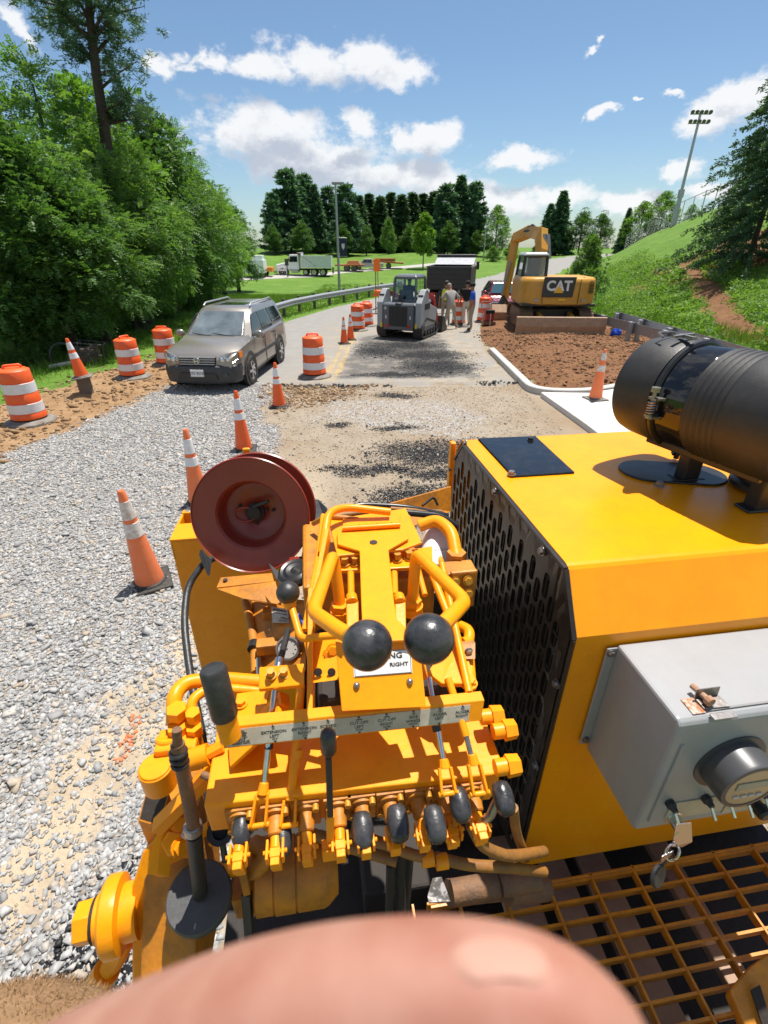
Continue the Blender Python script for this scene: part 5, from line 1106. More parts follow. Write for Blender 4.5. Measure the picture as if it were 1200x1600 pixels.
    # bucket
    b = MB(); b.prism([(-.92, 1.25, .05), (-.92, 1.95, .04), (-.92, 1.95, .08), (-.92, 1.40, .14), (-.92, 1.30, .62), (-.92, 1.22, .62)], (1.84, 0, 0)); b.prism([(-.94, 1.24, .05), (-.94, 1.95, .05), (-.94, 1.45, .60), (-.94, 1.24, .60)], (.03, 0, 0)); b.prism([(.91, 1.24, .05), (.91, 1.95, .05), (.91, 1.45, .60), (.91, 1.24, .60)], (.03, 0, 0)); b.build('bucket', mat('bucket_steel', (.05, .052, .055), .5, .4, dust=.3), o, 0, .006)
    text('O', .09, BLK, dr, frame((-.50, -1.112, 1.06), (1, 0, 0), (0, 0, 1)), 'badge_letter', .001)
    # seated operator
    M = o.matrix_basis if False else MX.Translation(o.location) @ MX.Rotation(R(-24), 4, 'Z'); pr = thing('person', 'operator in dark shirt seated inside the small loader cab', 'person', M @ V((.02, -.1, 1.2)), R(-24))
    J = {'pelvis': ((0, 0, .08), (.15, .13)), 'waist': ((0, -.02, .25), (.15, .12)), 'chest': ((0, 0, .42), (.17, .13)), 'neckb': ((0, .01, .55), .08), 'neck': ((0, .02, .6), .055), 'head': ((0, .04, .68), (.08, .095)), 'crown': ((0, .03, .76), (.065, .08))}
    Z = [('pelvis', 'waist', 0), ('waist', 'chest', 0), ('chest', 'neckb', 0), ('neckb', 'neck', 2), ('neck', 'head', 2), ('head', 'crown', 2)]
    for s_, n in ((-1, 'l'), (1, 'r')):
        J.update({'hip' + n: ((s_ * .1, .08, .07), .09), 'knee' + n: ((s_ * .12, .42, .10), .065), 'foot' + n: ((s_ * .12, .45, -.30), .045), 'sho' + n: ((s_ * .19, 0, .5), .07), 'elb' + n: ((s_ * .25, .08, .27), .045), 'han' + n: ((s_ * .22, .32, .27), .035)})
        Z += [('pelvis', 'hip' + n, 1), ('hip' + n, 'knee' + n, 1), ('knee' + n, 'foot' + n, 1), ('chest', 'sho' + n, 0), ('sho' + n, 'elb' + n, 0), ('elb' + n, 'han' + n, 2)]
    bo = bpy.data.objects.new('body', person_mesh(J, Z, [NAVY, NAVY, FACE])); COL.objects.link(bo); bo.parent = pr
    b = MB(); b.ball((0, .02, .765), .1, 14, (.95, 1.05, .8)); b.build('cap', BLKC, pr, 50)
loader()

def excavator():
    x0, y0 = 6.65, 21.3; z0 = ZT(x0, y0 - 1) + .02; o = thing('excavator', 'yellow tracked excavator with raised boom on the dirt bed', 'excavator', (x0, y0, z0), R(-4))
    CY = mat('excavator_yellow', (.62, .31, .03), .42, col2=(.52, .245, .025), nscale=5, dust=.35, dustcol=(.36, .22, .11)); CB = mat('excavator_black', (.018, .019, .02), .4, dust=.1); RS = mat('blade_steel', (.42, .28, .17), .65, .05, col2=(.32, .19, .11), nscale=8, dust=.4, dustcol=(.42, .28, .17)); TR = mat('dirty_track', (.13, .085, .055), .85, .2, col2=(.22, .13, .07), nscale=12, bump=.3)
    for sx in (-1, 1):
        cx = sx * 1.12; path = fillet([V(q) for q in ((0, .03, 0), (1.3, .03, 0), (1.75, .45, 0), (1.3, .82, 0), (-1.3, .82, 0), (-1.75, .45, 0), (-1.3, .03, 0), (0, .03, 0))], .3, 5); path = path[:-1]; n = len(path)
        seg = []; 
        b = MB(); b.prism([(cx - .16, q.x * .93, .425 + (q.y - .425) * .86) for q in path], (.32, 0, 0)); tr = b.build('track_frame', CB, o, 40)
        L = 0; pts = []
        for i in range(n):
            a, c = path[i], path[(i + 1) % n]; d = (c - a).length; k = 0
            while L <= d: pts.append((a.lerp(c, L / d), (c - a).normalized())); L += .155
            L -= d
        for (q, t) in pts:
            b = MB(); ang = math.atan2(t.y, t.x); b.T = MX.Translation((cx, q.x, q.y)) @ MX.Rotation(ang, 4, 'X'); b.box((0, 0, 0), (.5, .145, .03)); b.box((0, .04, -.025), (.5, .02, .03)); b.build('track_shoe', TR, tr, 0)
    b = MB(); b.box((0, 0, .62), (1.7, 1.6, .4)); b.build('undercarriage', CB, o, 0, .05)
    b = MB(); b.cyl((0, 0, .8), (0, 0, .98), .62, n=28); b.build('slew_ring', CB, o)
    # dozer blade toward the camera
    bw = 1.62; b = MB(); prof = [(-2.35, .10), (-2.42, .35), (-2.36, .66), (-2.30, .68), (-2.34, .36), (-2.27, .08)]; b.prism([(-bw, y, z) for y, z in prof], (2 * bw, 0, 0)); b.box((0, -2.33, .10), (2 * bw, .10, .12)); 
    b.build('dozer_blade', RS, o, 0, .012)
    for sx in (-1, 1): b = MB(); b.bar((sx * .55, -2.3, .38), (sx * .6, -1.0, .62), .16, .22); b.build('blade_arm', CY, o, 0, .02)
    # upper structure
    U = MB(); arc = [V((1.42 * math.sin(a), -1.62 * math.cos(a) ** .8 if math.cos(a) > 0 else 0, 0)) for a in np.linspace(-1.1, 1.1, 13)]
    rear = [(-1.40, -.55), (-1.38, -1.1), (-1.25, -1.42), (-1.0, -1.55), (-.5, -1.66), (0, -1.70), (.5, -1.66), (1.0, -1.55), (1.25, -1.42), (1.38, -1.1), (1.40, -.55)]
    secs = []
    for z, k in ((1.0, .97), (1.04, 1.0), (1.30, 1.0), (1.74, .99), (1.86, .97), (1.92, .93)): secs.append([V((x * k, y * k, z)) for x, y in rear] + [V((1.38 * k, .95, z)), V((-1.38 * k, .95, z))])
    U.loft(secs).build('counterweight', CY, o, 40)
    b = MB(); b.box((0, -.35, 1.0), (2.7, 2.4, .10)); b.build('deck', CB, o, 0, .02)
    # black rear panel with lettering
    b = MB(); pn = [(-.40, -1.712), (0, -1.725), (.40, -1.712), (.52, -1.69)]; b.prism([(-.70, -1.685, 1.28), (.42, -1.685, 1.28), (.48, -1.67, 1.96), (-.68, -1.67, 1.96)], (0, -.045, 0)); pnl = b.build('rear_panel', CB, o, 0, .03)
    text('CAT', .46, WHITE, pnl, frame((-.12, -1.742, 1.65), (1, 0, 0), (0, .03, 1)), 'lettering', .004, .016, 1.0)
    b = MB(); b.prism([(-.30, -1.742, 1.43), (.06, -1.742, 1.43), (-.12, -1.742, 1.67)], (0, -.012, 0)); b.build('triangle_mark', mat('logo_yellow', (.8, .42, .02), .5), pnl, 0)
    for sx in (-1, 1):
        b = MB(); b.box((sx * .66, -1.652, 1.47), (.015, .02, .82), MX.Rotation(sx * .12, 3, 'Z')); b.build('door_gap', BLK, o, 0)
    b = MB()
    for i in range(9): b.box((1.12, -1.515 + .0, 1.42 + i * .05), (.26, .03, .022), MX.Rotation(.62, 3, 'Z'))
    b.build('vent_slot', BLK, o, 0)
    for sx in (-1, 1): b = MB(); b.box((sx * .86, -1.612, 1.16), (.14, .02, .10), MX.Rotation(sx * .25, 3, 'Z')); b.build('tail_lamp', mat('lens_grey', (.35, .33, .3), .3), o, 0, .006)
    b = MB(); b.cyl((-.5, -1.5, 1.90), (-.5, -1.5, 1.93), .05, n=12); b.cyl((.85, -1.3, 1.90), (.85, -1.3, 1.93), .05, n=12); b.build('filler_cap', BLK, o)
    b = MB(); b.box((.05, -1.718, 1.2), (.26, .02, .06)); b.build('decal', mat('decal_yellow2', (.8, .5, .03), .5), o, 0)
    # cab
    bot = [(-1.30, -.55, 1.9), (-.36, -.55, 1.9), (-.36, .95, 1.9), (-1.30, .95, 1.9)]; bot = [(x, y, 1.35) for x, y, z in bot]; top = [(-1.22, -.45, 2.62), (-.40, -.45, 2.62), (-.40, .72, 2.62), (-1.22, .72, 2.62)]
    b = MB()
    for i in range(4): b.bar(bot[i], top[i], .10, .10)
    for i in range(4): b.bar(top[i], top[(i + 1) % 4], .10, .10); b.bar(bil([bot[i], bot[(i + 1) % 4], top[(i + 1) % 4], top[i]], 0, .36), bil([bot[i], bot[(i + 1) % 4], top[(i + 1) % 4], top[i]], 1, .36), .08, .12)
    b.build('cab_frame', CB, o, 0, .025)
    b = MB(); b.hexa([(-1.30, -.55, 2.63), (-.34, -.55, 2.63), (-.34, .82, 2.63), (-1.30, .82, 2.63)], [(-1.22, -.46, 2.74), (-.42, -.46, 2.74), (-.42, .7, 2.74), (-1.22, .7, 2.74)]); b.build('cab_roof', mat('cab_roof_grey', (.3, .32, .31), .4), o, 0, .04)
    for i in range(4):
        q = [bot[i], bot[(i + 1) % 4], top[(i + 1) % 4], top[i]]; b = MB(); panel(q, .07, .93, .40, .95, 0, .01, mb=b); b.build('cab_window', mat('tinted_glass', (.55, .65, .62), .03, trans=.9), o, 0)
        b = MB(); panel(q, .0, 1, .0, .36, -.01, .02, mb=b); b.build('cab_panel', CB, o, 0)
    b = MB(); b.box((-.85, -.05, 1.95), (.5, .5, .15)); b.box((-.85, -.28, 2.28), (.48, .14, .62)); b.box((-.85, -.3, 2.48), (.28, .1, .12)); b.build('operator_seat', BLK, o, 0, .05)
    # boom, stick and bucket
    def arm(name, pts, w, hs, m=CY):
        b = MB(); secs = []; pts = [V(p) for p in pts]
        for i, p in enumerate(pts):
            t = (pts[min(i + 1, len(pts) - 1)] - pts[max(i - 1, 0)]).normalized(); n = V((1, 0, 0)).cross(t).normalized(); hh = hs[i] / 2
            secs.append([p + V((-w / 2, 0, 0)) - n * hh, p + V((w / 2, 0, 0)) - n * hh, p + V((w / 2, 0, 0)) + n * hh, p + V((-w / 2, 0, 0)) + n * hh])
        return MB().loft(secs).build(name, m, o, 0, .015)
    # swung boom lies left of the cab: measured path from the photograph, at its own distance
    def Q(px, py, y): x, z = top_at(px, py, y); q = MX.Rotation(R(4), 3, 'Z') @ (V((x, y, z)) - V(o.location)); return q
    yb = 24.6
    bm = [Q(836, 440, 22.6), Q(846, 392, 22.9), Q(846, 366, 23.2), Q(828, 362, 24.4), Q(806, 372, 25.2), Q(802, 384, 25.4)]
    secs = []; b = MB()
    def beam(name, pts, w, ht, m=CY):
        pts = [V(p) for p in pts]; secs = []
        ax = V((0, 0, 0))
        pl = (pts[1] - pts[0]).cross(pts[-1] - pts[0]).normalized()
        for i, p in enumerate(pts):
            t = (pts[min(i + 1, len(pts) - 1)] - pts[max(i - 1, 0)]).normalized(); n = pl.cross(t).normalized(); h_ = (ht[i] if isinstance(ht, list) else ht) / 2
            secs.append([p - pl * w / 2 - n * h_, p + pl * w / 2 - n * h_, p + pl * w / 2 + n * h_, p - pl * w / 2 + n * h_])
        return MB().loft(secs).build(name, m, o, 0, .015)
    beam('boom', bm, .32, [.38, .46, .52, .44, .38, .30])
    sk = [Q(806, 370, 25.3), Q(797, 420, 25.1), Q(790, 458, 24.9), Q(786, 476, 24.8)]
    beam('stick', sk, .28, [.34, .44, .34, .24])
    b = MB(); b.cyl(Q(852, 402, 22.8), Q(850, 366, 23.0), .09, n=12); b.build('boom_cylinder', STEEL, o); b = MB(); b.cyl(Q(858, 404, 22.9), Q(856, 366, 23.0), .09, n=12); b.build('boom_cylinder', STEEL, o)
    b = MB(); b.cyl(Q(840, 360, 23.6), Q(812, 362, 25.0), .07, n=12); b.build('stick_cylinder', CB, o); b = MB(); b.tube([Q(842, 358, 23.4), Q(832, 351, 24), Q(815, 362, 25.0)], .035, 8); b.build('hose', BLK, o)
    b = MB(); b.cyl(Q(797, 408, 24.8), Q(784, 462, 24.6), .055, n=12); b.build('bucket_cylinder', STEEL, o)
    b = MB(); b.bar(Q(788, 466, 24.7), Q(776, 486, 24.5), .2, .2); b.bar(Q(786, 462, 24.8), Q(800, 486, 24.7), .16, .12); b.build('bucket_linkage', CB, o, 0, .01)
    c = Q(788, 488, 24.2); b = MB(); w = .62
    prof = [(.35, .30), (-.25, .36), (-.50, .05), (-.42, -.42), (-.1, -.60), (.40, -.52), (.42, -.48), (-.06, -.54), (-.36, -.38), (-.43, .05), (-.22, .30), (.35, .25)]
    b.prism([c + V((-w, y, z)) for y, z in prof], (2 * w, 0, 0)); sp = [(.35, .30), (-.25, .36), (-.50, .05), (-.42, -.42), (-.1, -.60), (.40, -.52)]
    for sx in (-1, 1): b.prism([c + V((sx * w - .02, y, z)) for y, z in sp], (.04, 0, 0))
    for k in range(5): b.box(c + V((-.5 + k * .25, .48, -.50)), (.08, .2, .05))
    b.build('bucket', RS, o, 0, .01)
excavator()

def dump_black():
    p = V((3.55, 29.6, 0)); p.z = ZT(p.x, p.y); o = thing('dump_truck', 'black dump truck seen from behind beyond the workers', 'dump truck', p, R(-13)); BP = mat('truck_black', (.013, .013, .015), .38, dust=.15); GP = mat('bed_side_grey', (.22, .20, .17), .6, dust=.3)
    w = 1.16; z0, z1 = .98, 2.08
    b = MB(); b.box((0, 0, (z0 + z1) / 2), (2 * w, .10, z1 - z0)); tg = b.build('tailgate', BP, o, 0, .02)
    b = MB()
    for z in (1.18, 1.42, 1.66, 1.90): b.box((0, -.06, z), (2 * w - .08, .05, .05))
    b.build('tailgate_rib', BP, tg, 0, .008)
    for sx in (-1, 1):
        b = MB(); b.box((sx * w, 1.9, (z0 + z1) / 2 + .02), (.06, 3.8, z1 - z0)); b.build('bed_side', BP, o, 0, .01)
        for k in range(7): b = MB(); b.box((sx * (w + .05), .12 + k * .6, 1.53), (.06, .07, 1.08)); b.build('bed_stake', GP, o, 0, .008)
        for z in (2.06, 1.02): b = MB(); b.box((sx * (w + .05), 1.9, z), (.08, 3.8, .09)); b.build('bed_rail', GP, o, 0, .01)
        b = MB(); b.bar((sx * (w + .085), .3, 2.0), (sx * (w + .085), 1.5, 1.1), .03, .06); b.build('tarp_arm', GP, o, 0)
        for y in (.75,): wheel(o, (sx * .86, y, .46), .46, .5, mat('truck_rim', (.3, .3, .31), .5, .5), 0)
        wheel(o, (sx * .98, 4.7, .46), .46, .28, MATS['truck_rim'], 0)
        b = MB(); b.box((sx * .82, .02, .72), (.22, .04, .12)); b.build('tail_lamp', REDL, o, 0, .01)
        b = MB(); b.box((sx * .86, .18, .45), (.62, .02, .62)); b.build('mud_flap', RUB, o, 0)
        b = MB(); b.box((sx * 1.24, 4.9, 2.0), (.2, .1, .45)); b.bar((sx * .95, 4.95, 2.0), (sx * 1.2, 4.9, 2.0), .04, .04); b.build('mirror', BP, o, 0, .02)
    b = MB(); b.box((0, 1.9, .97), (2 * w - .1, 3.7, .1)); b.box((0, 3.8, 1.6), (2 * w, .08, 1.3)); b.build('bed', BP, o, 0, .01)
    b = MB(); b.box((-.4, 2.6, .78), (.2, 5.6, .22)); b.box((.4, 2.6, .78), (.2, 5.6, .22)); b.box((0, .8, .55), (1.2, .25, .25)); b.build('chassis', BLK, o, 0)
    b = MB(); b.box((0, -.02, .78), (.5, .03, .14)); b.build('number_plate', mat('plate_amber', (.45, .25, .1), .6), o, 0)
    # tarp roll and hood over the bed front
    b = MB(); b.prism([(-w, 2.4, 2.12), (-w, 3.75, 2.5), (-w, 3.75, 2.12)], (2 * w, 0, 0)); b.build('tarp', mat('tarp_silver', (.45, .46, .48), .45, col2=(.3, .3, .32), nscale=4, bump=.6, bscale=8), o, 0, .02)
    b = MB(); b.cyl((-w, 3.7, 2.56), (w, 3.7, 2.56), .08, n=12); b.box((0, 3.95, 2.5), (2 * w, .5, .08)); b.build('tarp_roller', BP, o)
    b = MB(); b.hexa([(-1.0, 3.95, .8), (1.0, 3.95, .8), (1.0, 5.3, .8), (-1.0, 5.3, .8)], [(-.9, 4.0, 2.32), (.9, 4.0, 2.32), (.9, 5.1, 2.32), (-.9, 5.1, 2.32)]); b.build('cab', mat('cab_white', (.55, .55, .54), .4), o, 0, .05)
    b = MB(); b.box((0, 3.985, 1.95), (1.3, .02, .45)); b.build('rear_window', GLASS, o, 0, .01)
    b = MB(); b.box((0, 6.0, 1.05), (1.5, 1.4, .9), tp=(.85, 1)); b.build('bonnet', MATS['cab_white'], o, 0, .08)
dump_black()

def truck_white():
    p = at(489, 431); o = thing('dump_truck', 'white tandem dump truck parked in profile below the evergreens', 'dump truck', p, R(90)); s = 1.0
    k = (up_at(490, 393, p.y) - p.z) / 3.35; wd = k; o.scale = (k, k, k); WP = mat('truck_white', (.78, .79, .80), .4, dust=.08); BG = mat('bed_pale_grey', (.70, .72, .725), .5, col2=(.62, .64, .65), nscale=3, dust=.1)
    # local y = forward (turns to -X in the world)
    Lf = 4.0
    b = MB(); b.hexa([(-1.1, 3.6, .95), (1.1, 3.6, .95), (1.0, 5.6, .95), (-1.0, 5.6, .95)], [(-1.0, 3.6, 1.95), (1.0, 3.6, 1.95), (.8, 5.45, 1.6), (-.8, 5.45, 1.6)]); b.build('bonnet', WP, o, 0, .12)
    b = MB(); b.hexa([(-1.15, 1.9, .9), (1.15, 1.9, .9), (1.15, 3.65, .9), (-1.15, 3.65, .9)], [(-1.05, 1.95, 2.95), (1.05, 1.95, 2.95), (1.05, 3.3, 2.95), (-1.05, 3.3, 2.95)]); b.build('cab', WP, o, 0, .08)
    b = MB(); b.prism([(1.135, 2.1, 1.95), (1.135, 3.35, 1.95), (1.07, 3.15, 2.7), (1.07, 2.1, 2.7)], (.03, 0, .01)); b.build('cab_window', GLASS, o, 0); b = MB(); b.prism([(-1.135, 2.1, 1.95), (-1.135, 3.35, 1.95), (-1.07, 3.15, 2.7), (-1.07, 2.1, 2.7)], (-.03, 0, .01)); b.build('cab_window', GLASS, o, 0)
    for sx in (-1, 1):
        b = MB(); b.box((sx * 1.13, 4.6, .85), (.12, 1.5, .25)); b.lathe((sx * 1.0, 4.5, .55), (sx, 0, 0), [(.66, 0), (.68, .22), (.58, .22), (.58, 0)], 24); b.build('mudguard', WP, o, 40)
        wheel(o, (sx * 1.03, 4.5, .52), .52, .3, ALLOY)
        for y in (-1.7, -.35, .95): wheel(o, (sx * .98, y, .52), .52 if y < .9 else .42, .5, ALLOY)
        b = MB(); b.prism([(sx * 1.22, 1.5, 1.2), (sx * 1.22, -2.9, 1.2), (sx * 1.22, -3.1, 2.75), (sx * 1.22, 1.5, 2.75)], (sx * .05, 0, 0)); b.build('bed_side', BG, o, 0)
        for q in range(9): b = MB(); b.box((sx * 1.29, 1.4 - q * .54, 1.97), (.08, .10, 1.5)); b.build('bed_rib', BG, o, 0)
        for z in (1.22, 2.72): b = MB(); b.box((sx * 1.29, -.78, z), (.1, 4.6, .12)); b.build('bed_rail', BG, o, 0)
        b = MB(); b.box((sx * 1.05, 2.6, .7), (.4, 1.0, .5)); b.build('fuel_tank', ALLOY, o, 0, .1)
        b = MB(); b.box((sx * 1.3, 3.35, 2.3), (.2, .1, .5)); b.build('mirror', BLK, o, 0)
        b = MB(); b.bar((sx * 1.3, 1.6, 2.95), (sx * 1.3, -.8, 1.3), .04, .08); b.build('tarp_arm', GALV, o, 0)
    b = MB(); b.box((0, -.75, 1.25), (2.4, 4.4, .12)); b.box((0, 1.5, 2.2), (2.4, .08, 1.9)); b.box((0, -3.0, 2.0), (2.4, .08, 1.5)); b.box((0, 1.75, 3.2), (2.4, .6, .06)); b.build('bed', BG, o, 0)
    b = MB(); b.box((0, 1.3, .9), (.9, 8.4, .25)); b.build('chassis', BLK, o, 0); b = MB(); b.box((0, 5.75, .6), (2.2, .2, .35)); b.build('front_bumper', ALLOY, o, 0, .03)
    b = MB(); b.box((0, 2.0, 3.1), (1.6, .3, .18)); b.build('beacon_bar', REDL, o, 0)
    b = MB(); b.box((0, -3.2, .75), (2.2, .1, .8)); b.build('mud_flap', RUB, o, 0)
truck_white()
def pickup(px, py, label, rz, body, bedbox=False, ladder=False, name='pickup_truck', cat='pickup truck', top=None):
    p = at(px, py); o = thing(name, label, cat, p, rz); k = (up_at(px, top, p.y) - p.z) / 1.85 if top else 1; o.scale = (k, k, k)
    b = MB(); b.prism([(-.95, 2.7, .5), (-.95, 2.75, .95), (-.95, 1.35, 1.12), (-.95, -.6, 1.15), (-.95, -2.7, 1.15), (-.95, -2.7, .5)], (1.9, 0, 0)); b.build('body', body, o, 0, .05)
    b = MB(); b.hexa([(-.92, -.75, 1.15), (.92, -.75, 1.15), (.92, 1.45, 1.12), (-.92, 1.45, 1.12)], [(-.75, -.6, 1.82), (.75, -.6, 1.82), (.75, .75, 1.82), (-.75, .75, 1.82)]); b.build('cab', body, o, 0, .05)
    for sx in (-1, 1):
        for y0_, y1_ in ((-.6, .15), (.22, 1.1)): b = MB(); b.prism([(sx * .905, y0_, 1.22), (sx * .905, y1_, 1.22), (sx * .80, y1_ - (.35 if y1_ > 1 else 0), 1.72), (sx * .80, y0_, 1.72)], (sx * .02, 0, .004)); b.build('side_window', GLASS, o, 0)
        for y in (1.75, -1.7): wheel(o, (sx * .84, y, .4), .4, .26, ALLOY)
        b = MB(); b.box((sx * .8, 2.72, .85), (.3, .08, .18)); b.build('headlight', HEADL, o, 0)
    b = MB(); b.prism([(-.78, 1.42, 1.16), (.78, 1.42, 1.16), (.66, .86, 1.76), (-.66, .86, 1.76)], (0, .02, .02)); b.build('windscreen', GLASS, o, 0)
    if bedbox: b = MB(); b.box((0, -1.75, 1.45), (2.0, 2.0, 1.1)); b.build('service_body', body, o, 0, .03); b = MB(); b.box((0, -2.0, 2.2), (1.5, 1.2, .6)); b.build('service_box', body, o, 0, .04)
    return o
pickup(383, 433, 'white utility truck with box body half hidden by the left wood', R(90), MATS['truck_white'], True, name='utility_truck', cat='utility truck', top=408)
pickup(576, 422, 'old pale pickup truck with a rusty load on the far drive', R(90), mat('pickup_paint', (.42, .41, .39), .45, dust=.3), top=404)
p = at(604, 420); o = thing('flatbed_trailer', 'rusty tilted trailer behind the old pale pickup', 'trailer', p, R(90)); b = MB(); b.box((0, 0, .9), (2, 5.0, .2), MX.Rotation(.06, 3, 'X')); b.box((0, .2, 1.2), (1.6, 3, .4)); b.build('deck', mat('rust_orange', (.36, .12, .04), .8), o, 0, .03)
for sx in (-1, 1): wheel(o, (sx * .9, -.3, .4), .4, .25, STEEL)
p = at(414, 432); o = thing('trailer_chipper', 'small orange towed machine behind the white utility truck', 'trailer', p, R(90)); b = MB(); b.box((0, 0, .8), (1.4, 2.2, .5)); b.box((0, .3, 1.5), (1.0, .8, 1.0), tp=(.5, .5)); b.build('body', mat('machine_orange', (.75, .25, .03), .5), o, 0, .05)
for sx in (-1, 1): wheel(o, (sx * .75, 0, .38), .38, .22, STEEL)
b = MB(); b.bar((0, 1, .5), (0, 2.6, .5), .1, .1); b.build('drawbar', STEEL, o, 0)
p = at(547, 424); o = thing('flatbed_trailer', 'low rusty trailer behind the white dump truck', 'trailer', p, R(90)); b = MB(); b.box((0, 0, .8), (2.2, 4.0, .2)); b.box((0, -.5, 1.1), (1.4, 2, .5), tp=(.7, .7)); b.build('deck', MATS['rust_orange'], o, 0, .03)
for y in (-.6, .4):
    for sx in (-1, 1): wheel(o, (sx * .95, y, .42), .42, .25, STEEL)
# far driveway the trucks stand on, small sign beside the dump truck
dr0, dr1 = at(370, 436), at(745, 415); MIDS = [at(x, y) for x, y in ((370, 437), (430, 434), (490, 432), (545, 425), (600, 421), (660, 416), (715, 411), (750, 412))]
secs = [[V((q.x, q.y - 1.3, ZT(q.x, q.y - 1.3) + .03)), V((q.x, q.y + 2.6, ZT(q.x, q.y + 2.6) + .05)), V((q.x, q.y + 2.6, ZT(q.x, q.y + 2.6) - .2)), V((q.x, q.y - 1.3, ZT(q.x, q.y - 1.3) - .2))] for q in MIDS]
tag(MB().loft(secs).build('driveway', mat('driveway_grey', (.36, .34, .31), .9, bump=.2), None, 40), kind='structure')
p = at(450, 434); o = thing('road_sign', 'small dark sign on a post in front of the white dump truck bumper', 'road sign', p); b = MB(); b.bar((0, 0, 0), (0, 0, 2.0), .09, .09); b.build('post', WOODP, o, 0); b = MB(); b.box((0, -.08, 1.7), (.45, .05, .75)); b.build('panel', mat('sign_dark', (.06, .05, .05), .6), o, 0)
# red car behind the excavator stick
def red_car():
    x, z = top_at(783, 480, 27.2); p = V((x, 27.2, ZT(x, 27.2))); o = thing('parked_car', 'dark red car facing the camera behind the excavator stick', 'car', p, R(176)); PT = mat('maroon_paint', (.22, .02, .03), .25, .4, coat=.8)
    S = [(2.1, .6, .35, .55, .62), (2.0, .78, .25, .72, .66), (1.6, .86, .22, .84, .72), (.9, .88, .22, .95, .76), (-1.8, .88, .22, .98, .78), (-2.1, .8, .3, .95, .7)]
    secs = [[V((x_, y, z_)) for x_, z_ in ((-hw * .94, zb), (-hw, zb + .12), (-hw, zl - .08), (-hwt, zl), (hwt, zl), (hw, zl - .08), (hw, zb + .12), (hw * .94, zb))] for y, hw, zb, zl, hwt in S]; MB().loft(secs).build('body', PT, o, 30)
    b = MB(); b.hexa([(-.80, .95, .95), (.80, .95, .95), (.80, -1.9, .97), (-.80, -1.9, .97)][::1], [(-.6, .50, 1.46), (.6, .50, 1.46), (.6, -1.4, 1.46), (-.6, -1.4, 1.46)]); b.build('cabin', PT, o, 0, .05)
    b = MB(); b.prism([(-.72, .92, .99), (.72, .92, .99), (.56, .55, 1.42), (-.56, .55, 1.42)], (0, .03, .02)); b.build('windscreen', mat('sky_glass', (.05, .12, .16), .04, spec=.5), o, 0)
    for sx in (-1, 1):
        b = MB(); b.ball((sx * .98, .75, 1.02), .11, 12, (1, .6, .8)); b.build('mirror', PT, o); b = MB(); b.box((sx * .62, 2.02, .62), (.34, .12, .14)); b.build('headlight', HEADL, o, 0, .03)
        b = MB(); b.prism([(sx * .81, .8, 1.0), (sx * .81, -1.6, 1.0), (sx * .63, -1.25, 1.4), (sx * .63, .3, 1.4)], (sx * .02, 0, .005)); b.build('side_window', GLASS, o, 0)
        for y in (1.3, -1.3): wheel(o, (sx * .80, y, .32), .32, .2, ALLOY)
    b = MB(); b.box((0, 2.1, .42), (1.2, .06, .2)); b.build('grille', BLK, o, 0); b = MB(); b.box((0, 2.14, .32), (.3, .02, .14)); b.build('number_plate', WHITE, o, 0)
red_car()
# plate compactor by the barrel
p = gp(762, 509); o = thing('plate_compactor', 'small red compactor standing in front of the right barrel', 'compactor', p, .1)
b = MB(); b.box((0, 0, .12), (.55, .6, .14), tp=(.9, .9)); b.build('base_plate', RUST, o, 0, .02); b = MB(); b.box((0, 0, .36), (.42, .4, .34), tp=(.85, .8)); b.build('engine', mat('compactor_red', (.4, .03, .02), .45), o, 0, .04)
b = MB(); b.box((0, -.12, .56), (.4, .18, .16)); b.build('air_filter', BLK, o, 0, .03); b = MB(); b.tube(fillet([(-.2, .2, .2), (-.22, .5, .9), (.22, .5, .9), (.2, .2, .2)], .1), .018, 8); b.build('handle', STEEL, o)
b = MB(); b.cyl((0, -.3, .0), (.02, -.24, .5), .02, n=8); b.build('prop', mat('pale_prop', (.6, .55, .48), .6), o)

# ------------------------------------------------------------------ the asphalt paver the photographer stands on
TH = R(8.5)
PV = thing('asphalt_paver', 'yellow asphalt paver filling the foreground: engine hood, lever console and step grating', 'paver', (0, 0, 0), TH)
def ray(px, py):
    a, b = px - 600, py - 800; x, y, z = a, FOC * math.cos(PITCH) - b * math.sin(PITCH), -(b * math.cos(PITCH) + FOC * math.sin(PITCH))
    c, s = math.cos(TH), math.sin(TH); return V((x * c + y * s, -x * s + y * c, z))
def D(px, py, d): r = ray(px, py) * (d / FOC); return V((r.x, r.y, CAM_H + r.z))
def W_(px, py, w): r = ray(px, py); t = (w - CAM_H) / r.z; return V((r.x * t, r.y * t, w))
def Vp(px, py, v): r = ray(px, py); t = v / r.y; return V((r.x * t, v, CAM_H + r.z * t))
def Up(px, py, u): r = ray(px, py); t = u / r.x; return V((u, r.y * t, CAM_H + r.z * t))
BOLTY = mat('painted_bolt', (.62, .30, .03), .4, .2, col2=(.42, .19, .02), nscale=60); UX, VX, ZX = V((1, 0, 0)), V((0, 1, 0)), V((0, 0, 1))
def part(b, name, m=YEL, parent=PV, smooth=35, bevel=0, label=None):
    o = b.build(name, m, parent, smooth, bevel)
    if label: o['label'] = label
    return o
def hexnut(p, d, r, name='bolt', m=None, parent=PV, h=None): part(MB().bolt(p, d, r, h), name, m or BOLTY, parent, 25)

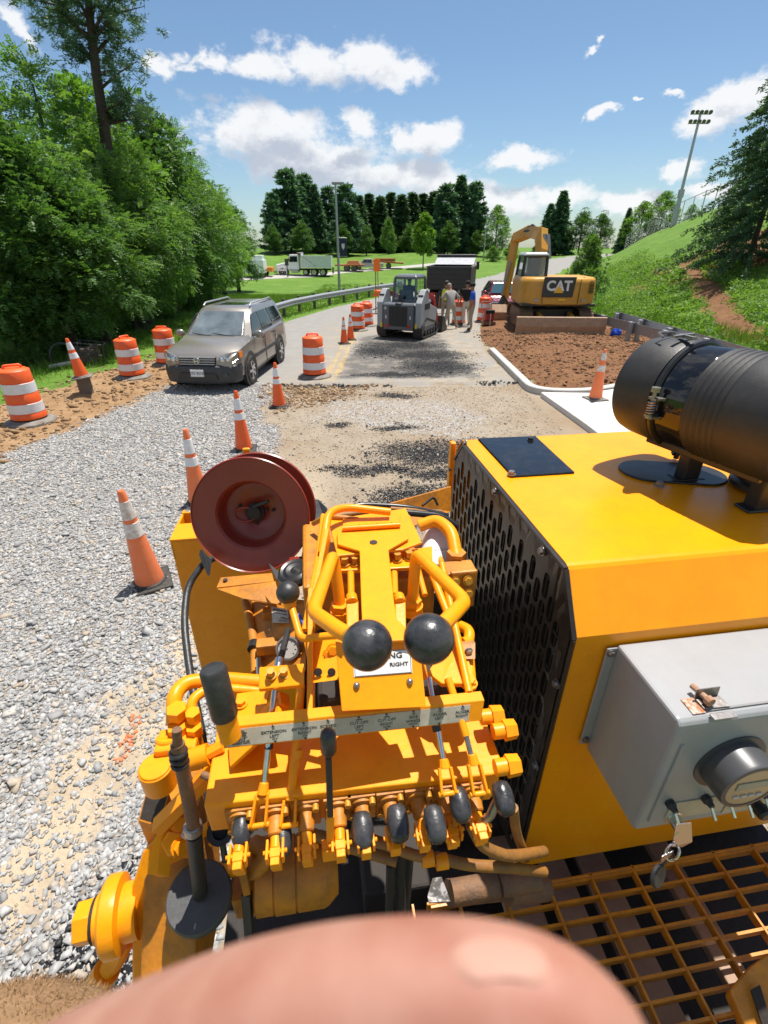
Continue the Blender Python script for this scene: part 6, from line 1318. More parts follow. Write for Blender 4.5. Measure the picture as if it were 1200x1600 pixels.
# --- engine hood
HP = [(.69, 1.36), (.69, 2.245), (.775, 2.367), (1.545, 2.367), (1.60, 2.31), (1.62, 1.2)]
b = MB(); prof = HP; U0, U1 = .505, 1.75
b.add([(U0, *p) for p in prof] + [(U1, *p) for p in prof], [(i, i + 1, len(prof) + i + 1, len(prof) + i) for i in range(len(prof) - 1)] + [tuple(range(len(prof), 2 * len(prof)))])
hood = part(b, 'hood', YELHOOD, PV, 0, .010); md = hood.modifiers.new('thick', 'SOLIDIFY'); md.thickness = .004; md.offset = -1
b = MB(); b.prism([(.56, v, w) for v, w in ((.76, 1.3), (.76, 2.2), (.82, 2.3), (1.5, 2.3), (1.55, 1.3))], (.02, 0, 0)); part(b, 'radiator_core', DARK, hood, 0)
b = MB()
for k in range(34): b.box((.548, .80 + k * .0215, 1.80), (.01, .006, .98))
for k in range(9): b.box((.545, 1.15, 1.36 + k * .11), (.008, .72, .006))
part(b, 'radiator_fin', mat('fin_grey', (.05, .048, .045), .6), hood, 0)
# perforated left panel: real slots
def slot_panel():
    outline = [(.694, 1.36), (.694, 2.235), (.772, 2.358), (1.50, 2.358), (1.585, 2.27), (1.60, 1.30)]; V0, W0 = .70, 1.34; pv, pw = .0365, .078; m = MB(); vs = []; fs = []; idx = {}
    nv, nw = 25, 14
    def inside(v, w): return float(poly_sd(v, w, outline)) > .012
    for i in range(nv):
        for j in range(-1, nw):
            cv = V0 + (i + .5) * pv; cw = W0 + (j + .5) * pw + (pw / 2 if i % 2 else 0); a, c = pv / 2, pw / 2
            out = [(cv - a, cw - c), (cv, cw - c), (cv + a, cw - c), (cv + a, cw), (cv + a, cw + c), (cv, cw + c), (cv - a, cw + c), (cv - a, cw)]
            hole = all(inside(v, w) for v, w in [(cv - .0145, cw - .034), (cv + .0145, cw - .034), (cv + .0145, cw + .034), (cv - .0145, cw + .034)])
            out = [clampo(v, w, outline) for v, w in out]
            if len(set((round(p[0], 4), round(p[1], 4)) for p in out)) < 4: continue
            base = len(vs); vs += [(.497, p[0], p[1]) for p in out]
            if hole:
                hv, hw = .0142, .0335; n = 16; ring = []
                for k in range(n):
                    an = 2 * PI * (k - 6) / n; q = (math.cos(an) * hv, math.sin(an) * hv + (hw - hv) * (1 if math.sin(an) > .01 else -1 if math.sin(an) < -.01 else 0)); ring.append((.497, cv + q[0], cw + q[1]))
                vs += ring
                for k in range(8):
                    r0, r1, r2 = base + 8 + (2 * k) % 16, base + 8 + (2 * k + 1) % 16, base + 8 + (2 * k + 2) % 16
                    fs += [(base + k, base + (k + 1) % 8, r1, r0), (base + (k + 1) % 8, r2, r1)]
            else: fs.append(tuple(base + k for k in range(8)))
    m.v = vs; m.f = fs; m.mi = [0] * len(fs); return m
def clampo(v, w, o):
    # keep a point inside the panel outline
    if float(poly_sd(v, w, o)) >= 0: return (v, w)
    best = None
    for i in range(len(o)):
        a, c = o[i], o[(i + 1) % len(o)]; dx, dy = c[0] - a[0], c[1] - a[1]; t = max(0, min(1, ((v - a[0]) * dx + (w - a[1]) * dy) / (dx * dx + dy * dy))); q = (a[0] + dx * t, a[1] + dy * t); d = (q[0] - v) ** 2 + (q[1] - w) ** 2
        if best is None or d < best[0]: best = (d, q)
    return best[1]
sp_ = slot_panel(); pn = part(sp_, 'grille_panel', PANEL, PV, 0)
bm_ = bmesh.new(); bm_.from_mesh(pn.data); bmesh.ops.remove_doubles(bm_, verts=bm_.verts, dist=.0004); bm_.to_mesh(pn.data); bm_.free(); md = pn.modifiers.new('thick', 'SOLIDIFY'); md.thickness = .004; md.offset = 0
b = MB(); fr_ = [(.690, 1.36), (.690, 2.24), (.770, 2.362), (1.505, 2.362), (1.59, 2.275)]
for a, c in zip(fr_[:-1], fr_[1:]): b.bar((.4985, *a), (.4985, *c), .010, .008)
part(b, 'panel_edge', PANEL, pn, 0)
for px, py in ((728, 692), (774, 768), (848, 861), (871, 1068), (839, 1196), (704, 733)): p = Up(px, py, .493); hexnut(p, -UX, .0085, 'panel_bolt', STEEL, pn)
b = MB(); b.box((.497, 1.625, 2.20), (.02, .03, .26)); part(b, 'rear_bracket', YEL, PV, 0, .004)
# black cover plate, oval cover
b = MB(); b.prism([(.557, 1.213, 2.3675), (.748, 1.213, 2.3675), (.765, 1.528, 2.3675), (.557, 1.535, 2.3675)], (0, 0, .006)); cp = part(b, 'cover_plate', GLOSSB, PV, 0, .003)
for px, py in ((799, 741), (829, 688)): hexnut(W_(px, py, 2.373), ZX, .0095, 'bolt', STEEL if px < 810 else BLK, cp)
c0, c1 = W_(1010, 737, 2.3675), W_(1088, 742, 2.3675); dd = (c1 - c0); ax = dd.normalized(); sd_ = V((-ax.y, ax.x, 0)); rr = .078; pts = []
for k in range(17): a = PI / 2 + PI * k / 16; pts.append(c0 + ax * rr * math.cos(a) + sd_ * rr * math.sin(a))
for k in range(17): a = -PI / 2 + PI * k / 16; pts.append(c1 + ax * rr * math.cos(a) + sd_ * rr * math.sin(a))
b = MB(); b.prism(pts, (0, 0, .006)); ov = part(b, 'oval_cover', BLK, PV, 0, .003); hexnut(W_(1030, 758, 2.374), ZX, .010, 'bolt', STEEL, ov)
b = MB(); q = W_(1056, 716, 2.374); b.cyl(q, q + ZX * .012, .008); 
for k in range(6): a = k * PI / 3; b.ball(q + V((.012 * math.cos(a), .012 * math.sin(a), .016)), .007, 8)
b.cyl(q + ZX * .010, q + ZX * .022, .012, n=12); part(b, 'star_knob', BLK, ov)
# --- air cleaner: a horizontal canister along the hood
AU, AW, AR = 1.03, 2.592, .142; AX = V((-.27, 1, 0)).normalized()
def along(v): return V((1.015, 1.25, AW)) + AX * (v - 1.25)
b = MB(); pr_ = [(AR * .99, .0), (AR, .006)]
h0 = 1.10
prof = [(AR * .90, 0), (AR * .985, .012)]
v_ = .02
for k in range(5): prof += [(AR * .985, v_), (AR, v_ + .003), (AR, v_ + .011), (AR * .985, v_ + .014)]; v_ += .0165
prof += [(AR, v_ + .004), (AR, .205), (AR * .97, .23), (AR * .80, .25), (AR * .6, .255), (AR * .58, .24)]
b.lathe(along(1.115), -AX, prof, 56); ac = part(b, 'air_cleaner', BLKM, PV, 30)
b = MB(); b.lathe(along(1.185), -AX, [(AR * .955, 0), (AR * .965, .002), (AR * .965, .075), (AR * .95, .08)], 56); part(b, 'mounting_band', GLOSSB, ac, 30)
b = MB(); b.lathe(along(1.20), -AX, [(AR * .99, 0), (AR * 1.035, .003), (AR * 1.035, .012), (AR * .99, .016)], 56); part(b, 'rim', BLK, ac, 30)
b = MB(); b.lathe(along(1.205), AX, [(AR * 1.0, 0), (AR * 1.012, .004), (AR * .985, .10), (AR * .95, .125), (AR * .80, .14), (.001, .145)], 56); part(b, 'end_cap', BLKM, ac, 35)
b = MB()      # over-centre clip on top and the spring bolt of the band
q = along(1.205) + V((-.035, 0, AR * 1.03)); b.bar(q + V((-.01, -.03, .008)), q + V((.01, .05, .004)), .012, .008); b.bar(q + V((-.03, .02, .006)), q + V((.03, .025, .010)), .01, .006); b.tube([q + V((-.04, .05, 0)), q + V((-.038, .075, .008)), q + V((.012, .078, .008)), q + V((.014, .05, 0))], .003, 6); part(b, 'cap_clip', STEEL, ac)
q = along(1.165) + V((-AR * 1.0, -.03, -.005)); b = MB(); b.cyl(q + V((-.014, 0, -.035)), q + V((-.014, 0, .045)), .005, n=8); b.cyl(q + V((-.014, 0, .036)), q + V((-.014, 0, .048)), .012, n=6); b.cyl(q + V((-.014, 0, -.034)), q + V((-.014, 0, -.024)), .010, n=6); b.box(q + V((-.004, 0, -.03)), (.03, .03, .006)); b.box(q + V((-.004, 0, .018)), (.03, .03, .006))
b.tube([q + V((-.014 + .010 * math.cos(a), .010 * math.sin(a), -.022 + .034 * a / (10 * PI))) for a in np.linspace(0, 10 * PI, 70)], .0025, 6); part(b, 'band_spring', STEEL, ac)
for v in (1.13, .93):
    b = MB(); q = along(v); b.box((q.x, q.y, 2.415), (.05, .04, .085)); b.box((q.x, q.y, 2.372), (.09, .05, .008)); part(b, 'saddle', BLK, ac, 0, .004)
b = MB(); b.bar(along(1.22) + V((-.06, 0, -AR + .014)), along(.90) + V((-.06, 0, -AR + .014)), .02, .02); part(b, 'rail_strip', BLK, ac, 0, .003)
# intake elbow and its clamp on the near end
b = MB(); b.tube(fillet([(AU, .66, AW), (AU + .0, .60, AW - .01), (AU + .02, .60, 2.36)], .07, 7), .08, 24); 
el = W_(1190, 770, 2.367); b = MB(); b.tube(fillet([(el.x + .04, el.y + .06, 2.62), (el.x + .03, el.y + .03, 2.56), (el.x + .03, el.y + .03, 2.36)], .05, 6), .062, 28); part(b, 'intake_elbow', BLKM, ac, 40)
b = MB(); b.lathe((el.x + .03, el.y + .03, 2.372), ZX, [(.062, 0), (.083, .002), (.083, .014), (.072, .02), (.072, .05), (.064, .055)], 32); part(b, 'rubber_boot', RUB, ac, 35)
b = MB(); b.lathe((el.x + .03, el.y + .03, 2.428), ZX, [(.063, 0), (.068, .001), (.068, .016), (.063, .017)], 32); b.box((el.x - .04, el.y + .0, 2.436), (.018, .014, .02)); part(b, 'hose_clamp', CHR, ac, 35)
b = MB(); q = along(1.0) + V((.13, 0, AR * .6)); b.cyl(q, q + V((0, 0, .12)), .03, n=16); part(b, 'restriction_gauge', BLK, ac)

# --- grey control box
BX0, BX1, BV0, BV1, BW0, BW1 = .597, 1.12, .488, .684, 1.885, 2.22
b = MB(); b.prism([(BX0, BV1, BW0), (BX0, BV0 + .008, BW0 - .0), (BX0, BV0, BW0 + .01), (BX0, BV0, BW1 - .010), (BX0, BV0 + .010, BW1), (BX0, BV1, BW1)], (BX1 - BX0, 0, 0)); cb = part(b, 'control_box', GREYBOX, PV, 0, .006)
b = MB(); b.box((.587, .683, 2.06), (.024, .006, .305)); fl = part(b, 'mounting_flange', GREYBOX, cb, 0, .002)
for z in (2.20, 1.925): hexnut((.585, .680, z), -VX, .007, 'screw', STEEL, fl, .005)
LG = W_(1100, 1110, 2.222); b = MB(); b.box((.89, .505, BW1 + .0015), (.46, .004, .003)); part(b, 'lid_seam', mat('seam_grey', (.2, .2, .2), .6), cb, 0)
b = MB(); b.box((LG.x - .012, LG.y + .012, 2.2215), (.026, .034, .002)); part(b, 'rust_stain', mat('rust_stain', (.36, .13, .045), .85, col2=(.5, .42, .36), nscale=90, sharp=.1), cb, 0, .008)
b = MB(); b.prism([(LG.x, LG.y, 2.224), (LG.x + .05, LG.y - .002, 2.224), (LG.x + .046, LG.y + .022, 2.226), (LG.x - .002, LG.y + .022, 2.226)], (0, 0, .002)); b.prism([(LG.x - .004, LG.y + .022, 2.226), (LG.x + .044, LG.y + .022, 2.226), (LG.x + .044, LG.y + .024, 2.248), (LG.x - .004, LG.y + .024, 2.248)], (0, .002, 0)); b.box((LG.x + .026, LG.y - .016, 2.2225), (.046, .014, .004)); la = part(b, 'latch', STEEL, cb, 0, .001)
b = MB(); b.cyl((LG.x + .012, LG.y + .006, 2.236), (LG.x + .005, LG.y + .044, 2.236), .0055, n=10); b.cyl((LG.x + .012, LG.y + .002, 2.236), (LG.x + .0105, LG.y + .012, 2.236), .009, n=10); part(b, 'latch_bolt', mat('rust_bolt', (.30, .12, .06), .8, col2=(.45, .3, .2), nscale=80), la)
b = MB(); b.box((.62, .4865, 2.04), (.006, .006, .24)); part(b, 'corner_bead', GREYBOX, cb, 0, .002)
# round digital gauge
gc = V((.742, .488, 2.085)); b = MB(); b.lathe(gc, -VX, [(.072, 0), (.072, .003), (.062, .004)], 40); b.lathe(gc + V((0, .002, 0)), -VX, [(.060, 0), (.060, .05), (.058, .055), (.050, .056), (.049, .050)], 40); ga = part(b, 'digital_gauge', mat('gauge_housing', (.06, .06, .062), .35), cb, 30)
b = MB(); b.cyl(gc + V((0, -.048, 0)), gc + V((0, -.0525, 0)), .050, n=40); fc = part(b, 'gauge_face', mat('gauge_face', (.46, .31, .17), .2), ga, 30)  # tan face colour stands in for the orange hood reflected in the glass
b = MB(); b.box(gc + V((0, -.0535, .008)), (.066, .002, .020)); part(b, 'display', mat('lcd', (.26, .27, .20), .2), fc, 0, .001)
b = MB()
for k in range(4): b.box(gc + V((-.024 + k * .016, -.0540, -.022)), (.011, .003, .006))
part(b, 'button', mat('button_grey', (.5, .48, .46), .5), fc, 0, .001)
# switch plates, toggles, key switch
b = MB(); b.box((.72, .4866, 1.945), (.13, .003, .055)); b.box((.90, .4866, 1.935), (.22, .003, .06)); spl = part(b, 'switch_plate', mat('switch_plate', (.55, .47, .34), .4, col2=(.45, .36, .25), nscale=20), cb, 0, .001)
for px, py in ((1050, 1262), (1106, 1254), (1136, 1250), (1164, 1250), (1190, 1240)):
    p = Vp(px - 4, py - 8, .486); b = MB(); b.lathe(p, -VX, [(.010, 0), (.010, .008), (.007, .012), (.0055, .02)], 14); t_ = part(b, 'toggle_switch', BLKM, spl)
    b = MB(); b.cyl(p + V((0, -.014, 0)), p + V((.002, -.034, -.020)), .0026, .0034, 10); part(b, 'toggle_lever', CHR, t_)
p = Vp(1178, 1252, .486); b = MB(); b.lathe(p, -VX, [(.012, 0), (.012, .012), (.015, .014), (.015, .03), (.01, .034)], 18); part(b, 'push_knob', BLK, spl)
p = Vp(1052, 1276, .487); b = MB(); b.lathe(p, -VX, [(.018, 0), (.018, .003), (.0135, .004), (.0135, .022), (.011, .025), (.003, .025)], 24); ks = part(b, 'key_switch', CHR, cb)
b = MB(); k0 = D(1066, 1292, .86); k1 = D(1070, 1312, .855); b.plate([k0 + V((-.014, 0, .012)), k0 + V((.016, 0, .008)), k1 + V((.020, 0, -.014)), k1 + V((.004, 0, -.026)), k1 + V((-.020, 0, -.018)), k1 + V((-.022, 0, .004))], .0025); part(b, 'ignition_key', mat('brass_key', (.55, .40, .30), .25, .9), PV, 0, .002)
b = MB(); kc = D(1050, 1332, .86); b.tube([kc + V((.013 * math.cos(a), .006 * math.sin(a), .015 * math.sin(a))) for a in np.linspace(0, 2 * PI, 26)], .0017, 6, cap=False); b.tube([kc + V((.002 + .006 * math.cos(a), .010 * math.sin(a), .015 * math.cos(a))) for a in np.linspace(0, 2 * PI, 26)], .0016, 6, cap=False); part(b, 'key_ring', CHR, PV, 60)
b = MB(); k2 = D(1024, 1366, .87); b.lathe(k2, V((.4, -.8, .35)), [(.018, 0), (.020, .002), (.020, .007), (.018, .009)], 20); b.bar(k2, kc + V((-.005, 0, -.012)), .006, .004); part(b, 'key_fob', BLKM, PV)
b = MB(); k3 = D(1042, 1342, .85); b.plate([k3 + V((-.012, 0, .010)), k3 + V((.012, .004, .014)), k3 + V((.014, .006, -.012)), k3 + V((-.008, 0, -.016))], .002); part(b, 'spare_key', CHR, PV, 0, .002)

# --- step grating and what lies under it
b = MB()
for k in range(13): v = .632 - .0445 * k; b.box((.85, v, 1.345), (1.25, .0065, .026))
gt = part(b, 'step_grating', mat('grating_paint', (.66, .25, .012), .42, col2=(.45, .17, .012), nscale=20, bump=.12, dust=.35, dustcol=(.12, .07, .03)), PV, 0)
for k in range(11): u = .176 + k * .1308; b = MB(); b.box((u, .365, 1.346), (.006, .56, .028)); part(b, 'grating_bar', MATS['grating_paint'], gt, 0)
b = MB(); b.box((.85, .640, 1.343), (1.27, .008, .034)); part(b, 'grating_edge', MATS['grating_paint'], gt, 0, .002)
SLAT = mat('old_timber', (.30, .20, .15), .8, col2=(.42, .29, .19), nscale=7, bump=.35, bscale=50)
for u, w in ((.52, .11), (.66, .085), (.79, .095), (1.03, .07)): b = MB(); b.box((u, .52, 1.20), (w, .9, .03)); part(b, 'timber_slat', SLAT, PV, 0, .004)
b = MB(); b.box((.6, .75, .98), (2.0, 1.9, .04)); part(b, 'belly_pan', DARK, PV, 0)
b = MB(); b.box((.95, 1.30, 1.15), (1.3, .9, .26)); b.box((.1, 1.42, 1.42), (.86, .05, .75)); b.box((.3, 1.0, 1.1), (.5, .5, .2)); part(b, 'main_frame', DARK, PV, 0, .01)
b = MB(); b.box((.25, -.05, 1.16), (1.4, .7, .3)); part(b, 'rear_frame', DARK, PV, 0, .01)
# folded yellow seat bracket at the lower right corner of the view
p0 = [D(1140, 1545, 1.16), D(1172, 1508, 1.18), D(1215, 1480, 1.18), D(1225, 1640, 1.10), D(1180, 1640, 1.10)]
b = MB(); b.prism(p0, (0, 0, -.04)); sb = part(b, 'folding_bracket', MATS['grating_paint'], PV, 0, .005); b = MB(); b.prism([D(1172, 1548, 1.145), D(1186, 1540, 1.145), D(1206, 1606, 1.11), D(1193, 1612, 1.11)], (0, 0, .006)); part(b, 'slot', DARK, sb, 0)

# --- lever console
def WZ(pts, w): return [W_(x, y, w) for x, y in pts]
st = WZ([(526.6, 832), (636, 829), (638.5, 841), (607, 859), (615, 935), (620, 967), (655, 999), (524, 1004), (565.6, 967), (564, 930), (562, 860.5), (527.5, 850)], 2.372)
b = MB(); b.prism(st, (0, 0, -.006)); tp = part(b, 'top_plate', YEL, PV, 0, .0015)
b = MB(); q = W_(583.6, 847.5, 2.3725); b.cyl(q, q + ZX * .0012, .0088, n=20); part(b, 'bolt_hole', DARK, tp)
fb = [Vp(534, 1112, .535), Vp(666, 1105, .535)]; ft = [W_(524, 1004, 2.372), None]; _n = (fb[1] - fb[0]).cross(ft[0] - fb[0]); _r = ray(655, 999); ft[1] = V((0, 0, CAM_H)) + _r * ((fb[0] - V((0, 0, CAM_H))).dot(_n) / _r.dot(_n))
b = MB(); b.hexa([fb[0], fb[1], fb[1] + V((0, .006, 0)), fb[0] + V((0, .006, 0))], [ft[0], ft[1], ft[1] + V((0, .006, 0)), ft[0] + V((0, .006, 0))]); fp = part(b, 'front_plate', YEL, PV, 0, .0015)
fn = (fb[1] - fb[0]).cross(ft[0] - fb[0]).normalized(); 
def onface(px, py, off=0):
    r = ray(px, py); o_ = V((0, 0, CAM_H)); t = (fb[0] - o_).dot(fn) / r.dot(fn); return o_ + r * t + fn * off
b = MB(); sgn = [onface(x, y, .0004) for x, y in ((553, 1058), (644, 1051), (642, 1014), (551, 1020))]; b.prism(sgn, fn * .0012); sg = part(b, 'sign_plate', mat('sign_white', (.70, .69, .67), .4, dust=.15), fp, 0)
fxa = (sgn[1] - sgn[0]).normalized(); fya = (sgn[3] - sgn[0]).normalized()
text('STEERING', .0125, PRINT, sg, frame(onface(597, 1026, .0022), fxa, fya), 'sign_text', .0002, .0003, 1.25); text('LEFT', .0085, PRINT, sg, frame(onface(572, 1041, .0022), fxa, fya), 'sign_text', .0002, .0002, 1.3); text('RIGHT', .0085, PRINT, sg, frame(onface(623, 1038, .0022), fxa, fya), 'sign_text', .0002, .0002, 1.3)
b = MB()
for k, l in enumerate((sgn, )):
    for i in range(4): b.bar(l[i].lerp(l[(i + 2) % 4], .02) + fn * .0014, l[(i + 1) % 4].lerp(l[(i + 3) % 4], .02) + fn * .0014, .0008, .0004, fn)
part(b, 'sign_border', PRINT, sg, 0)
for px, py in ((557, 1071), (640, 1065)): b = MB(); b.ball(onface(px, py, .001), .0058, 14, (1, 1, 1)); part(b, 'rivet', STEEL, fp)
# hinge plate behind the T, its hinge and backing pieces
b = MB(); b.prism(WZ([(513, 812), (634, 794), (659, 847), (630, 858), (527, 868)], 2.362), (0, 0, -.006)); hp = part(b, 'hinge_plate', YEL, PV, 0, .0015)
b = MB(); b.cyl(W_(535, 826, 2.369), W_(625, 820, 2.369), .0062, n=12); b.prism(WZ([(536, 812), (626, 806), (624, 818), (536, 824)], 2.3625), (0, 0, .004)); hg = part(b, 'hinge', YEL, hp, 40)
b = MB()
for x in (562, 589, 612): q = W_(x, 825 - (x - 535) * .066, 2.369); b.cyl(q - UX * .0006, q + UX * .0006, .0066, n=12)
part(b, 'hinge_gap', DARK, hg, 40)
b = MB(); b.prism(WZ([(536, 856), (552, 853), (632, 841), (629, 852), (560, 862)], 2.352), (0, 0, -.006)); part(b, 'backing_plate', YEL, hp, 0)
# lever base bar with its bolts
b = MB(); b.prism(WZ([(488, 878), (562, 872), (675, 853), (676, 884), (610, 888), (490, 893)], 2.335), (0, 0, -.010)); bb = part(b, 'lever_bar', YEL, PV, 0, .002)
for px, py in ((503, 886), (539, 883), (555, 882), (621, 876), (639, 873)): hexnut(W_(px, py, 2.336), ZX, .0085, 'bolt', BOLTY, bb, .016)
for px, py, dd_ in ((548, 945, .96), (616, 930, .97)):    # vertical bushes behind the column
    b = MB(); b.tube([D(px, 895, 1.03), D(px + 1, py, dd_)], .007, 10); b.build('link_pin', YEL, bb)
b = MB()
for x0_, x1_ in ((541, 560), (617, 634)): b = MB(); b.prism([D(x0_, 938, .94), D(x1_, 938, .94), D(x1_ + 1, 992, .88), D(x0_ + 1, 992, .88)], (0, .02, -.015)); b.cyl(D((x0_ + x1_) / 2, 941, .935), D((x0_ + x1_) / 2, 941, .935) + V((0, .02, 0)), .011, n=14); part(b, 'pivot_lug', YEL, PV, 0, .002)
# the two steering levers with their big black balls
def lever(path, ball, r, br, seat):
    pts = fillet([D(*q) for q in path], .022, 6); b = MB(); b.tube(pts, r, 14); lv = part(b, 'steering_lever', YEL, PV, 50)
    c = D(*ball); b = MB(); b.ball(c, br, 32); part(b, 'ball_knob', KNOB, lv, 60); d = (D(*path[1]) - c).normalized(); b = MB(); b.cyl(c + d * br * .9, c + d * (br * .9 + .016), .0125, .012, 12); part(b, 'lock_nut', BOLTY, lv, 30)
    q = D(*seat); b = MB(); b.cyl(q - ZX * .002, q + ZX * .012, .019, n=6); b.cyl(q - ZX * .02, q - ZX * .002, .022, n=20); part(b, 'lever_nut', YEL, lv, 25)
lever([(574, 1008, .63), (530, 985, .675), (489, 956, .76), (521, 866, .965), (532, 950, .985)], (574, 1008, .615), .0115, .0322, (532, 950, .985))
lever([(670, 998, .63), (702, 966, .675), (727, 940, .76), (650, 864, .965), (644, 944, .985)], (670, 998, .615), .0115, .0322, (644, 944, .985))
b = MB(); b.tube(fillet([D(540, 992, .80), D(508, 994, .81), D(470, 999, .83), D(455, 946, .87)], .014, 5), .0064, 12); l3 = part(b, 'cross_lever', YEL, PV, 50); b = MB(); b.ball(D(450, 926, .87), .0212, 24); part(b, 'ball_knob', RUB, l3, 60); b = MB(); b.cyl(D(452, 942, .87), D(455, 950, .868), .012, .010, 14); part(b, 'collar', YEL, l3)
# side rails of the console and struts
def strip(name, a, c, w, h, m=YEL, up=(0, 0, 1), parent=PV): b = MB(); b.bar(D(*a), D(*c), w, h, up); return part(b, name, m, parent, 0, .0015)
strip('side_rail', (486, 1120, .84), (487, 930, .98), .010, .06); strip('side_rail', (492, 935, .98), (512, 835, 1.10), .010, .04)
b = MB(); b.tube([D(733, 1082, .85), D(690, 880, 1.06)], .007, 12); part(b, 'side_rod', YEL); b = MB(); b.tube([D(716, 1000, .93), D(676, 900, 1.04)], .008, 12); part(b, 'side_rod', YEL)
for a, c in (((476, 985, .93), (498, 860, 1.08)), ((482, 985, .93), (505, 805, 1.16)), ((664, 930, 1.0), (648, 870, 1.08))): b = MB(); b.tube([D(*a), D(*c)], .006, 10); part(b, 'pipe', YEL)
b = MB(); b.tube(fillet([D(503, 865, 1.06), D(513, 800, 1.14), D(540, 792, 1.18), D(610, 800, 1.19)], .03, 6), .0095, 12); part(b, 'pipe', YEL, PV, 50)
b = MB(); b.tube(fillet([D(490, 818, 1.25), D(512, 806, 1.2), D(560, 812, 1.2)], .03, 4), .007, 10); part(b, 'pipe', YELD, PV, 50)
b = MB(); b.prism([D(475, 1003, .92), D(528, 998, .90), D(532, 1062, .845), D(485, 1068, .85)], (0, .012, 0)); sp = part(b, 'side_plate', YEL, PV, 0, .002)
for px, py in ((497, 1050), (518, 1050)): b = MB(); q = D(px, py, .853); b.cyl(q, q + V((0, -.0016, .001)), .0072, n=16); part(b, 'bolt_hole', DARK, sp)
hexnut(D(520, 1015, .885), V((0, -1, .5)), .009, 'bolt', YEL, sp); hexnut(D(512, 1022, .885), V((0, -1, .5)), .007, 'bolt', YEL, sp)
b = MB(); b.prism([D(405, 1042, .88), D(475, 1036, .86), D(475, 1070, .835), D(404, 1077, .85)], (0, .002, -.010)); rb_ = part(b, 'rod_bracket', YEL, PV, 0, .002)
for px, py in ((424, 1056), (444, 1055)): hexnut(D(px, py, .857), V((0, -.15, 1)), .0075, 'bolt', BOLTY, rb_, .013)
b = MB(); b.prism([D(700, 1003, .95), D(722, 1000, .95), D(745, 1068, .865), D(690, 1068, .865), D(668, 1050, .88)], (0, 0, -.010)); part(b, 'right_bracket', YEL, PV, 0, .002)
b = MB(); b.prism([D(718, 1007, .93), D(743, 1005, .93), D(743, 1030, .905), D(720, 1030, .905)], (0, .008, 0)); q = part(b, 'tab', YELD, PV, 0, .001); hexnut(D(732, 1017, .915), -VX, .006, 'bolt', STEEL, q)
# label plate
lt = [W_(342, 1137, 2.27), W_(757, 1094, 2.27)]; lb = [W_(350, 1170, 2.238), W_(752, 1126, 2.238)]
b = MB(); n_ = (lb[1] - lb[0]).cross(lt[0] - lb[0]).normalized(); b.prism([lb[0], lb[1], lt[1], lt[0]], -n_ * .004); b.prism([lt[0], lt[1], lt[1] + V((0, .02, .0)), lt[0] + V((0, .02, .0))], (0, 0, -.003)); lp = part(b, 'label_plate', YEL, PV, 0, .001)
def L(s, t, off=0): return lb[0].lerp(lb[1], s).lerp(lt[0].lerp(lt[1], s), t) + n_ * off
b = MB(); b.prism([L(.012, .07, .0006), L(.945, .07, .0006), L(.945, .86, .0006), L(.012, .86, .0006)], n_ * .0006); dc = part(b, 'decal', DECAL, lp, 0)
lx = (lb[1] - lb[0]).normalized(); ly = (lt[0] - lb[0]).normalized()
def lab(s, t, txt, sz, sx=1.15): text(txt, sz, PRINT, dc, frame(L(s, t, .0014), lx, ly), 'label_text', .0001, .00012, sx)
for s, a, c, u_, d_ in ((.192, 'EXTENSION', 'LEFT', 'IN', 'OUT'), (.305, 'EXTENSION', 'RIGHT', 'IN', 'OUT'), (.395, 'SCREED', 'LIFT', 'UP', 'DOWN'), (.512, 'CUT-OFF', 'LEFT', 'OPEN', 'CLOSE'), (.618, 'CUT-OFF', 'RIGHT', 'OPEN', 'CLOSE'), (.722, 'SIDE', 'WINGS', 'UP', 'DOWN'), (.826, 'AUGER', 'LEFT', 'ON', ''), (.916, 'AUGER', 'RIGHT', 'ON', '')):
    lab(s, .55, a, .0066); lab(s, .36, c, .0066); lab(s, .70, u_, .0036); 
    if d_: lab(s, .22, d_, .0036)
    b = MB()
    for t, k in ((.78, 1), (.14, -1)): c_ = L(s, t, .0013); b.prism([c_ - lx * .0026, c_ + lx * .0026, c_ + ly * .0042 * k], n_ * .0002)
    part(b, 'label_arrow', PRINT, dc, 0)
for i, tx in enumerate(('CAUTION', 'READ & HEED', 'WARNINGS', 'BEFORE YOU', 'OPERATE', 'KEEP CLEAR OF', 'MOVING PARTS')): lab(.066, .74 - i * .095, tx, .0034, 1.2)
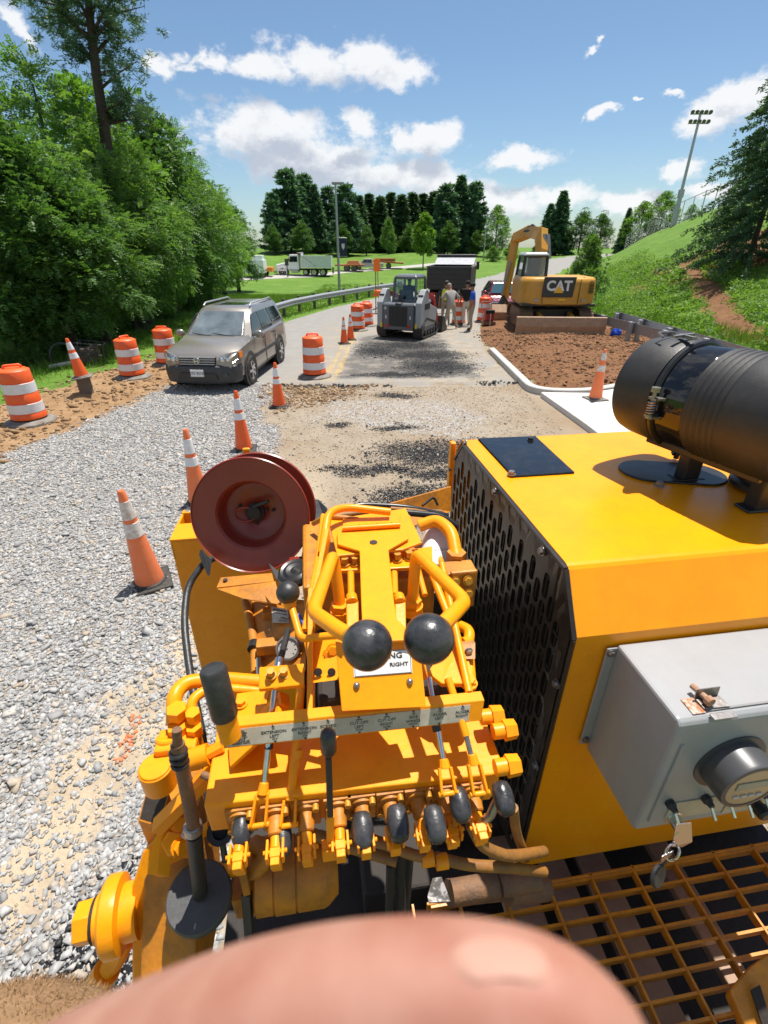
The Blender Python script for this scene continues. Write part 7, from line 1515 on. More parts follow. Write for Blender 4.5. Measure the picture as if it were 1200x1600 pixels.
# --- valve bank
BV = (.508, .63); BU = (-.222, .276)
b = MB(); b.prism([(u, v, 2.15) for u, v in ((BU[0], .508), (BU[1] - .01, .490), (BU[1] + .012, .51), (BU[1] + .012, .63), (BU[0], .65))], (0, 0, -.075)); vb = part(b, 'valve_block', YEL, PV, 0, .003)
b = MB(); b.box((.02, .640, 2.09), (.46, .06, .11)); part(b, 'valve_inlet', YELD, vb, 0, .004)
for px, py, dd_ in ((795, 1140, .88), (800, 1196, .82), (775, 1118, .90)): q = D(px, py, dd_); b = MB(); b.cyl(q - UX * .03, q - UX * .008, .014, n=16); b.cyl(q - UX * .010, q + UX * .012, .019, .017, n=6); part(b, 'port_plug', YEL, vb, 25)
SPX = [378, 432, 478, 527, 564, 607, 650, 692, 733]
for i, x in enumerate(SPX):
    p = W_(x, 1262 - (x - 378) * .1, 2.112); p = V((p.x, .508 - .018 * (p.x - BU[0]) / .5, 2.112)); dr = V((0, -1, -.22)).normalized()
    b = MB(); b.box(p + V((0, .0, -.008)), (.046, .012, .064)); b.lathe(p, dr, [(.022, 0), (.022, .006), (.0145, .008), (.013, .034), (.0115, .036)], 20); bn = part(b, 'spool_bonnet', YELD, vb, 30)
    for sx_, sz_ in ((.017, .016), (-.017, -.018)): b = MB(); b.cyl(p + V((sx_, -.004, sz_)), p + V((sx_, -.017, sz_)), .0055, n=12); part(b, 'cap_screw', BOLTY, bn)
    b = MB(); q = p + dr * .034; b.cyl(q, q + dr * .02, .0085, n=14); b.box(q + dr * .034, (.014, .024, .016)); part(b, 'spool_end', YEL, bn, 30, .001)
    q = p + dr * .062; b = MB(); b.box(q + V((0, 0, -.014)), (.016, .014, .045)); 
    for sx_ in (-1, 1): b.box(q + V((sx_ * .0125, .004, .002)), (.004, .030, .018))
    b.cyl(q + V((-.019, .002, .004)), q + V((.019, .002, .004)), .0035, n=8); part(b, 'lever_clevis', YEL, bn, 0, .001)
KN = [(377, 1298, .80, .86), (441, 1313, .80, .9), (567, 1298, .80, 1), (622, 1287, .79, 1), (680, 1288, .79, 1), (719, 1258, .80, .95), (787, 1248, .80, .95)]
KS = [0, 1, 4, 5, 6, 7, 8]
for (x, y, dd_, k), i in zip(KN, KS):
    c = D(x, y, dd_); ax = V((.05, -.75, -.55)).normalized(); rt = ax.to_track_quat('Z', 'Y').to_matrix(); b = MB(); n = 18
    prof = [(.010, -.027), (.0150, -.023), (.0175, -.010), (.0178, .004), (.0165, .016), (.0125, .0235), (.006, .027), (.001, .0275)]
    upv = V((.0, .90, .34)).normalized(); b.lathe(c, -upv, [(r_ * k, h_ * k) for r_, h_ in prof], 24); kn = part(b, 'lever_knob', KNOB, PV, 45)
    px_ = SPX[i]; p = V((W_(px_, 1262 - (px_ - 378) * .1, 2.112).x, .44, 2.092)); b = MB(); b.tube([p, p.lerp(c, .5) + V((0, 0, -.006)), c + upv * .012], .0075, 10); part(b, 'lever_stem', YELD if i not in (0, 8) else STEEL, kn)
# tall black lever in the middle
b = MB(); t0, t1 = D(513, 1180, .73), D(516, 1272, .775); b.bar(t1, t0, .0145, .010, (1, 0, 0)); tl = part(b, 'tall_lever', BLKM, PV, 0, .002)
b = MB(); c = D(513, 1158, .72); up = (t0 - t1).normalized(); b.lathe(c - up * .024, up, [(.009, 0), (.012, .006), (.0122, .030), (.011, .040), (.006, .044)], 20); part(b, 'grip', KNOB, tl, 50)
b = MB(); b.bar(D(516, 1270, .776), D(516, 1325, .80), .016, .012, (1, 0, 0)); b.box(D(516, 1328, .80), (.026, .02, .03)); part(b, 'lever_foot', YEL, tl, 0, .001)
# push rods up to the linkages
def rod(pts, r, m, name='push_rod', parent=PV): b = MB(); b.tube([D(*q) for q in pts], r, 12); return part(b, name, m, parent, 50)
r1 = rod([(429, 1078, .84), (421, 1150, .82), (413, 1226, .815)], .0052, CHR); rod([(450, 985, 1.0), (437, 1035, .89)], .0062, RUB, 'rod_sleeve', r1); rod([(437, 1030, .895), (434, 1048, .875)], .0085, CHR, 'ferrule', r1); rod([(421, 1157, .823), (420, 1170, .82)], .0072, BLK, 'rod_nut', r1)
r2 = rod([(470, 1070, .85), (464, 1150, .83), (455, 1240, .82)], .0075, YEL); rod([(466, 1170, .828), (464, 1184, .826)], .0085, YEL, 'rod_nut', r2)
r3 = rod([(670, 1058, .86), (681, 1120, .835), (693, 1188, .82)], .0050, CHR); rod([(681, 1133, .832), (683, 1142, .83)], .008, BLK, 'rod_nut', r3)
r4 = rod([(700, 1060, .87), (716, 1110, .84), (728, 1150, .825)], .0068, YEL); rod([(727, 1145, .826), (736, 1180, .815)], .0045, STEEL, 'rod_thread', r4)
def clevis(a, c, rod_): 
    p0_, p1_ = D(*a), D(*c); d = (p1_ - p0_); b = MB(); b.cyl(p0_, p0_.lerp(p1_, .28), .0075, .010, 10)
    for s_ in (-1, 1): b.bar(p0_.lerp(p1_, .25) + UX * s_ * .0095, p1_ + UX * s_ * .0115, .0045, .012)
    b.cyl(p1_ - UX * .017, p1_ + UX * .017, .0045, n=8); part(b, 'clevis', YEL, rod_, 30, .001)
clevis((413, 1222, .815), (404, 1290, .80), r1); clevis((455, 1235, .82), (450, 1290, .80), r2); clevis((693, 1186, .82), (701, 1240, .80), r3); clevis((737, 1178, .815), (750, 1240, .80), r4)
# --- left side: tilted arm, grip handle, hoses, valve gear
strip('diagonal_arm', (446, 1092, .87), (246, 1292, .93), .028, .022); strip('diagonal_arm', (438, 1108, .85), (360, 1180, .86), .05, .008)
b = MB(); b.prism([D(370, 1083, .93), D(423, 1076, .93), D(412, 1112, .88), D(372, 1150, .85), (D(362, 1130, .88))], (0, 0, -.008)); q = part(b, 'corner_plate', YEL, PV, 0, .002); hexnut(D(377, 1100, .905), ZX, .009, 'bolt', YEL, q)
b = MB(); g0, g1 = D(332, 1044, .74), D(352, 1120, .765); b.lathe(g1, g0 - g1, [(.019, 0), (.0205, .004), (.0205, (g0 - g1).length - .004), (.018, (g0 - g1).length), (.0, (g0 - g1).length + .001)], 28); gh = part(b, 'grip_handle', RUB, PV, 40); b = MB(); b.cyl(g1 + (g1 - g0).normalized() * .04, g1, .017, n=18); part(b, 'handle_stub', YEL, gh)
b = MB(); b.tube(fillet([D(272, 1130, .93), D(272, 1085, .95), D(290, 1066, .98), D(340, 1060, 1.0), D(412, 1066, 1.0)], .03, 6), .0145, 16); hz = part(b, 'hydraulic_pipe', YEL, PV, 50)
b = MB(); b.tube(fillet([D(300, 1135, .93), D(298, 1092, .95), D(330, 1074, .98), D(410, 1080, .99)], .03, 5), .010, 14); part(b, 'hydraulic_pipe', YEL, PV, 50)
for px, py, r_ in ((277, 1112, .019), (279, 1138, .020), (302, 1118, .014), (304, 1140, .015)): q = D(px, py, .925); b = MB(); b.cyl(q - ZX * .012, q + ZX * .010, r_, n=6); part(b, 'pipe_nut', YEL, hz, 20)
b = MB(); b.box(D(282, 1172, .93), (.075, .05, .07)); b.cyl(D(262, 1150, .92), D(262, 1185, .92), .022, n=20); part(b, 'valve_body', YEL, PV, 0, .005)
b = MB(); q = D(242, 1196, .88); b.cyl(q - ZX * .05, q, .0275, n=28); b.cyl(q - ZX * .055, q - ZX * .004, .030, n=28); part(b, 'filter_cap', YEL, PV, 40, .002)
b = MB(); b.cyl(D(296, 1188, .87), D(326, 1178, .875), .019, n=22); b.cyl(D(326, 1178, .875), D(348, 1166, .88), .011, n=8); part(b, 'end_fitting', YEL, PV, 35)
b = MB(); bx = [D(216, 1282, .97), D(250, 1292, .96), D(264, 1240, .98), D(232, 1222, 1.0)]; b.prism(bx, (0, 0, -.10)); q = part(b, 'open_box', YELD, PV, 0); b = MB(); b.prism([p.lerp(sum(bx, V((0, 0, 0))) / 4, .12) + ZX * .001 for p in bx], (0, 0, .0006)); part(b, 'box_mouth', DARK, q, 0)
# foot linkage: rod, shaft and black disc
b = MB(); b.tube([D(277, 1162, .76), D(284, 1195, .775), D(304, 1298, .84)], .011, 16); b.tube([D(276, 1140, .75), D(278, 1168, .76)], .0075, 12); sk = part(b, 'steel_rod', RUST, PV, 40)
b = MB()
for k, (x, y) in enumerate(((279, 1178), (280, 1186), (282, 1195))): b.lathe(D(x, y, .765 + k * .004), D(277, 1162, .76) - D(304, 1298, .84), [(.012, 0), (.0145, .002), (.0145, .005), (.012, .007)], 16)
part(b, 'collar', BLK, sk)
b = MB(); b.lathe(D(303, 1300, .842), D(277, 1162, .76) - D(304, 1298, .84), [(.013, 0), (.0155, .002), (.0155, .018), (.013, .02)], 16); b.bar(D(288, 1304, .842), D(300, 1300, .838), .012, .012); part(b, 'clamp', STEEL, sk)
b = MB(); b.tube([D(303, 1303, .845), D(313, 1396, .93)], .0135, 16); part(b, 'shaft', BLKM, sk)
b = MB(); c = D(310, 1400, .93); nn = V((.04, -.25, 1)).normalized(); b.lathe(c - nn * .03, nn, [(.056, 0), (.060, .004), (.060, .026), (.057, .030), (.015, .032), (.0, .032)], 40); part(b, 'black_disc', mat('grey_black_disc', (.045, .045, .047), .5, col2=(.07, .07, .07), nscale=14, bump=.1, dust=.3, dustcol=(.15, .13, .12)), sk, 35)
b = MB(); b.tube([D(316, 1210, .86), D(330, 1215, .855), D(368, 1262, .82), D(376, 1276, .81)], .0068, 12); part(b, 'bent_rod', RUST, PV, 50)
b = MB(); q = D(345, 1298, .90); b.lathe(q, V((.1, -.6, .8)), [(.024, 0), (.024, .008), (.014, .008), (.012, .0)], 24); b.tube([D(328, 1230, .93), D(344, 1295, .91), D(352, 1345, .93)], .006, 10); part(b, 'ring_eye', BLK, PV, 40)
# big yellow mount at the lower left with its pivot
poly = [(205, 1384), (222, 1330), (250, 1298), (278, 1268), (300, 1296), (304, 1400), (290, 1440), (262, 1560), (205, 1560)]
b = MB(); b.prism([D(x, y, .98) for x, y in poly], (.0, .05, -.10)); ma = part(b, 'pivot_mount', YEL, PV, 0, .006)
b = MB(); b.prism([D(x, y, .945) for x, y in ((228, 1365), (240, 1312), (262, 1262), (268, 1262), (250, 1318), (246, 1366))], (.02, 0, -.02)); part(b, 'rib_plate', YEL, ma, 0, .003)
b = MB(); b.prism([D(x, y, .94) for x, y in ((250, 1318), (262, 1298), (284, 1302), (284, 1332), (262, 1340))], (0, .015, -.03)); q = part(b, 'stop_block', YEL, ma, 0, .004); hexnut(D(279, 1285, .935), V((.4, -.5, .6)), .012, 'bolt', YEL, ma); hexnut(D(281, 1322, .925), V((.5, -.6, .4)), .013, 'bolt', YEL, ma)
b = MB(); pc = D(196, 1425, 1.0); ax = V((-1, -.10, .02)).normalized(); b.lathe(pc, ax, [(.052, -.03), (.052, .0), (.070, .004), (.072, .012), (.072, .030), (.066, .036), (.044, .036), (.044, .050), (.036, .052), (.036, .060)], 36); hb = part(b, 'pivot_flange', YEL, ma, 35); b = MB(); b.cyl(pc + ax * .058, pc + ax * .088, .040, .039, n=6); part(b, 'pivot_nut', YEL, hb, 20, .002)
b = MB(); b.lathe(pc + ax * .051, ax, [(.038, 0), (.041, .001), (.041, .006), (.038, .007)], 28); part(b, 'grease_seal', DARK, hb)
fit = [D(196, 1468, 1.04), D(184, 1498, 1.05), D(168, 1515, 1.05), D(152, 1540, 1.06), D(136, 1566, 1.07)]
b = MB(); b.tube(fillet(fit[:3], .02, 4), .019, 14); b.cyl(fit[2], fit[3], .028, n=18); b.cyl(fit[3].lerp(fit[2], .1), fit[4].lerp(fit[3], .45), .029, n=6); b.cyl(fit[4].lerp(fit[3], .5), fit[4], .019, n=16); part(b, 'hose_fitting', YEL, ma, 25)
b = MB(); b.tube([fit[4], D(125, 1590, 1.08), D(112, 1640, 1.1)], .017, 12); part(b, 'hose', RUB, ma)
b = MB(); b.prism([D(225, 1330, .99), D(300, 1296, .99), D(310, 1620, .92), D(215, 1620, .92)], (0, .25, -.06)); part(b, 'side_frame', YELD, PV, 0, .006)
strip('link_bar', (268, 1335, .96), (330, 1290, .95), .012, .02); strip('link_bar', (330, 1310, .95), (372, 1290, .94), .03, .01)
b = MB(); b.prism([D(330, 1355, .98), D(372, 1325, .98), D(370, 1360, .96), D(345, 1372, .96)], (0, 0, -.02)); part(b, 'clip', YEL, PV, 0, .003)
strip('pedal_link', (372, 1330, .92), (386, 1395, .97), .014, .012, YELD); strip('pedal_link', (385, 1395, .97), (390, 1460, 1.0), .018, .014, BLKM)
# pump and hoses below the valve bank
pc0, pc1 = D(398, 1372, 1.03), D(526, 1352, 1.06); ax = (pc1 - pc0).normalized(); ln = (pc1 - pc0).length
b = MB(); b.lathe(pc0, ax, [(.055, 0), (.068, .006), (.068, .04), (.0655, .041), (.0655, .043), (.070, .044), (.070, .085), (.067, .086), (.067, .088), (.070, .089), (.070, ln - .03), (.066, ln - .02), (.05, ln)], 36); pm = part(b, 'hydraulic_pump', YELD, PV, 30)
b = MB(); b.tube(fillet([D(380, 1358, 1.0), D(402, 1362, .97), D(420, 1330, .97), D(398, 1318, 1.0)], .03, 5), .016, 14); part(b, 'pump_elbow', YELD, pm, 50)
b = MB(); b.box(D(402, 1350, 1.02), (.06, .06, .10)); b.box(D(385, 1400, 1.05), (.05, .05, .08)); part(b, 'pump_flange', YELD, pm, 0, .006)
HOS = mat('orange_hose', (.36, .15, .025), .55, col2=(.2, .09, .025), nscale=18, bump=.15, dust=.4, dustcol=(.06, .045, .03))
for pts, r_ in (([(548, 1300, 1.0), (600, 1318, .98), (650, 1338, .96), (682, 1340, .97)], .0105), ([(684, 1340, .97), (730, 1352, .98), (792, 1355, 1.0), (850, 1362, 1.1)], .011), ([(735, 1288, .93), (752, 1322, .93), (790, 1338, .96), (816, 1336, 1.0), (850, 1330, 1.1)], .011), ([(802, 1262, .95), (806, 1300, 1.0), (822, 1340, 1.1)], .010), ([(480, 1300, 1.04), (540, 1322, 1.02), (620, 1345, 1.0)], .012)):
    b = MB(); b.tube(fillet([D(*q) for q in pts], .06, 5), r_, 12); part(b, 'hydraulic_hose', HOS, PV, 50)
for px, py in ((668, 1342), (690, 1346)): q = D(px, py, .965); b = MB(); b.cyl(q - UX * .012, q + UX * .012, .0145, n=14); part(b, 'hose_clip', YEL, PV)
b = MB(); b.prism([D(668, 1400, 1.18), D(676, 1372, 1.2), D(690, 1370, 1.2), D(704, 1408, 1.17), D(670, 1410, 1.17)], (0, 0, -.006)); part(b, 'bright_plate', mat('bare_plate', (.40, .37, .36), .5, .3, col2=(.1, .09, .08), nscale=60, sharp=.06), PV, 0)
for pts, r_ in (([(622, 1330, 1.15), (626, 1420, 1.2)], .014), ([(640, 1330, 1.2), (632, 1430, 1.25)], .012), ([(610, 1350, 1.12), (608, 1440, 1.2)], .01), ([(700, 1395, 1.25), (800, 1385, 1.3)], .03), ([(790, 1390, 1.25), (850, 1384, 1.3)], .035)):
    b = MB(); b.tube([D(*q) for q in pts], r_, 12); part(b, 'black_hose', DARK if r_ < .02 else RUST, PV, 50)
for px, py, r_, l_ in ((742, 1388, .028, .06), (812, 1378, .026, .05)): q = D(px, py, 1.22); b = MB(); b.cyl(q - UX * l_, q + UX * l_, r_, n=16); part(b, 'fitting', RUST, PV)
# --- things between the column and the hood
b = MB(); f0, f1 = D(675, 895, 1.18), D(690, 838, 1.24); b.lathe(f0, f1 - f0, [(.040, 0), (.043, .003), (.043, (f1 - f0).length), (.040, (f1 - f0).length + .004), (.0, (f1 - f0).length + .004)], 30); fl_ = part(b, 'white_filter', mat('filter_white', (.66, .65, .62), .5, col2=(.55, .53, .48), nscale=9, dust=.2), PV, 40)
qf = D(694, 858, 1.13); text('HYDRAULIC', .009, PRINT, fl_, frame(qf, (1, .25, -.1), f1 - f0), 'filter_text', .0003)
b = MB(); b.tube(fillet([D(655, 822, 1.2), D(682, 812, 1.2), D(706, 830, 1.16), D(713, 872, 1.12)], .03, 6), .0155, 14); el_ = part(b, 'elbow_pipe', YEL, PV, 50)
b = MB(); q = D(713, 868, 1.12); b.cyl(q - ZX * .014, q + ZX * .010, .022, n=6); q = D(713, 886, 1.11); b.cyl(q - ZX * .012, q + ZX * .008, .026, n=6); part(b, 'elbow_nut', YELD, el_, 20)
b = MB(); b.box(D(716, 905, 1.10), (.07, .05, .07)); b.box(D(722, 920, 1.08), (.06, .012, .10)); mb_ = part(b, 'manifold_block', YELD, PV, 0, .004)
for px, py in ((711, 908), (731, 907), (731, 927)): hexnut(D(px, py, 1.055), V((0, -1, .3)), .0085, 'bolt', BOLTY, mb_)
b = MB(); b.tube(fillet([D(719, 978, 1.0), D(734, 985, .98), D(732, 1003, .96), D(722, 1005, .95)], .02, 4), .011, 12); part(b, 'elbow_pipe', YEL, PV, 50); b = MB(); b.tube([D(734, 1030, .93), D(737, 1075, .88)], .009, 12); q = part(b, 'pipe', YEL, PV); hexnut(D(732, 1068, .875), ZX, .012, 'bolt', YEL, q)
for pts, r_, m in (([(655, 1010, .95), (663, 1060, .9)], .007, YEL), ([(690, 880, 1.15), (668, 830, 1.25)], .008, YEL), ([(640, 880, 1.15), (655, 960, 1.05)], .009, YELD)): b = MB(); b.tube([D(*q) for q in pts], r_, 10); part(b, 'pipe', m, PV)
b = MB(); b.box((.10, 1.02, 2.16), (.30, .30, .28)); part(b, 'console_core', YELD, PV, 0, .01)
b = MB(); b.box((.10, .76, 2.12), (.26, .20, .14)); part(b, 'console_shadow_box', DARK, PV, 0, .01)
# back wall of the hopper and hoses lying along it
b = MB(); b.prism([D(560, 806, 1.42), D(612, 786, 1.5), D(705, 760, 1.6), D(705, 800, 1.6), D(600, 840, 1.4)], (0, .012, -.004)); part(b, 'hopper_wall', YELD, PV, 0, .002)
for pts, r_, m in (([(520, 800, 1.38), (560, 788, 1.42), (640, 792, 1.42), (700, 806, 1.45)], .008, BLK), ([(525, 806, 1.36), (590, 798, 1.4), (690, 800, 1.46)], .008, HOS), ([(610, 795, 1.4), (655, 798, 1.42), (702, 812, 1.45)], .007, HOS), ([(660, 790, 1.46), (678, 776, 1.5), (684, 790, 1.5)], .004, BLK), ([(622, 800, 1.4), (690, 806, 1.42), (715, 822, 1.42)], .010, BLK)):
    b = MB(); b.tube(fillet([D(*q) for q in pts], .08, 5), r_, 10); part(b, 'hose', m, PV, 50)
b = MB(); b.prism([D(488, 782, 1.5), D(498, 782, 1.5), D(512, 796, 1.46), D(515, 830, 1.4), D(489, 830, 1.4)], (0, .012, -.002)); part(b, 'black_bracket', BLK, PV, 0, .002)
# --- left hopper wing panel, reel shelf, horn, gauge
pq = [Vp(272, 880, 1.35), Vp(330, 1066, 1.35), Vp(420, 1066, 1.35), Vp(400, 850, 1.35)]; tpw = 2.16
b = MB(); b.prism([(-.462, 1.35, 2.158), (-.462, 1.35, 1.2), (-.12, 1.35, 1.2), (-.12, 1.35, 2.158)], (0, .012, 0)); wp = part(b, 'wing_panel', YEL, PV, 0, .003)
b = MB(); b.box((-.30, 1.40, 2.162), (.325, .10, .008)); b.box((-.458, 1.45, 2.13), (.008, .2, .07)); b.box((-.30, 1.52, 2.14), (.32, .008, .06)); part(b, 'wing_top', YEL, wp, 0, .002)
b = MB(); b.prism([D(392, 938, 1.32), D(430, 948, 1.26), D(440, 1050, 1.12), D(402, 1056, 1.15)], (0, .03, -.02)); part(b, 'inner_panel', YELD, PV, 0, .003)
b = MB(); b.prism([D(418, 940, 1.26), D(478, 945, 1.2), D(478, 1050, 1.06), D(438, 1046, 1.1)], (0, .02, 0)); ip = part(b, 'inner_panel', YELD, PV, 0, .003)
q4 = [D(424, 948, 1.225), D(450, 952, 1.205), D(452, 974, 1.18), D(426, 973, 1.185)]; b = MB(); b.plate(q4[::-1], .001); st_ = part(b, 'warning_sticker', DECAL, ip, 0)
nx, ny = (q4[1] - q4[0]).normalized(), (q4[0] - q4[3]).normalized(); nz = nx.cross(ny)
for tx, k, sz in (('WARNING', .80, .0085), ('ATTENTION', .30, .0085), ('KEEP HANDS CLEAR', .58, .0045), ('OF MOVING PARTS', .12, .0045)): text(tx, sz, PRINT, st_, frame((q4[3].lerp(q4[2], .5)).lerp(q4[0].lerp(q4[1], .5), k) + nz * .003, nx, ny), 'sticker_text', .0002)
b = MB(); gcc = D(450, 1013, 1.10); gd = V((.0, -.75, .65)).normalized(); b.lathe(gcc, gd, [(.026, -.02), (.027, 0), (.027, .008), (.023, .009), (.022, .004), (0, .004)], 32); pg = part(b, 'pressure_gauge', mat('gauge_bezel', (.2, .19, .18), .4, .5), PV, 30); b = MB(); b.cyl(gcc + gd * .0045, gcc + gd * .0055, .0215, n=28); gf = part(b, 'gauge_dial', mat('dial_white', (.42, .41, .38), .4, dust=.3), pg)
b = MB(); zz = gd.cross(UX).normalized(); b.bar(gcc + gd * .0062, gcc + gd * .0062 + UX * -.012 - zz * .006, .0012, .0008, gd)
for k in range(9): a = -.8 + k * .6; d_ = UX * math.cos(a) + zz * math.sin(a); b.bar(gcc + gd * .006 + d_ * .015, gcc + gd * .006 + d_ * .019, .0012, .0005, gd)
part(b, 'gauge_needle', PRINT, gf, 0)
for pts, r_, m in (([(383, 935, 1.32), (392, 975, 1.26), (398, 1010, 1.2), (400, 1052, 1.12)], .011, YELD), ([(404, 1030, 1.12), (405, 1060, 1.06)], .006, CHR), ([(466, 960, 1.1), (474, 975, 1.08), (478, 985, 1.08)], .004, mat('blue_wire', (.02, .06, .4), .5)), ([(398, 1005, 1.2), (396, 1015, 1.18)], .015, BLK)): b = MB(); b.tube([D(*q) for q in pts], r_, 12); part(b, 'pipe', m, PV, 50)
b = MB(); b.box(D(418, 1010, 1.16), (.05, .03, .03)); part(b, 'lug', YELD, PV, 0, .003); b = MB(); b.box(D(420, 958, 1.24), (.03, .03, .02)); part(b, 'lug', YELD, PV, 0, .003)
b = MB(); b.prism([D(338, 918, 1.26), D(345, 902, 1.29), D(425, 895, 1.29), D(428, 908, 1.26)], (0, 0, -.004)); b.prism([D(338, 920, 1.26), D(430, 908, 1.25), D(440, 945, 1.2), D(380, 935, 1.22)], (0, .002, -.004)); part(b, 'reel_shelf', YELD, PV, 0, .001)
b = MB(); q = D(352, 906, 1.275); b.cyl(q, q + ZX * .001, .006, n=14); part(b, 'bolt_hole', DARK, PV)
b = MB(); hc = D(462, 893, 1.16); hn = V((-.1, -.2, 1)).normalized(); b.lathe(hc, hn, [(.04, -.012), (.042, 0), (.036, .006), (.030, .004), (.022, .007), (.012, .005), (.004, .010), (0, .010)], 36); ho = part(b, 'horn', BLK, PV, 30); b = MB(); b.plate([D(420, 880, 1.2), D(438, 895, 1.17), D(446, 912, 1.13), D(432, 905, 1.15)], .003); b.plate([D(428, 892, 1.18), D(455, 888, 1.18), D(470, 900, 1.14), D(440, 918, 1.12)], .003); part(b, 'horn_bracket', BLKM, ho, 0)
# --- hose reel
fc_, rc_ = D(391, 807, 1.30), D(406, 794, 1.40); ax = (fc_ - rc_).normalized(); RR = .160
b = MB(); b.lathe(fc_, ax, [(RR * .995, -.004), (RR * 1.0, 0), (RR * .985, .003), (RR * .97, -.001), (RR * .60, -.006), (RR * .565, -.012), (RR * .53, -.050), (RR * .50, -.056), (.001, -.056)], 64, cap=False)
hr = part(b, 'hose_reel', REEL, PV, 30)
md = hr.modifiers.new('thick', 'SOLIDIFY'); md.thickness = .002
b = MB(); b.lathe(rc_, ax, [(RR * 1.005, -.003), (RR * 1.01, 0), (RR * .99, .004), (RR * .60, .002), (.0, .002)], 64); part(b, 'rear_flange', REEL, hr, 30)
b = MB(); b.lathe(rc_, ax, [(RR * .70, .003), (RR * .72, .02), (RR * .70, .035), (RR * .66, .042)], 40); part(b, 'wound_hose', RUB, hr, 40)
hc = fc_ - ax * .054; x_ = ax.orthogonal().normalized(); x_ = (UX - ax * UX.dot(ax)).normalized(); y_ = ax.cross(x_)
b = MB(); b.lathe(hc, ax, [(.026, 0), (.026, .004), (.018, .006), (.018, .016), (.010, .018), (.0, .018)], 24); part(b, 'hub', DARK, hr, 35)
b = MB(); b.tube([hc + ax * .01 + x_ * (-.004 + .030 * math.cos(a) - .022) + y_ * (.020 * math.sin(a) - .004) for a in np.linspace(.3, 2 * PI - .5, 20)], .003, 8); part(b, 'crank_loop', REEL, hr)
b = MB(); b.tube([hc + ax * .012 + x_ * .0 + y_ * .018, hc + ax * .02 + x_ * .02 + y_ * .026, hc + ax * .024 + x_ * .045 + y_ * .034], .0055, 8); part(b, 'hose_inlet', RUB, hr)
for x0_, y0_ in ((.032, .006), (.0, -.030), (.05, .004), (-.04, .02)): hexnut(hc + x_ * x0_ + y_ * y0_, ax, .004, 'bolt', DARK, hr)
b = MB(); b.prism([D(478, 838, 1.38), D(489, 824, 1.38), D(490, 872, 1.28), D(470, 876, 1.28)], (0, .01, 0)); b.box(D(470, 882, 1.28), (.06, .06, .012)); part(b, 'reel_stand', REEL, hr, 0, .002)
b = MB(); b.tube(fillet([D(335, 872, 1.30), D(318, 880, 1.29), D(293, 915, 1.26), D(287, 970, 1.2), D(296, 1050, 1.12), D(320, 1170, 1.02), D(326, 1260, .98)], .12, 7), .0088, 12); part(b, 'reel_hose', RUB, hr, 50)
b = MB(); b.plate([D(315, 858, 1.28), D(322, 866, 1.28), D(331, 876, 1.27), D(328, 898, 1.255), D(314, 866, 1.275)], .006); part(b, 'hose_guide', BLK, hr, 0)
b = MB(); b.box(D(386, 712, 1.5), (.022, .014, .05)); part(b, 'mount_tip', YEL, hr, 0, .004)

# ------------------------------------------------------------------ the photographer's thumb over the lens, and the fuzzy cover at the lower left
def thumb():
    """One continuous hand: thumb lying across the lower edge of the view, ball of the thumb, palm, wrist and four curled fingers below the frame."""
    inv = cam.matrix_basis.copy() if False else MX.Translation((0, 0, CAM_H)) @ MX.Rotation(PI / 2 - PITCH, 4, 'X')
    def C(px, py, d): return inv @ V(((px - 600) / FOC * d, -(py - 800) / FOC * d, -d))
    # centre line of the thumb (pixel, distance), with half thickness
    line = [(-170, 1960, .125, .0215), (30, 1790, .112, .0205), (230, 1690, .101, .0182), (420, 1614, .093, .0160), (600, 1574, .088, .0140), (760, 1566, .084, .0124), (880, 1592, .082, .0112), (962, 1640, .0815, .0078), (992, 1675, .0815, .0030)]
    P = [C(x, y, d) for x, y, d, r in line]; rad = [q[3] for q in line]
    # densify with a smooth curve
    pts = []; rs = []
    for i in range(len(P) - 1):
        p0, p1, p2, p3 = P[max(i - 1, 0)], P[i], P[i + 1], P[min(i + 2, len(P) - 1)]
        for k in range(6):
            t = k / 6; pts.append(.5 * ((2 * p1) + (p2 - p0) * t + (2 * p0 - 5 * p1 + 4 * p2 - p3) * t * t + (3 * p1 - p0 - 3 * p2 + p3) * t ** 3)); rs.append(rad[i] * (1 - t) + rad[i + 1] * t)
    pts.append(P[-1]); rs.append(rad[-1])
    return C, pts, rs
C_, tp_, tr_ = thumb()
HS = bpy.data.materials.new('hand_skin'); HS.use_nodes = True; t = HS.node_tree; bs = t.nodes['Principled BSDF']; bs.inputs['Roughness'].default_value = .6; bs.inputs['Subsurface Weight'].default_value = .25; bs.inputs['Subsurface Radius'].default_value = (.010, .004, .002); bs.inputs['Subsurface Scale'].default_value = .4
tc = nd(t, 'ShaderNodeTexCoord'); nz = nd(t, 'ShaderNodeTexNoise'); nz.inputs['Scale'].default_value = 60; nz.inputs['Detail'].default_value = 3; t.links.new(tc.outputs['Object'], nz.inputs['Vector'])
cr = nd(t, 'ShaderNodeValToRGB'); cr.color_ramp.elements[0].color = (.33, .135, .09, 1); cr.color_ramp.elements[1].color = (.42, .22, .16, 1); cr.color_ramp.elements[0].position = .3; cr.color_ramp.elements[1].position = .7; t.links.new(nz.outputs[0], cr.inputs[0]); t.links.new(cr.outputs[0], bs.inputs['Base Color'])
HAND = thing('person', "photographer's bare thumb and hand, out of focus across the bottom edge", 'person', tp_[20])
off = V(HAND.location)
nodes = [p - off for p in tp_[::3]]; nr = tr_[::3]; verts = [tuple(p) for p in nodes]; rads = list(nr); edges = [(i, i + 1) for i in range(len(verts) - 1)]
def addn(p, r, par): verts.append(tuple(p - off)); rads.append(r); edges.append((par, len(verts) - 1)); return len(verts) - 1
pm = addn(C_(60, 2350, .135), .026, 0); wr = addn(C_(-200, 2900, .17), .027, pm); addn(C_(-420, 3900, .24), .032, wr)
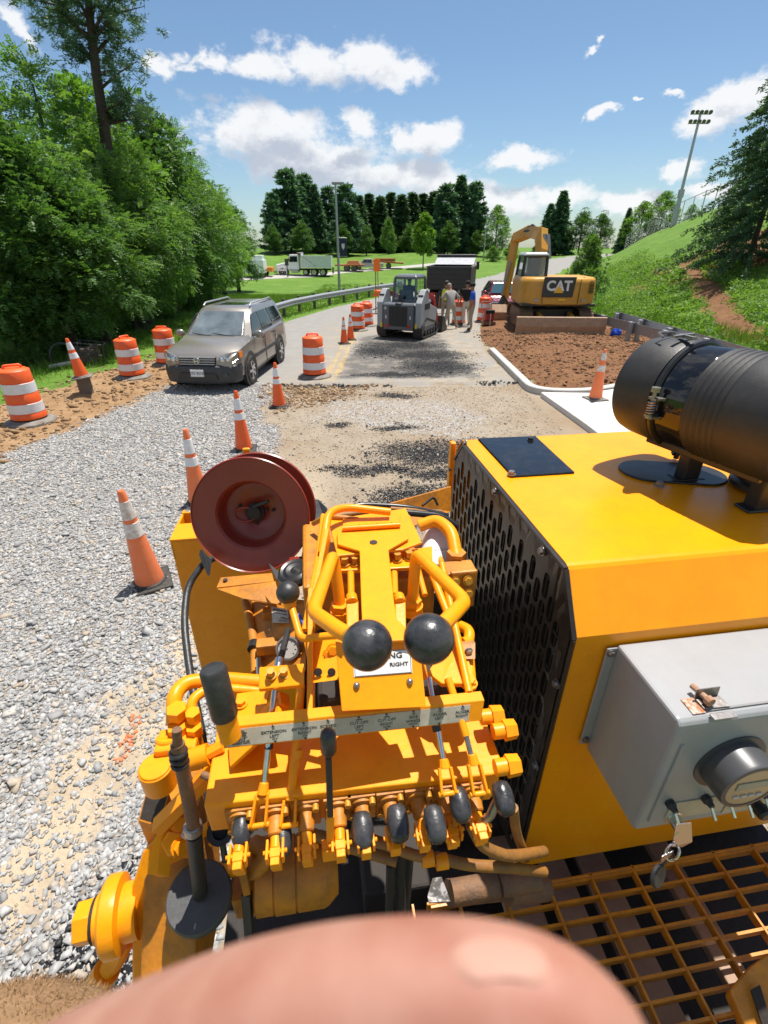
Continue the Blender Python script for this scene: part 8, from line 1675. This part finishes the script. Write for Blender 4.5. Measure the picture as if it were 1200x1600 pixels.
for k, (x, y, d) in enumerate(((420, 2260, .12), (520, 2420, .128), (560, 2600, .138), (520, 2800, .15))):
    a = addn(C_(x, y, d), .0125 - k * .0006, pm); c = addn(C_(x + 330, y - 20, d - .008), .0098 - k * .0006, a); e = addn(C_(x + 430, y + 130, d + .012), .0085 - k * .0005, c); addn(C_(x + 300, y + 160, d + .024), .0068 - k * .0004, e)
me = bpy.data.meshes.new('hand'); me.from_pydata(verts, edges, []); o = bpy.data.objects.new('hand', me); COL.objects.link(o); o.modifiers.new('skin', 'SKIN').use_smooth_shade = True
for i, r_ in enumerate(rads): sv = me.skin_vertices[0].data[i]; sv.radius = (r_, r_); sv.use_root = (i == pm)
o.modifiers.new('sub', 'SUBSURF').levels = 3
dg = bpy.context.evaluated_depsgraph_get(); m2 = bpy.data.meshes.new_from_object(o.evaluated_get(dg)); bpy.data.objects.remove(o); m2.materials.clear(); m2.materials.append(HS); m2.name = 'hand'; m2.shade_smooth()
o = bpy.data.objects.new('hand', m2); COL.objects.link(o); o.parent = HAND
# thumb nail: laid on the skin of the thumb near its tip
from mathutils.bvhtree import BVHTree
bv = BVHTree.FromPolygons([v.co.copy() for v in m2.vertices], [tuple(p.vertices) for p in m2.polygons])
rows = []; camo = V(cam.location) - off
for i in range(11):
    for j in range(11):
        s_, q_ = -1 + i / 5, -1 + j / 5; k_ = math.sqrt(max(0, 1 - (.93 * abs(s_)) ** 2.6)); px, py = 782 + 80 * q_ * k_ + 12 * s_, 1496 + 40 * s_ + 10 * q_ * q_
        d_ = (C_(px, py, .1) - off - camo).normalized(); h_ = bv.ray_cast(camo, d_)
        p_ = h_[0] if h_[0] else C_(px, py, .075) - off
        rows.append(p_ - d_ * (.0006 if max(abs(s_), abs(q_)) < .95 else -.0004))
b = MB(); b.add(rows, [(i * 11 + j, i * 11 + j + 1, (i + 1) * 11 + j + 1, (i + 1) * 11 + j) for i in range(10) for j in range(10)]); nl = b.build('thumb_nail', mat('nail', (.44, .24, .178), .6, spec=.2), HAND, 60)
# fuzzy brown cover at the lower left corner
cc = C_(20, 1700, .62); o = thing('fur_cover', 'fuzzy brown fleece cover in the lower left corner beside the gravel', 'cover', cc); rg = np.random.default_rng(9)
b = MB(); b.ball((0, 0, 0), .135, 28, (1.25, .75, .8)); fm = mat('brown_fleece', (.20, .11, .05), .95, col2=(.30, .18, .09), nscale=30, bump=.6, bscale=200); b.build('pad', fm, o, 60)
n = 9000; u = unit(rg.normal(0, 1, (n, 3))); p = u * .133 * np.array((1.25, .75, .8)); al = unit(u + rg.normal(0, .55, (n, 3))) * rg.uniform(.005, .013, (n, 1)); w = unit(np.cross(al, rg.normal(0, 1, (n, 3)))) * .0006
co, lp_, tn = quads(p, al, w, rg.random(n)); FUR = leaf_mat('fleece_fibre', (.20, .11, .05), (.30, .18, .085), (.42, .27, .14), .15, .8); tag(np_mesh('fleece', co, lp_, 4, FUR, dict(tone=tn), parent=o), kind='stuff')
